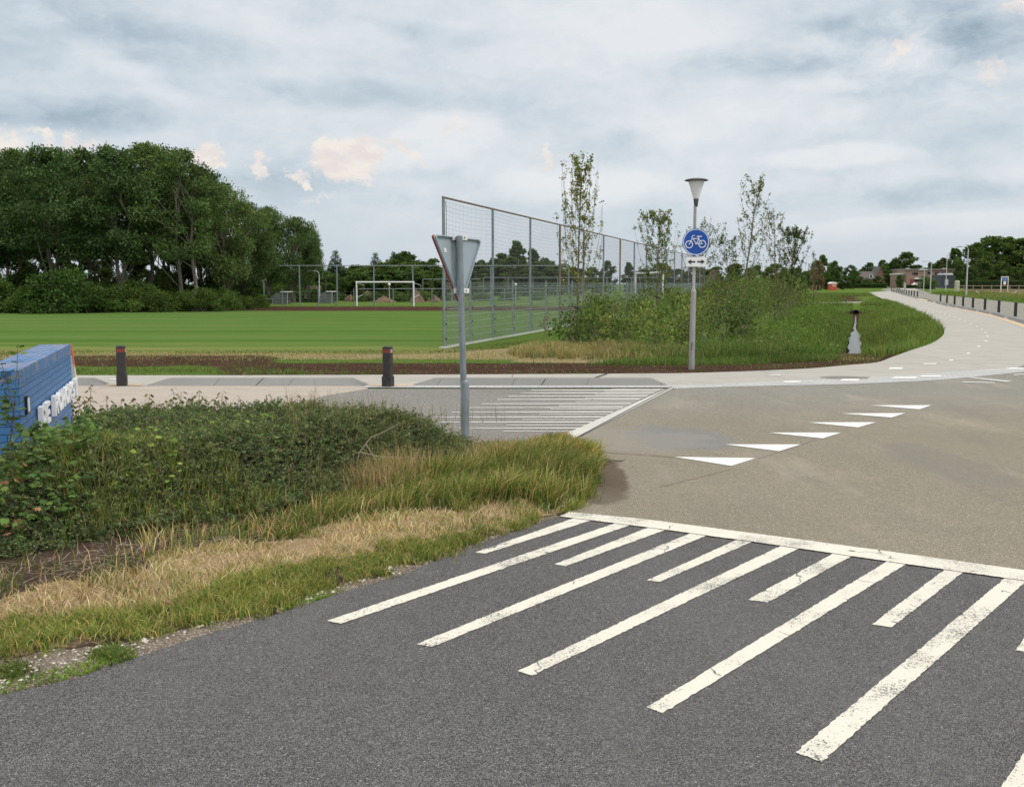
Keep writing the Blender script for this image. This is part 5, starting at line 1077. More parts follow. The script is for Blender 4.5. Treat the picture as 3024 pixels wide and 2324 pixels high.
btree(con, 992, 733, 125, 'dark pointed conifer left of the goal', name='conifer', wsc=1.15); btree(con, 1110, 741, 140, 'pointed conifer above the left part of the goal', name='conifer', wsc=1.1); btree(con, 1163, 738, 150, 'darker conifer top above the middle of the goal', name='conifer')
for px, pyt, Y, w_ in [(1195, 742, 140, 1.1), (1275, 764, 135, 1.), (1230, 790, 130, 1.1), (1140, 775, 130, 1.2), (1065, 790, 130, 1.2), (1030, 800, 125, 1.1), (1310, 800, 135, 1.), (960, 800, 120, 1.2), (1095, 800, 118, 1.3), (1180, 800, 120, 1.3), (740, 790, 110, 1.3), (820, 780, 115, 1.3), (700, 800, 105, 1.2), (900, 790, 118, 1.2), (1215, 752, 142, 1.2), (1160, 765, 138, 1.4), (1245, 775, 138, 1.4), (1290, 790, 136, 1.4), (1050, 782, 136, 1.5), (985, 808, 112, 1.5), (1060, 805, 114, 1.6), (1150, 800, 112, 1.6), (1205, 796, 113, 1.6), (1265, 800, 112, 1.6), (1300, 806, 113, 1.5), (1090, 783, 134, 1.6), (1140, 778, 134, 1.6), (1210, 775, 134, 1.6), (940, 805, 114, 1.5), (1025, 815, 115, 1.6), (1120, 812, 112, 1.6), (1240, 812, 114, 1.6)]:
    btree(bel[(px // 7) % 5], px, pyt, Y, 'rounded tree in the green belt behind the dugouts and goal', 'belt trees behind the goal', w_ * 1.2)
for px, pyt, Y, w_, lab in [(1420, 768, 150, 1.1, 'rounded tree just right of the yield sign, left end of its group'), (1528, 712, 150, 1.0, 'tallest tree behind the tall fence, ragged top between the second and third posts'), (1573, 735, 152, .8, 'ragged-topped tree right of the tallest one behind the fence'), (1613, 762, 160, 1., 'round-crowned tree behind the fourth tall fence post'), (1480, 748, 150, 1.2, 'broad tree left of the tallest one behind the tall fence'), (1795, 770, 165, 1.0, 'round tree seen through the fence right of the nearest young tree'), (1857, 775, 168, .9, 'round tree seen through the fence behind its eighth post')]:
    btree(bel[(px // 3) % 5], px, pyt, Y, lab, None, w_)
for px, pyt, Y, w_ in [(1660, 785, 160, 1.1), (1715, 800, 165, 1.2), (1750, 795, 175, 1.), (1900, 800, 170, 1.2), (1950, 785, 172, 1.2), (2000, 800, 172, 1.2), (2050, 790, 170, 1.2), (2110, 795, 170, 1.2), (2170, 785, 165, 1.3), (2230, 790, 160, 1.3), (1385, 800, 150, 1.2), (2290, 785, 160, 1.3), (1450, 795, 148, 1.3), (1560, 800, 146, 1.3), (1340, 790, 148, 1.2), (1405, 782, 146, 1.3), (1465, 770, 149, 1.3), (1505, 765, 147, 1.3), (1590, 778, 149, 1.3), (1640, 790, 150, 1.2), (1690, 795, 152, 1.3)]:
    btree(bel[(px // 5) % 5], px, pyt - 6, Y, 'low rounded tree in the belt behind the tall fence', 'belt trees behind the tall fence', w_ * 1.35)
for px, pyt, Y, w_, lab in [(2425, 753, 300, .9, 'dark tree above the orange cabin'), (2462, 770, 310, .9, 'dark broad tree right above the orange cabin'), (2512, 783, 330, .9, 'tree left of the small gabled annex'), (2565, 775, 480, 1.0, 'tree behind the wide dark roof'), (2605, 768, 490, 1., 'tree behind the steep narrow roof'), (2672, 744, 490, 1.25, 'large domed tree left of the school'), (2640, 766, 480, 1., 'tree just left of the large domed one'), (2818, 733, 470, 1., 'dark ragged tree behind the school, left of the tallest lamp'), (2780, 762, 470, 1.2, 'broad tree behind the middle of the school roof'), (2745, 775, 480, 1., 'small tree rising behind the school roof vents'), (2655, 812, 380, 1., 'round dark bush-like tree at the left end of the school'), (2832, 770, 330, .85, 'dense tree directly left of the tallest lamp post')]:
    btree(bel[(px // 3) % 5], px, pyt, Y, lab, None, w_)
for px, pyt, Y, w_ in [(2880, 716, 400, 1.1), (2925, 697, 410, 1.25), (2965, 700, 420, 1.2), (3010, 704, 400, 1.2), (3060, 697, 400, 1.2), (2900, 765, 370, 1.1), (2955, 770, 380, 1.), (3010, 780, 370, 1.1), (2870, 785, 360, 1.)]:
    btree(bel[(px // 3) % 5], px, pyt, Y, 'large leafy tree of the wood at the right picture edge', 'wood at the right edge', w_ * 1.15)
for px, pyt, Y in [(2440, 805, 290), (2490, 815, 300), (2540, 800, 480), (2590, 815, 430), (2630, 800, 440), (2700, 800, 500), (2380, 800, 250), (2355, 790, 240), (2400, 795, 260), (2465, 790, 320), (2520, 798, 335), (2545, 795, 480), (2582, 790, 490), (2615, 785, 485), (2655, 775, 495), (2705, 782, 490), (2340, 800, 235), (2600, 805, 470), (2760, 785, 480), (2800, 780, 475)]:
    btree(bel[px % 5], px, pyt, Y, 'low dark tree in the belt left of the school', 'low belt trees left of the school', 1.5)
btree(brn, 2412, 768, 190, 'thin reddish brown half-bare tree left of the orange cabin', name='brown_tree', wsc=.9)
place_bush(bv[0], 2735, 330, 815, 'round dark bush in front of the school windows', None, 1.0, H0=2.6)
place_bush(bv[1], 2557, 425, 820, 'round bush right of the gabled annex', None, .9)
# hedges
def hedge(px0, px1, pyt, Y, label, dep=2.2, n=9000, ls=.35):
    a = Q(px0, 850, Y); b_ = Q(px1, 850, Y); z = Q(px0, pyt, Y)[2]; w_ = b_[0] - a[0]; r = np.random.default_rng(int(px0)); P_ = np.stack([r.uniform(0, w_, n), r.uniform(0, dep, n), r.uniform(0, z, n)], 1)
    V, q, C = leaves(P_, r.normal(size=(n, 3)), ls * r.uniform(.6, 1.4, n), .7, palette(n, [(.03, .055, .02), (.05, .085, .025), (.08, .12, .035)], (3, 2, .8), .2, r), r); me = npmesh('hedge', V, q, col=C); me.materials.append(LM)
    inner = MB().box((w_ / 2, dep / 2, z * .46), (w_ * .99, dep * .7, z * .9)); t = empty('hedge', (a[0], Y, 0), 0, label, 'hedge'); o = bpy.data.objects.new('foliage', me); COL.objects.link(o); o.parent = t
    inner.build('inner_fill', plain('dark_fill', (.02, .03, .012), .9), t); return t  # one solid dark box as a core inside the leaves
hedge(2472, 2620, 838, 400, 'long low dark hedge along the far road in front of the gabled annex'); hedge(2676, 2722, 843, 380, 'short clipped hedge in front of the parked car', n=4000); hedge(2855, 3100, 829, 330, 'long clipped hedge behind the rail fence at the right', n=14000)
hedge(640, 800, 872, 92, 'olive clipped hedge between the grove and the left dugout', n=12000, ls=.12, dep=1.2); hedge(856, 960, 884, 97, 'low dark hedge between the two dugouts', n=7000, ls=.12, dep=1.0)
# soil heaps
def heap(px, pyt, Y, wpx, label, col_, seed):
    z = Q(px, pyt, Y)[2]; w_ = wpx / F * Y / 2; r = np.random.default_rng(seed); V = []; F_ = []; n, m_ = 28, 9
    for j in range(m_):
        t = j / (m_ - 1)
        for i in range(n): a = 2 * math.pi * i / n; rr = (1 - t) * w_ * (1 + .18 * math.sin(3 * a + seed) + .08 * r.normal()); V.append((rr * math.cos(a), rr * .8 * math.sin(a), z * (t ** .8) * (1 + .02 * r.normal()) - .05))
    for j in range(m_ - 1):
        for i in range(n): F_.append((j * n + i, j * n + (i + 1) % n, (j + 1) * n + (i + 1) % n, (j + 1) * n + i))
    me = bpy.data.meshes.new('soil_heap'); me.from_pydata(V, [], F_); me.update(); o = link('soil_heap', me, col_); o.location = (Q(px, 880, Y)[0], Y, 0); return tag(o, label, 'soil heap')
m_soil = plain('brown_soil', (.17, .115, .08), .95, .3, 3, bmp=.05)
heap(1229, 852, 96, 46, 'pointed brown soil heap right of the goal', m_soil, 1); heap(1133, 872, 98, 62, 'low dark soil heap seen through the middle of the goal', m_soil, 2); heap(1085, 856, 104, 60, 'wide soil heap seen through the left half of the goal', m_soil, 3); heap(1283, 868, 100, 44, 'flat soil heap left of the yield sign tip', m_soil, 4); heap(1035, 868, 102, 40, 'light brown soil heap left of the goal', m_soil, 5)
def weeds_far(poly, n, hmin, hmax, name, cols, wts, wdt=.02):
    p = sample_px(poly, n); P_ = np.column_stack([p, ground_h(p[:, 0], p[:, 1])]); H = rng.uniform(hmin, hmax, len(P_)); V, q, t, C = blades(P_, H, np.full(len(P_), wdt), rng.uniform(.1, .8, len(P_)), palette(len(P_), cols, wts)); 
    return tag(link(name, npmesh(name, V, q, t, C), GM), kind='stuff')
for px in range(745, 975, 24): place_bush(bv[px % 3], px, 112, 826 + px % 14, 'dark bush closing the view below the trees behind the dugouts', 'bushes behind the dugouts', 1.5)
# weeds around the heaps
for i, (px, pyt, Y) in enumerate([(1100, 862, 101), (1165, 855, 103), (1200, 862, 101), (1255, 858, 103), (1000, 862, 106), (1060, 870, 100), (1330, 865, 105), (1420, 860, 106), (1500, 858, 108), (1590, 860, 110), (1180, 872, 99)]): place_bush(bv[i % 3], px, Y, pyt, 'weedy green bush among the soil heaps beyond the pitch', 'bushes among the soil heaps', 1.4)
for i, (px, Y) in enumerate([(1068, 100), (1140, 100), (1205, 102), (993, 101), (1275, 99), (1420, 104), (1492, 104)]):
    v = low[i % 2]; z = Q(px, 820, Y)[2]; place_tree(v, 'columnar_tree', (Q(px, 890, Y)[0], Y, 0), (z / 5.3 * .45, z / 5.3 * .45, z / 5.3), i, 'young narrow upright tree in the row beyond the pitch', group='young upright trees beyond the pitch')
# ---- young trees in the planted strip --------------------------------------------------
def young_tree(px, pyb, tops, seed, nbr, nleaf, lsize, cols, wts, spread, up, label, trunk_r=.035, z0f=.16, Yov=None):
    """sapling: slim trunk to the top pixel, many ascending side branches, leaves strung along them"""
    r = np.random.default_rng(seed); b_ = G(px, pyb); Y = b_[1]; tp = Q(tops[0], tops[1], Y); H = tp[2]; lean = tp[0] - b_[0]
    t = empty('young_tree', b_, 0, label, 'tree', 'young trees in the planted strip'); mb = MB(); k = 10; tr = []
    for i in range(k + 1): u = i / k; tr.append(Vector((lean * u ** 2 + r.normal() * .015, r.normal() * .015, H * u * .97)))
    mb.tube(tr, [trunk_r * (1 - .85 * i / k) for i in range(k + 1)], 7); P_ = []; Ds = []
    def along(pts, n, w0=.25):
        for _ in range(max(1, n // 5)):
            u = r.uniform(w0, 1.04) * (len(pts) - 1); i = min(int(u), len(pts) - 2); p = pts[i].lerp(pts[i + 1], u - i)
            for _ in range(r.integers(3, 8)): P_.append(tuple(p + Vector(r.normal(size=3) * .035))); Ds.append(tuple(Vector(r.normal(size=3)) + Vector((0, 0, .1))))
    for i in range(nbr):
        u = z0f + (1 - z0f) * (i / nbr) ** .9 * .93; p0 = tr[min(k, int(u * k))].lerp(tr[min(k, int(u * k) + 1)], u * k - int(u * k)) if u * k < k else tr[k]
        a = i * 2.4 + r.normal() * .4; L = spread * (1 - u * .68) * r.uniform(.4, 1.35); d = Vector((math.cos(a), math.sin(a), 0)); pts = [p0]
        for s in range(1, 6): v = s / 5; q_ = p0 + d * L * v * (1 - up * .45 * v) + Vector((0, 0, L * (up * v * v * 1.7 + .3 * v))) + Vector(r.normal(size=3) * .02); q_.z = q_.z if q_.z < H * .86 else H * (.86 + .12 * math.tanh((q_.z / H - .86) * 5)); pts.append(q_)
        mb.tube(pts, [.010, .008, .006, .005, .004, .003], 4); along(pts, max(3, int(nleaf / nbr)))
        for _ in range(2): j = r.integers(2, 5); q0 = pts[j]; e = Vector(r.normal(size=3)).normalized() * L * .25; e.z = abs(e.z) + .05; tw = [q0, q0 + e * .5, q0 + e]; mb.tube(tw, [.004, .003, .002], 3); along(tw, max(2, int(nleaf / nbr * .3)), 0)
    along(tr[int(k * .75):], int(nleaf * .06), 0)
    P_ = np.array(P_); V, q, C = leaves(P_, np.array(Ds), lsize * r.uniform(.6, 1.3, len(P_)), .75, palette(len(P_), cols, wts, .2, r), r)
    me = npmesh('foliage', V, q, col=C); link('foliage', me, LM, t)
    tm = bpy.data.meshes.new('trunk'); tm.from_pydata(mb.v, [], mb.f); tm.update(); link('trunk', tm, M['bark'], t); return t
YEL = [(.20, .20, .045), (.14, .17, .04), (.09, .13, .03), (.26, .21, .07), (.20, .13, .05)]; YW = [3, 3, 3, 1.5, .8]
GRY = [(.10, .13, .04), (.07, .10, .03), (.14, .15, .055), (.13, .09, .05)]; GW = [3, 3, 1.5, 1]
young_tree(1704, 1008, (1722, 432), 1, 44, 2200, .060, YEL, YW, 1.35, 1.0, 'tallest young tree, yellowish sparse leaves, in front of the tall fence', .04)
young_tree(1938, 975, (1950, 610), 2, 34, 2400, .066, YEL, (1.5, 3, 3, 1, 1.5), 1.8, .7, 'bronze-leaved young tree left of the bicycle sign', .035)
young_tree(2072, 960, (2100, 640), 3, 24, 900, .062, GRY, GW, 1.8, .7, 'young tree half hidden behind the bicycle sign', .03)
young_tree(2193, 986, (2255, 498), 4, 34, 1350, .062, GRY, GW, 1.75, .6, 'young tree with a leaning top right of the lamp post', .045)
young_tree(2288, 955, (2284, 602), 5, 26, 1000, .062, GRY, (2, 3, 1, 2), 1.7, .6, 'young tree with thin reddish twigs, third from the bicycle sign', .035)
young_tree(2332, 945, (2352, 660), 6, 32, 3000, .075, GRY, (2, 4, .5, .5), 1.6, .7, 'densest dark young tree at the right end of the planted strip', .04)
young_tree(2402, 905, (2403, 735), 7, 16, 260, .08, GRY, GW, .7, 1.0, 'thin nearly bare young tree near the brown tree', .03)
young_tree(2150, 965, (2142, 690), 8, 22, 900, .066, GRY, GW, 1.7, .7, 'young tree directly right of the arrow plate', .035)
# second tree top strands of the tallest one already leave the trunk upward; stakes with rubber ties
def stake(px, pyt, pyb, Y, label, tie=True):
    a = Q(px, pyb, Y); z = Q(px, pyt, Y)[2]; t = empty('tree_stake', (a[0], Y, 0), 0, label, 'stake'); MB().tube([(0, 0, -.1), (.01, 0, z)], .035, 9).build('pole', M['wood'], t)
    if tie: MB().box((.09, 0, z - .02), (.26, .05, .045), ry=R(18)).build('rubber_tie', M['rubber'], t)
ty = G(1704, 1008)[1]; stake(1690, 906, 1010, ty - .1, 'wooden stake with black tie at the tallest young tree')
ty = G(1938, 975)[1]; stake(1931, 876, 975, ty - .1, 'short stake with black tie beside the bronze-leaved young tree')
ty = G(2193, 986)[1]; stake(2191, 892, 988, ty - .1, 'wooden stake with black tie at the leaning young tree')
for px in (2398, 2410, 2419): stake(px, 842, 880, 120, 'brown stake in the dry grass near the brown tree, ' + {2398: 'left', 2410: 'middle', 2419: 'right'}[px] + ' of three', False)
# ---- shrub thicket: one leafy mass ---------------------------------------------------------
strip = []
for s in np.linspace(0, 1, 12): strip.append(s)
SP = [(1655, 1012), (1720, 1030), (1850, 1045), (2000, 1046), (2100, 1036), (2200, 1022), (2290, 985), (2330, 945), (2380, 905), (2350, 880), (2230, 885), (2100, 893), (1990, 902), (1900, 915), (1830, 930), (1760, 952), (1690, 978)]
cent = sample_px(SP, 420, np.random.default_rng(5)); r5 = np.random.default_rng(6); P_ = []; Ds = []; Cl = []; S_ = []; tw = MB()
pal_sets = [[(.115, .165, .040), (.145, .195, .055), (.085, .13, .035)], [(.07, .115, .03), (.10, .15, .04), (.05, .085, .025)], [(.09, .125, .038), (.125, .15, .055), (.16, .155, .065)], [(.035, .07, .02), (.06, .10, .025), (.05, .08, .02)]]
cpx, cpy = proj(cent[:, 0], cent[:, 1])
for i, (x, y) in enumerate(cent):
    edge = np.clip((1050 - cpy[i]) / 60, .0, 1); h = (.55 + .75 * edge) * r5.uniform(.7, 1.2) + (.5 if cpx[i] > 2080 else 0) * r5.uniform(.2, 1.6); 
    if cpx[i] > 2150 and edge > .5: h = max(h, r5.uniform(.9, 2.5))
    if cpx[i] < 1680: h *= .65
    k = int(175 * (.5 + h * .7)); rad = r5.uniform(.35, .75); a = r5.normal(size=(k, 3)); a /= np.linalg.norm(a, axis=1, keepdims=True); rr = r5.uniform(.35, 1.05, (k, 1)); p = a * rr * np.array([rad, rad, h * .55]); p[:, 2] += h * .5
    P_.append(p + np.array([x, y, 0])); Ds.append(a + r5.normal(size=(k, 3)) * .8 + [0, 0, .3]); ps = pal_sets[r5.choice(4, p=[.34, .26, .26, .14])]; c = palette(k, ps, (1, 1, 1), .18, r5) * r5.uniform(.65, 1.4); Cl.append(np.clip(c, .01, .5)); S_.append(np.full(k, r5.uniform(.065, .13)) * r5.uniform(.7, 1.3, k))
    for j in range(5): tw.tube([(x + r5.normal() * .08, y + r5.normal() * .08, 0), (x + r5.normal() * .25, y + r5.normal() * .25, h * r5.uniform(.7, 1.05))], [.008, .003], 3)
P_ = np.concatenate(P_); P_[:, 2] = np.abs(P_[:, 2]); V, q, C = leaves(P_, np.concatenate(Ds), np.concatenate(S_), .6, np.concatenate(Cl), r5)
th = link('shrub_thicket', npmesh('shrub_thicket', V, q, col=C), LM); tag(th, 'dense mixed green shrub planting behind the lamp post', 'shrubs', kind='stuff')
o = tw.build('thicket_stems', M['bark'], th); o['kind'] = 'stuff'
# young seedlings at the front edge of the strip
for i, (px, pyb, pyt, lab) in enumerate([(1782, 1050, 930, 'small pale-leaved sapling in front of the shrub planting'), (1608, 1035, 925, 'spindly brown-tinged sapling left of the tallest young tree')]):
    b_ = G(px, pyb); r = np.random.default_rng(60 + i); Y = b_[1]; H = Q(px, pyt, Y)[2]; t = empty('sapling', b_, 0, lab, 'sapling'); mb = MB(); st = [Vector((r.normal() * .03, r.normal() * .03, H * k / 6)) for k in range(7)]; st[0] = Vector((0, 0, 0)); mb.tube(st, [.010 - .001 * k for k in range(7)], 5); P_ = []; Ds = []
    for k in range(16): u = r.uniform(.3, .95); p0 = Vector((0, 0, H * u)); e = Vector((r.normal(), r.normal(), .6)).normalized() * .28 * (1.1 - u * .6); mb.tube([p0, p0 + e], [.004, .002], 3); [(P_.append(tuple(p0 + e * r.uniform(.2, 1.1))), Ds.append(tuple(r.normal(size=3)))) for _ in range(14 if i == 0 else 4)]
    V, q, C = leaves(np.array(P_), np.array(Ds), .06 * r.uniform(.6, 1.3, len(P_)), .6, palette(len(P_), [(.14, .19, .05), (.20, .22, .07)] if i == 0 else [(.2, .13, .06), (.12, .13, .05)], (1, 1), .2, r), r); link('foliage', npmesh('foliage', V, q, col=C), LM, t); mb.build('stem', M['bark'], t)
# ---- grasses around the ditch and path ---------------------------------------------------
LUSH = [(.075, .135, .032), (.110, .165, .042), (.165, .19, .065), (.050, .095, .028)]
def grass_area(name, poly, n, h0, h1, cols, wts, wdt=.012, lean=(.1, .7), hfun=None, weight=None, label=None, dirs=None, r=rng, clump=0):
    p = sample_px(poly, n, r, weight=weight)
    if clump: c = sample_px(poly, clump, r, weight=weight); p = c[r.integers(0, len(c), n)] + r.normal(size=(n, 2)) * .045
    H = r.uniform(h0, h1, len(p)) * (.6 + .8 * vnoise(p[:, 0], p[:, 1], .9, 3))
    if hfun is not None: H *= hfun(p[:, 0], p[:, 1])
    C0 = palette(len(p), cols, wts, .2, r) * (.75 + .5 * vnoise(p[:, 0], p[:, 1], .6, 4))[:, None]
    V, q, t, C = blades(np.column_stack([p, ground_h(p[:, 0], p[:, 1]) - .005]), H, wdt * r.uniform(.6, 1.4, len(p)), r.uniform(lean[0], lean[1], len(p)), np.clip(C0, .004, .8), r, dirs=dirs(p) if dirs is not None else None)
    return tag(link(name, npmesh(name, V, q, t, C), GM), label, 'grass' if label else None, kind='stuff')
RBANK = [(2545, 1052), (2600, 1062), (2640, 1053), (2687, 1036), (2747, 1016), (2777, 998), (2787, 984), (2782, 971), (2769, 958.5), (2726, 932), (2663, 903.5), (2612, 887), (2540, 900), (2535, 930), (2540, 980), (2545, 1020)]
LBANK = [(2180, 1058), (2470, 1056), (2484, 1020), (2502, 970), (2518, 930), (2520, 902), (2390, 900), (2340, 915), (2290, 950), (2210, 1000), (2090, 1040)]
grass_area('bank_grass', RBANK, 30000, .14, .36, LUSH, (2, 3, 2.2, 1), .016, label='lush yellow-green grass on the bank between ditch and path')
grass_area('bank_grass', LBANK, 34000, .12, .34, LUSH, (3, 2, .8, 2), .018, label='lush green weeds on the left bank of the ditch')
rl = np.random.default_rng(77); p = sample_px(LBANK, 9000, rl); P_ = np.column_stack([p, ground_h(p[:, 0], p[:, 1]) + rl.uniform(.03, .25, len(p))]); V, q, C = leaves(P_, rl.normal(size=(len(P_), 3)) + [0, 0, .4], .09 * rl.uniform(.5, 1.3, len(P_)), .5, palette(len(P_), LUSH, (2, 3, 1, 1), .2, rl), rl); tag(link('bank_herbs', npmesh('bank_herbs', V, q, col=C), LM), kind='stuff')
grass_area('verge_grass', [(2470, 900), (2560, 890), (2600, 887), (2570, 868), (2400, 868), (2330, 895)], 12000, .15, .4, LUSH, (2, 2, 1, 1), .03)
grass_area('verge_grass', [(2745, 869), (2863, 880), (3024, 896), (3200, 917), (3300, 890), (2900, 862), (2760, 862)], 16000, .12, .30, LUSH, (3, 2, 1, 1), .03)
grass_area('dry_grass', [(2860, 872), (3250, 900), (3250, 862), (2850, 856)], 12000, .15, .35, [(.22, .18, .08), (.17, .16, .06), (.30, .25, .12)], (1, 1, 1), .03)
NEARP = [(-200, 1112), (1250, 1109), (1700, 1107), (2000, 1104), (2150, 1100), (2300, 1094), (2499, 1080), (2588, 1071), (2620, 1052), (2540, 1048), (2200, 1052), (1500, 1040), (-200, 1048)]
def wgreen(x, y):
    px, py = proj(x, y); n1 = vnoise(x, y * 2, 1.1, 9) * .6 + vnoise(x, y, 3.1, 10) * .4; base = np.where(px < 900, .06 + .42 * sstep(py, 1084, 1098), np.where(px < 1780, .04 + .16 * (py > 1100), np.where(py > 1082, .05, .30))); base = np.where(px > 2250, .12, base); return np.clip(base * (n1 * 1.8), 0, 1)
grass_area('verge_grass', NEARP, 11000, .03, .10, LUSH, (2, 3, 2, .5), .010, weight=wgreen)
grass_area('dry_grass', NEARP, 6000, .03, .09, [(.34, .27, .13), (.42, .35, .19), (.25, .2, .1)], (1, 1, 1), .008, weight=lambda x, y: np.clip(vnoise(x, y, 1.3, 12) * 1.2 * (proj(x, y)[1] < 1066) + .03, 0, 1))
grass_area('dry_grass', [(1500, 1045), (1640, 1015), (1720, 1012), (1850, 1025), (2000, 1040), (2060, 1052), (1950, 1068), (1700, 1062), (1540, 1060)], 10000, .08, .28, [(.28, .22, .13), (.20, .18, .09), (.36, .30, .18), (.11, .14, .05)], (2, 2, 1, 2.5), .010, clump=600, label='dry straw-coloured grass at the foot of the shrub planting')
grass_area('verge_grass', [(1720, 1080), (1950, 1062), (2250, 1052), (2500, 1062), (2400, 1070), (2100, 1080), (1850, 1080)], 8000, .05, .18, LUSH, (2, 3, 2, 1), .010)
grass_area('verge_grass', [(1800, 1060), (2000, 1046), (2140, 1038), (2300, 1000), (2380, 1020), (2300, 1060), (2000, 1066)], 12000, .12, .36, LUSH + [(.3, .24, .12)], (2, 2, 1, 1, 1), .011)
grass_area('field_edge_grass', [(-100, 1050), (1300, 1045), (1490, 1030), (1650, 985), (1600, 1000), (1330, 1036), (600, 1040), (-100, 1036)], 12000, .03, .08, LUSH + [(.3, .25, .12)], (2, 2, 1, 1, 2), .008)

def seg_dist(x, y, poly):
    x, y = np.atleast_1d(x), np.atleast_1d(y); d = np.full(len(x), 1e9)
    for i in range(len(poly)):
        a, b_ = poly[i], poly[(i + 1) % len(poly)]; v = b_ - a; t = np.clip(((x - a[0]) * v[0] + (y - a[1]) * v[1]) / (v @ v), 0, 1); d = np.minimum(d, np.hypot(x - a[0] - v[0] * t, y - a[1] - v[1] * t))
    return d
# ---- foreground verge ----------------------------------------------------------------------
ZX = [-300, 0, 214, 455, 616, 803, 1000, 1202, 1328, 1454, 1600, 1660, 1760]
EDG = [2145, 2057, 2009, 1928, 1875, 1821, 1757, 1694, 1644, 1594, 1546, 1525, 1470]
GRV = [2050, 1975, 1935, 1880, 1850, 1800, 1728, 1668, 1630, 1588, 1542, 1522, 1468]
GRN = [1965, 1888, 1846, 1796, 1764, 1705, 1662, 1612, 1588, 1560, 1530, 1515, 1465]
STW = [1850, 1785, 1745, 1690, 1650, 1612, 1575, 1540, 1520, 1505, 1500, 1495, 1460]
DRT = [1760, 1700, 1655, 1610, 1590, 1560, 1500, 1450, 1420, 1410, 1400, 1395, 1390]
VPOLY = [(-300, 2145)] + EDGE[2:12] + EDGE_S + [(1600, 1300), (1500, 1330), (900, 1370), (-300, 1400)]
def zone(x, y):
    px, py = proj(x, y); jn = (vnoise(x, y, 2.2, 21) - .5) * 46 + (vnoise(x, y, 6, 22) - .5) * 26
    f = lambda T: np.interp(px, ZX, T)
    py2 = py + jn; z = np.zeros(len(px), int); z[py2 < f(EDG) - 14] = 1; z[py2 < f(GRV)] = 2; z[py2 < f(GRN)] = 3; z[py2 < f(STW)] = 4; z[py2 < f(DRT)] = 5
    return z, px, py
# soil under the verge: bumpy sheet with gravel at the road edge
VW = np.array([G(*p)[:2] for p in VPOLY]); st_ = .06; gx2, gy2 = np.meshgrid(np.arange(VW[:, 0].min(), VW[:, 0].max() + st_, st_), np.arange(VW[:, 1].min(), VW[:, 1].max() + st_, st_)); nx2 = gx2.shape[1]
vx, vy = gx2.ravel(), gy2.ravel(); ins = inpoly(vx, vy, VW); dV = seg_dist(vx, vy, VW) * ins; hv = .013 + sstep(dV, 0, .45) * (.012 + .030 * vnoise(vx, vy, 3, 30) + .02 * vnoise(vx, vy, 9, 31)) - (~ins) * .03
zz_, zpx, zpy = zone(vx, vy); hv += np.where(ins & (zz_ >= 3), .02, 0) * sstep(dV, .1, .5)
idx = np.arange(len(vx)).reshape(gx2.shape); qd = np.stack([idx[:-1, :-1].ravel(), idx[:-1, 1:].ravel(), idx[1:, 1:].ravel(), idx[1:, :-1].ravel()], 1); qd = qd[ins[qd].any(1)]
m, n, b = newmat('verge_soil'); co = obco(n); a = n.new('ShaderNodeSeparateColor'); at_ = n.new('ShaderNodeAttribute', attribute_name='Col'); n.link(at_.outputs['Color'], a.inputs[0])
f1 = n.noise(co, 6, 8, .7); f2 = n.noise(co, 45, 5, .7); vg = n.new('ShaderNodeTexVoronoi'); vg.inputs['Scale'].default_value = 140; n.link(co, vg.inputs['Vector']); sg_ = n.new('ShaderNodeSeparateColor'); n.link(vg.outputs['Color'], sg_.inputs[0])
soil = n.ramp(f1, [(.3, (.035, .026, .020)), (.55, (.085, .062, .048)), (.75, (.16, .12, .09))]); gravel = n.mix(n.ss(sg_.outputs[0], .55, .95), n.ramp(f1, [(.3, (.12, .095, .072)), (.7, (.215, .175, .14))]), (.38, .34, .29)); thatch = n.ramp(f2, [(.3, (.16, .115, .06)), (.6, (.42, .31, .19))])
c = n.mix(n.ss(n.math('ADD', a.outputs[0], n.math('MULTIPLY', n.math('SUBTRACT', f1, .5), 1.2)), .4, .6), soil, gravel); c = n.mix(n.ss(n.math('ADD', a.outputs[1], n.math('SUBTRACT', f1, .5)), .4, .6), c, thatch)
n.link(c, b.inputs['Base Color']); bump(n, b, n.math('ADD', f2, f1), .02, 1.); b.inputs['Roughness'].default_value = .95; b.inputs['Specular IOR Level'].default_value = 0
vc = np.stack([(zz_ <= 1) * 1., (zz_ == 3) * 1. + (zz_ == 2) * .45, 0 * vx], 1)
tag(link('verge_soil', npmesh('verge_soil', np.stack([vx, vy, hv], 1), qd, col=vc), m, smooth=True), kind='structure')
def hground(x, y): return .013 + sstep(seg_dist(x, y, VW), 0, .45) * (.015 + .03 * vnoise(x, y, 3, 30))
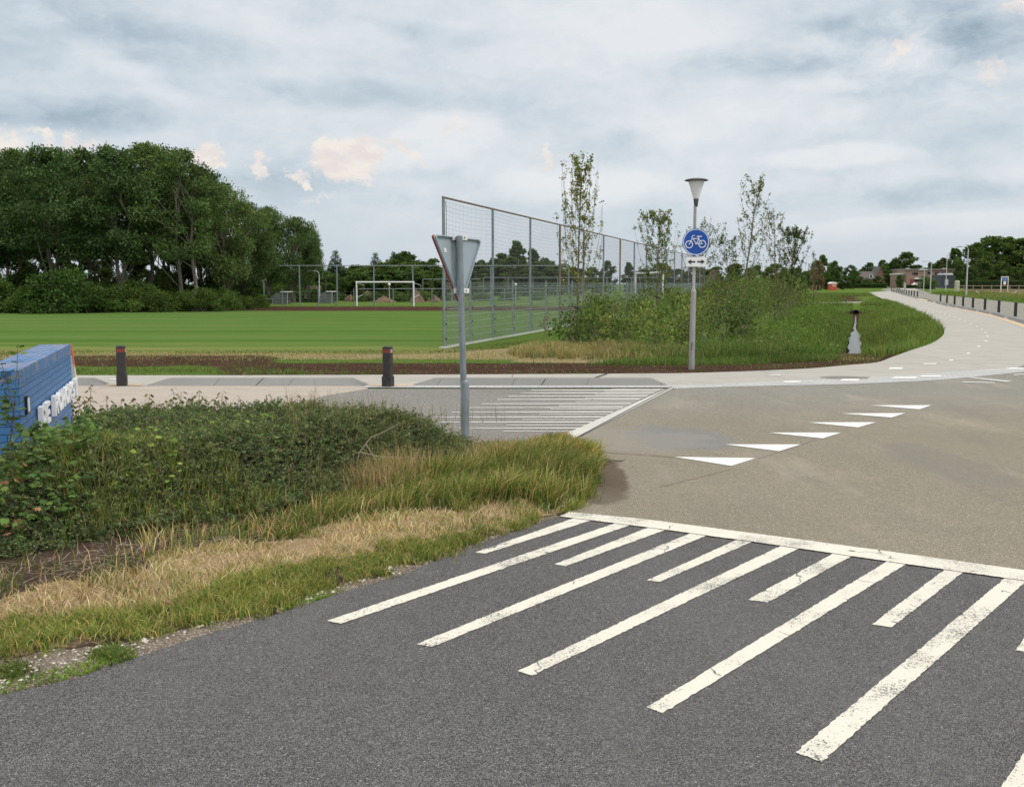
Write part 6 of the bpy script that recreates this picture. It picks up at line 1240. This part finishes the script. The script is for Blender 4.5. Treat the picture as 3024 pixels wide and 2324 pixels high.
def vgrass(name, n, zsel, h0, h1, cols, wts, wdt, lean=(.1, .7), dens=None, seed=0, clump=0, label=None, dirs=None, cs=.03, hf=None):
    r = np.random.default_rng(500 + seed); p = sample_px(VPOLY, n * 2 if not clump else clump * 3, r); z, px, py = zone(p[:, 0], p[:, 1]); k = np.isin(z, zsel)
    if dens is not None: k &= r.uniform(size=len(p)) < dens(p[:, 0], p[:, 1], px, py)
    p = p[k]
    if clump: p = p[r.integers(0, len(p), n)] + r.normal(size=(n, 2)) * cs
    p = p[:n]; H = r.uniform(h0, h1, len(p)) * (.65 + .7 * vnoise(p[:, 0], p[:, 1], 2.3, 5))
    if hf is not None: H *= hf(*proj(p[:, 0], p[:, 1]))
    C0 = palette(len(p), cols, wts, .2, r) * (.78 + .44 * vnoise(p[:, 0], p[:, 1], 1.6, 6))[:, None]
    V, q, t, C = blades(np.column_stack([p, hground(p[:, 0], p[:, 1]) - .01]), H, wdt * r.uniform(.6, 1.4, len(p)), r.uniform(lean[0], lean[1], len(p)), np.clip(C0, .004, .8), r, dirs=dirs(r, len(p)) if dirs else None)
    return tag(link(name, npmesh(name, V, q, t, C), GM), label, 'grass' if label else None, kind='stuff')
STRAW = [(.66, .47, .29), (.74, .56, .37), (.50, .35, .21), (.28, .18, .10), (.19, .21, .07)]
FG = [(.11, .16, .04), (.15, .20, .055), (.08, .13, .03), (.28, .25, .10)]
notright = lambda x, y, px, py: (px < 1330) * 1.
vgrass('straw_grass', 34000, [3], .04, .12, STRAW, (4, 3, 3, 2.2, 1.2), .0065, (.2, .9), seed=1, label='dry straw-coloured grass band along the road verge', dens=lambda x, y, px, py: np.where(px < 1400, 1., .4))
vgrass('straw_grass', 9000, [4], .10, .22, STRAW, (2, 2, 2, 1, 3), .004, (.1, .5), seed=2, dens=lambda x, y, px, py: np.where(px > 420, .7, .12))
vgrass('verge_grass', 22000, [2], .035, .095, FG, (3, 2, 2, 3.5), .0048, (.3, 1.1), seed=3, clump=1500, cs=.045, label='short green grass tufts near the asphalt edge')
vgrass('verge_grass', 3500, [1], .02, .05, FG, (3, 2, 2, 1), .006, (.4, 1.1), seed=4, clump=130, cs=.04)
vgrass('verge_grass', 120000, [0, 1], .015, .045, [(.12, .22, .03), (.17, .27, .05)], (1, 1), .007, (.4, 1.2), seed=14, dens=lambda x, y, px, py: (np.abs(py - np.interp(px, ZX, EDG) + 14) < 16) * (vnoise(x, y, 2.2, 77) > .42) * (px < 1150), label='bright low weeds along the very edge of the asphalt')
vgrass('verge_grass', 5000, [3], .04, .11, FG, (3, 3, 2, 3), .004, (.2, .8), seed=5, clump=260, cs=.05)
vgrass('verge_grass', 9000, [4], .06, .16, FG, (2, 2, 2, 3), .005, (.1, .6), seed=6, dens=lambda x, y, px, py: np.where(px < 560, .12, .9), clump=900, cs=.05)
tallf = lambda x, y, px, py: sstep(px, 640, 860)
YG = [(.11, .155, .035), (.085, .13, .03), (.16, .185, .055), (.26, .21, .10)]
right_lean = lambda r, n: r.normal(0.2, 1.25, n)
vgrass('tall_grass', 12000, [4], .10, .30, YG + [(.36, .28, .14), (.05, .09, .02)], (3, 2, 2.5, 2.0, 1.2, 1.5), .0085, (.1, 1.1), dens=tallf, seed=7, clump=700, cs=.045, label='long arching bright green grass right of the shrubs', dirs=right_lean, hf=lambda px, py: .62 + .32 * sstep(px, 900, 1200))
vgrass('tall_grass', 11000, [5], .08, .28, YG + [(.40, .30, .15), (.05, .09, .02)], (2, 2, 2, 2.5, 2.5, 1.5), .0085, (.15, 1.1), dens=lambda x, y, px, py: sstep(px, 1250, 1480), seed=8, clump=600, cs=.045, dirs=right_lean, hf=lambda px, py: .45 + .42 * sstep(py, 1310, 1380))
vgrass('seed_heads', 4200, [5], .16, .36, [(.32, .25, .16), (.40, .32, .21), (.24, .18, .12), (.16, .18, .07)], (2, 2, 2, 3), .0045, (.1, .55), dens=lambda x, y, px, py: sstep(px, 900, 1100) * (1 - sstep(px, 1500, 1700)) * (py < 1500) * sstep(py, 1370, 1400), seed=9, clump=1100, cs=.06, label='brown seeding grass stalks behind the green grass')
vgrass('tall_grass', 9000, [2, 3], .03, .10, [(.10, .17, .04), (.14, .2, .05), (.3, .26, .12)], (3, 2, 1), .006, (.2, .9), dens=lambda x, y, px, py: sstep(px, 1150, 1300), seed=10)
# pebbles
rp = np.random.default_rng(9); pbm = MB(); pp2 = sample_px(VPOLY, 16000, rp); z, px, py = zone(pp2[:, 0], pp2[:, 1]); sel = pp2[(z == 1) & (px < 1250)][:420]
for x, y in sel: s = rp.uniform(.004, .013) * (2.0 if rp.uniform() < .05 else 1); c = Vector((x, y, float(hground(np.array([x]), np.array([y]))[0]) + s * .3)); vs = [c + Vector(v) * s * rp.uniform(.75, 1.2) for v in ((1, 0, 0), (.3, .95, 0), (-.8, .6, 0), (-.8, -.6, 0), (.3, -.95, 0), (0, 0, .7))]; pbm.add(vs, [(0, 1, 5), (1, 2, 5), (2, 3, 5), (3, 4, 5), (4, 0, 5)])
tag(pbm.build('gravel', M['pebble'], None, True), kind='stuff')
# dead twigs on the brown soil
tg = MB(); sel = pp2[(z == 4) & (px < 1050)][:900]
for x, y in sel: a = rp.uniform(0, 6.28); L = rp.uniform(.03, .14); h = float(hground(np.array([x]), np.array([y]))[0]) + .02; tg.tube([(x, y, h), (x + L * math.cos(a), y + L * math.sin(a), h + rp.uniform(0, .04))], [.002, .0012], 3)
tag(tg.build('dead_twigs', M['twig'], None), kind='stuff')

# ---- shrub ground cover (dark small-leaved mound) ----------------------------------------------
MPOLY = [(-200, 1725), (0, 1690), (214, 1648), (455, 1600), (616, 1580), (803, 1548), (960, 1500), (1080, 1470), (1200, 1440), (1330, 1412), (1440, 1380), (1440, 1345), (1100, 1347), (600, 1347), (290, 1352), (190, 1345), (60, 1440), (-200, 1520)]
MW = np.array([G(*p)[:2] for p in MPOLY])
def seg_dist(x, y, poly):
    d = np.full(len(x), 1e9)
    for i in range(len(poly)):
        a, b_ = poly[i], poly[(i + 1) % len(poly)]; v = b_ - a; t = np.clip(((x - a[0]) * v[0] + (y - a[1]) * v[1]) / (v @ v), 0, 1); d = np.minimum(d, np.hypot(x - a[0] - v[0] * t, y - a[1] - v[1] * t))
    return d
def mound(x, y):
    x = np.atleast_1d(np.asarray(x, float)); y = np.atleast_1d(np.asarray(y, float)); ins = inpoly(x, y, MW); d = seg_dist(x, y, MW); px, py = proj(x, y)
    front = sstep(d, 0, .75); h = .57 * np.interp(px, [0, 300, 900, 1150, 1300, 1430], [.9, 1.04, 1.06, 1.06, .98, .75]); h = h * (.25 + .75 * front) + (vnoise(x, y, 1.6, 40) - .5) * .16 * front + (vnoise(x, y, 4.5, 41) - .5) * .07
    return np.where(ins, np.maximum(h, .03), 0.)
r8 = np.random.default_rng(88)
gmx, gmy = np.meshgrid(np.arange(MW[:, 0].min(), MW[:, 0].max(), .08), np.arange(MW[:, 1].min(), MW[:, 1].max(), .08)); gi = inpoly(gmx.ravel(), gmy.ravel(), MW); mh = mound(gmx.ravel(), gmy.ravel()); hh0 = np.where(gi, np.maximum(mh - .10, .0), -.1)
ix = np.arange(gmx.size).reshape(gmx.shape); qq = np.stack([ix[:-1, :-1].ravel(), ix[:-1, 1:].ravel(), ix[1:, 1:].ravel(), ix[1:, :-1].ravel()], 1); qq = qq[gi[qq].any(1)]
NT_ = 23000; tp_ = []; 
pts = r8.uniform(MW.min(0), MW.max(0), (NT_ * 4, 2)); pts = pts[inpoly(pts[:, 0], pts[:, 1], MW)]; hb = mound(pts[:, 0], pts[:, 1]); gap = vnoise(pts[:, 0], pts[:, 1], 2.6, 50); keep = (gap > .13) | (r8.uniform(size=len(pts)) < .15); pts = pts[keep][:NT_]; hb = hb[keep][:NT_]
n = len(pts); th_ = r8.uniform(0, 6.283, n); L = r8.uniform(.08, .20, n); up = r8.uniform(.15, 1.3, n); d = np.stack([np.cos(th_), np.sin(th_), up], 1); d[:, 1] -= .35; d /= np.linalg.norm(d, axis=1, keepdims=True); base = np.column_stack([pts, np.maximum(hb - r8.uniform(.02, .13, n), .0)])
NL = 18; u = (np.arange(NL) + .5) / NL; P_ = base[:, None] + d[:, None] * (L[:, None] * u)[:, :, None]; P_[:, :, 2] -= (L[:, None] * u ** 2 * .25); P_ = P_.reshape(-1, 3); D2 = np.repeat(d, NL, 0) * .5 + r8.normal(size=(len(P_), 3)) * .8
tint = palette(n, [(.105, .138, .066), (.140, .172, .086), (.075, .10, .050), (.18, .20, .095), (.14, .105, .065)], (4, 3, 3, 1, .5), .18, r8); CC = np.repeat(tint, NL, 0) * (1 + r8.normal(size=(len(P_), 1)) * .15)
V, q, C = leaves(P_, D2, r8.uniform(.013, .027, len(P_)), .6, np.clip(CC, .01, .5), r8)
gc = link('ground_cover', npmesh('ground_cover', V, q, col=C), LM); tag(gc, 'dark small-leaved creeping shrub covering the bank', 'ground cover', kind='stuff')
o = link('inner_fill', npmesh('inner_fill', np.stack([gmx.ravel(), gmy.ravel(), hh0], 1), qq), plain('dark_underlay', (.020, .022, .012), .95, .4, 20, bmp=.02), gc)  # dark sheet added under the leaves to block see-through, black in the gaps
tb = MB()
for i in r8.choice(n, 2200, replace=False): tb.tube([base[i], base[i] + d[i] * L[i]], [.0022, .0012], 3)
o = tb.build('twigs', M['bark'], gc); o['kind'] = 'stuff'
# grass wisps and leaves poking out of the mound
def wisps(n, h0, h1, cols, wts, wdt, seed, pxr=(0, 1450), lean=(.1, .6), pyr=(1200, 1800), clump=None):
    r = np.random.default_rng(seed); p = r.uniform(MW.min(0), MW.max(0), (n * 8, 2)); p = p[inpoly(p[:, 0], p[:, 1], MW)]; a, b2 = proj(p[:, 0], p[:, 1]); p = p[(a > pxr[0]) & (a < pxr[1]) & (b2 > pyr[0]) & (b2 < pyr[1])]
    if clump: p = p[:clump][r.integers(0, min(clump, len(p)), n)] + r.normal(size=(n, 2)) * .03
    p = p[:n]; V, q, t, C = blades(np.column_stack([p, np.maximum(mound(p[:, 0], p[:, 1]) - .05, .02)]), r.uniform(h0, h1, len(p)), wdt * r.uniform(.6, 1.4, len(p)), r.uniform(*lean, len(p)), palette(len(p), cols, wts, .2, r), r)
    return V, q, t, C
for nm, args in {'wild_grass': (380, .06, .22, FG, (2, 2, 2, 2), .0035, 1), 'seed_heads': (900, .12, .34, [(.36, .27, .15), (.25, .2, .1)], (1, 1), .003, 2, (850, 1450))}.items():
    V, q, t, C = wisps(*args[:7], *(args[7:] or ((0, 1450),))); tag(link(nm, npmesh(nm, V, q, t, C), GM), kind='stuff')
V, q, t, C = wisps(3800, .06, .20, FG, (3, 2, 2, 3), .004, 3, (150, 1150), (.1, .8), (1520, 1800), 500); tag(link('wild_grass', npmesh('wild_grass', V, q, t, C), GM), kind='stuff')

# broad-leaved plants: lobed leaf = 5-pointed fan
def lobed(P_, D_, S_, C_, r, kind='maple'):
    n = len(P_); D_ = D_ / np.linalg.norm(D_, axis=1, keepdims=True); A = np.tile([0, 0, 1.], (n, 1)) + r.normal(size=(n, 3)) * .35; Sx = np.cross(D_, A); Sx /= np.linalg.norm(Sx, axis=1, keepdims=True); Nn = np.cross(Sx, D_)
    out = {'maple': [(0, 0), (.30, -.05), (.50, .22), (.33, .35), (.42, .68), (.18, .62), (0, 1.0), (-.18, .62), (-.42, .68), (-.33, .35), (-.50, .22), (-.30, -.05)], 'oval': [(0, 0), (.22, .2), (.33, .45), (.25, .75), (0, 1.08), (-.25, .75), (-.33, .45), (-.22, .2)]}[kind]
    k = len(out); V = np.empty((n, k + 1, 3)); V[:, 0] = P_ + D_ * S_[:, None] * .4 - Nn * S_[:, None] * .06
    for i, (a, b_) in enumerate(out): V[:, i + 1] = P_ + Sx * (a * S_)[:, None] + D_ * (b_ * S_)[:, None] - Nn * (((abs(a) * .25 + b_ * b_ * .22)) * S_)[:, None]
    bse = (np.arange(n) * (k + 1))[:, None]; T = np.concatenate([bse + np.array([0, i + 1, (i + 1) % k + 1]) for i in range(k)]); return V.reshape(-1, 3), T, np.repeat(C_, k + 1, axis=0)
def shoot(base, top, r, nn, ls, cols, wts, kind='maple', drop=.25, petiole=.5, pairs=True):
    """one upright shoot with leaf pairs"""
    base, top = Vector(base), Vector(top); mb = MB(); pts = [base.lerp(top, k / 5) + Vector(r.normal(size=3) * .008) for k in range(6)]; mb.tube(pts, [.005, .0045, .004, .003, .0025, .002], 5); P_ = []; D_ = []; S_ = []
    for i in range(nn):
        u = .22 + .78 * (i + 1) / nn; p = base.lerp(top, u); a = i * 1.57 + r.normal() * .4
        for s in ((0, math.pi) if pairs else (0,)):
            dd = Vector((math.cos(a + s), math.sin(a + s), r.uniform(-.15, .5))); S = ls * r.uniform(.7, 1.15) * (1.15 - .45 * u); q = p + dd * S * petiole; mb.tube([p, q], [.0015, .001], 3); P_.append(tuple(q)); D_.append((dd.x, dd.y, dd.z - drop)); S_.append(S)
    return mb, P_, D_, S_
def plant(name, label, cat, shoots, r, cols, wts, kind, ls, nn, group=None, drop=.25, loc=None):
    loc = Vector(loc); t = empty(name, loc, 0, label, cat, group); MBb = MB(); P_, D_, S_ = [], [], []
    for b_, tp_ in shoots:
        mb, a, b2, c = shoot(Vector(b_) - loc, Vector(tp_) - loc, r, nn, ls, cols, wts, kind, drop); MBb.add(mb.v, mb.f); P_ += a; D_ += b2; S_ += c
    V, T, C = lobed(np.array(P_), np.array(D_), np.array(S_), palette(len(P_), cols, wts, .2, r), r, kind); link('foliage', npmesh('foliage', V, None, T, C), LM, t); MBb.build('stem', M['bark'], t); return t
MAP = [(.055, .105, .026), (.085, .14, .035), (.04, .08, .022), (.12, .17, .04)]
rr_ = np.random.default_rng(31)
# maple sapling in front of the blue wall
D0 = 7.6
def hz(px, py, Y): return Q(px, py, Y)
plant('maple_sapling', 'thin maple sapling with paired lobed leaves rising in front of the blue wall', 'sapling', [(hz(30, 1320, D0), hz(57, 1022, D0)), (hz(35, 1290, D0), hz(12, 1180, D0)), (hz(50, 1260, D0), hz(2, 1075, D0 - .1)), (hz(45, 1300, D0 + .1), hz(120, 1245, D0 + .2))], rr_, MAP, (3, 3, 2, 1), 'maple', .066, 10, loc=(hz(30, 1320, D0)[0], D0, 0))
# maple undergrowth at left
def leafbed(name, poly_px, n, ls, cols, wts, kind, hmin, hmax, seed, label=None, drop=.3, usemound=True):
    r = np.random.default_rng(seed); p = sample_px(poly_px, n, r); h = np.maximum(mound(p[:, 0], p[:, 1]), .12) if usemound else np.full(len(p), .05); z = h + r.uniform(hmin, hmax, len(p)); a = r.uniform(0, 6.28, len(p)); D_ = np.stack([np.cos(a), np.sin(a) - .3, r.uniform(-.2, .5, len(p)) - drop], 1); S_ = ls * r.uniform(.6, 1.25, len(p)); V, T, C = lobed(np.column_stack([p, z]), D_, S_, palette(len(p), cols, wts, .22, r) * (.8 + .4 * vnoise(p[:, 0], p[:, 1], 2, 6))[:, None], r, kind)
    return tag(link(name, npmesh(name, V, None, T, C), LM), label, 'plants' if label else None, kind='stuff')
leafbed('maple_undergrowth', [(-200, 1750), (0, 1680), (200, 1640), (290, 1610), (300, 1500), (260, 1420), (190, 1380), (0, 1460), (-200, 1540)], 2300, .055, MAP, (3, 3, 3, 1.5), 'maple', -.12, .14, 41, 'mat of lobed maple and ivy leaves below the blue wall')
leafbed('maple_undergrowth', [(60, 1440), (200, 1360), (330, 1370), (380, 1450), (300, 1560), (100, 1600)], 900, .034, [(.07, .12, .03), (.05, .09, .026), (.11, .16, .045)], (3, 2, 2), 'oval', -.06, .08, 42)
leafbed('bramble_leaves', [(560, 1420), (800, 1400), (820, 1440), (600, 1460)], 70, .055, [(.20, .28, .05), (.15, .23, .05)], (1, 1), 'oval', -.02, .07, 43, 'light green bramble leaves on top of the ground cover')
leafbed('bramble_leaves', [(300, 1520), (520, 1480), (560, 1560), (350, 1600)], 90, .045, [(.18, .26, .05), (.12, .2, .04)], (1, 1), 'maple', -.02, .10, 44)
leafbed('bramble_leaves', [(500, 1600), (950, 1520), (1000, 1440), (600, 1480)], 260, .032, [(.12, .19, .05), (.16, .22, .06)], (1, 1), 'oval', -.02, .06, 45)
leafbed('bramble_leaves', [(0, 1560), (60, 1560), (130, 1640), (0, 1680)], 35, .045, [(.30, .16, .08), (.22, .13, .06)], (1, 1), 'maple', -.02, .08, 46, 'withered brown leaves at the left edge')
# dogwood shoots behind the mound
DOG = [(.10, .115, .045), (.14, .15, .06), (.13, .085, .05), (.18, .17, .07)]
def dog(pxs, label, seed):
    r = np.random.default_rng(seed); Y = 9.9; sh = []
    for px, py in pxs: sh.append((hz(px + r.uniform(-12, 12), 1260, Y + r.uniform(-.1, .1)), hz(px, py, Y)))
    plant('dogwood_shrub', label, 'shrub', sh, r, DOG, (3, 2, 2, 1), 'oval', .062, 6, loc=(hz(pxs[0][0], 1260, Y)[0], Y, 0), drop=.75)
dog([(232, 1178), (218, 1190), (268, 1140), (246, 1172), (262, 1185)], 'tall reddish dogwood shoots directly right of the blue wall', 1)
dog([(318, 1172), (300, 1200), (335, 1195), (360, 1178), (395, 1176), (380, 1196)], 'low dogwood shoots below the bollard right of the wall', 2)
dog([(440, 1164), (450, 1185), (512, 1148), (535, 1160), (555, 1180), (588, 1155), (570, 1172), (600, 1178), (655, 1158), (630, 1180), (490, 1185)], 'widest clump of dogwood shoots against the pale gravel', 3)
# wisps on the mound edge seen against the road
r = np.random.default_rng(90); p = np.array([G(x, y)[:2] for x, y in zip(r.uniform(640, 1500, 260), r.uniform(1350, 1380, 260))]); V, q, t, C = blades(np.column_stack([p, np.full(len(p), .42)]), r.uniform(.10, .26, len(p)), np.full(len(p), .003), r.uniform(.05, .5, len(p)), palette(len(p), [(.16, .17, .07), (.25, .2, .1)], (1, 1), .2, r), r); tag(link('wild_grass', npmesh('wild_grass', V, q, t, C), GM), kind='stuff')
# bare arching twig
Y = 8.6; tw_ = [Q(x, y, Y) for x, y in [(1040, 1400), (1062, 1335), (1095, 1292), (1135, 1275), (1172, 1255), (1176, 1225)]]; t = empty('bare_branch', (tw_[0][0], Y, 0), 0, 'bare pale arching branch lying over the ground cover', 'branch')
mb = MB(); L_ = lambda p: Vector(p) - Vector((tw_[0][0], Y, 0)); mb.tube([L_(p) for p in tw_], [.007, .006, .005, .004, .003, .002], 5)
for a_, pts2 in [(1, [(1062, 1335), (1010, 1355), (985, 1368)]), (1, [(1062, 1335), (1130, 1350), (1210, 1352), (1245, 1325)]), (2, [(1095, 1292), (1060, 1340), (1045, 1420)]), (2, [(1080, 1310), (1110, 1360), (1120, 1390)])]: mb.tube([L_(Q(x, y, Y - .05 * a_)) for x, y in pts2], [.004, .003, .002, .0015][:len(pts2)], 4)
mb.build('stem', M['twig'], t)
for i, pts2 in enumerate([[(790, 1500), (815, 1420), (860, 1352)], [(760, 1430), (640, 1375), (600, 1365)]]):
    Y = 8.2; pw = [Vector(Q(x, y, Y)) for x, y in pts2]; t = empty('dry_stalk', pw[0], 0, ['long pale arching grass stalk over the middle of the ground cover', 'short pale dry stalk on the left part of the ground cover'][i], 'stalk'); MB().tube([p - pw[0] for p in pw], [.003, .0025, .0015], 4).build('stem', M['twig'], t)
# fallen leafy twig on the road by the verge
g = Vector(G(1785, 1368)); r = np.random.default_rng(5); t = empty('fallen_twig', g, 0, 'fallen green leafy twig lying on the brown road at the verge tip', 'twig'); mb = MB(); mb.tube([(-.10, 0, .03), (.02, .01, .03), (.16, 0, .025), (.20, .02, .03)], [.005, .006, .008, .004], 5); mb.build('stem', M['bark'], t)
P_ = r.normal(size=(26, 3)) * [.07, .05, .012] + [-.05, 0, .045]; a = r.uniform(0, 6.28, 26); V, T, C = lobed(P_, np.stack([np.cos(a), np.sin(a), .1 + 0 * a], 1), np.full(26, .05), palette(26, [(.06, .12, .04), (.1, .15, .06)], (1, 1), .2, r), r, 'oval'); link('foliage', npmesh('foliage', V, None, T, C), LM, t)
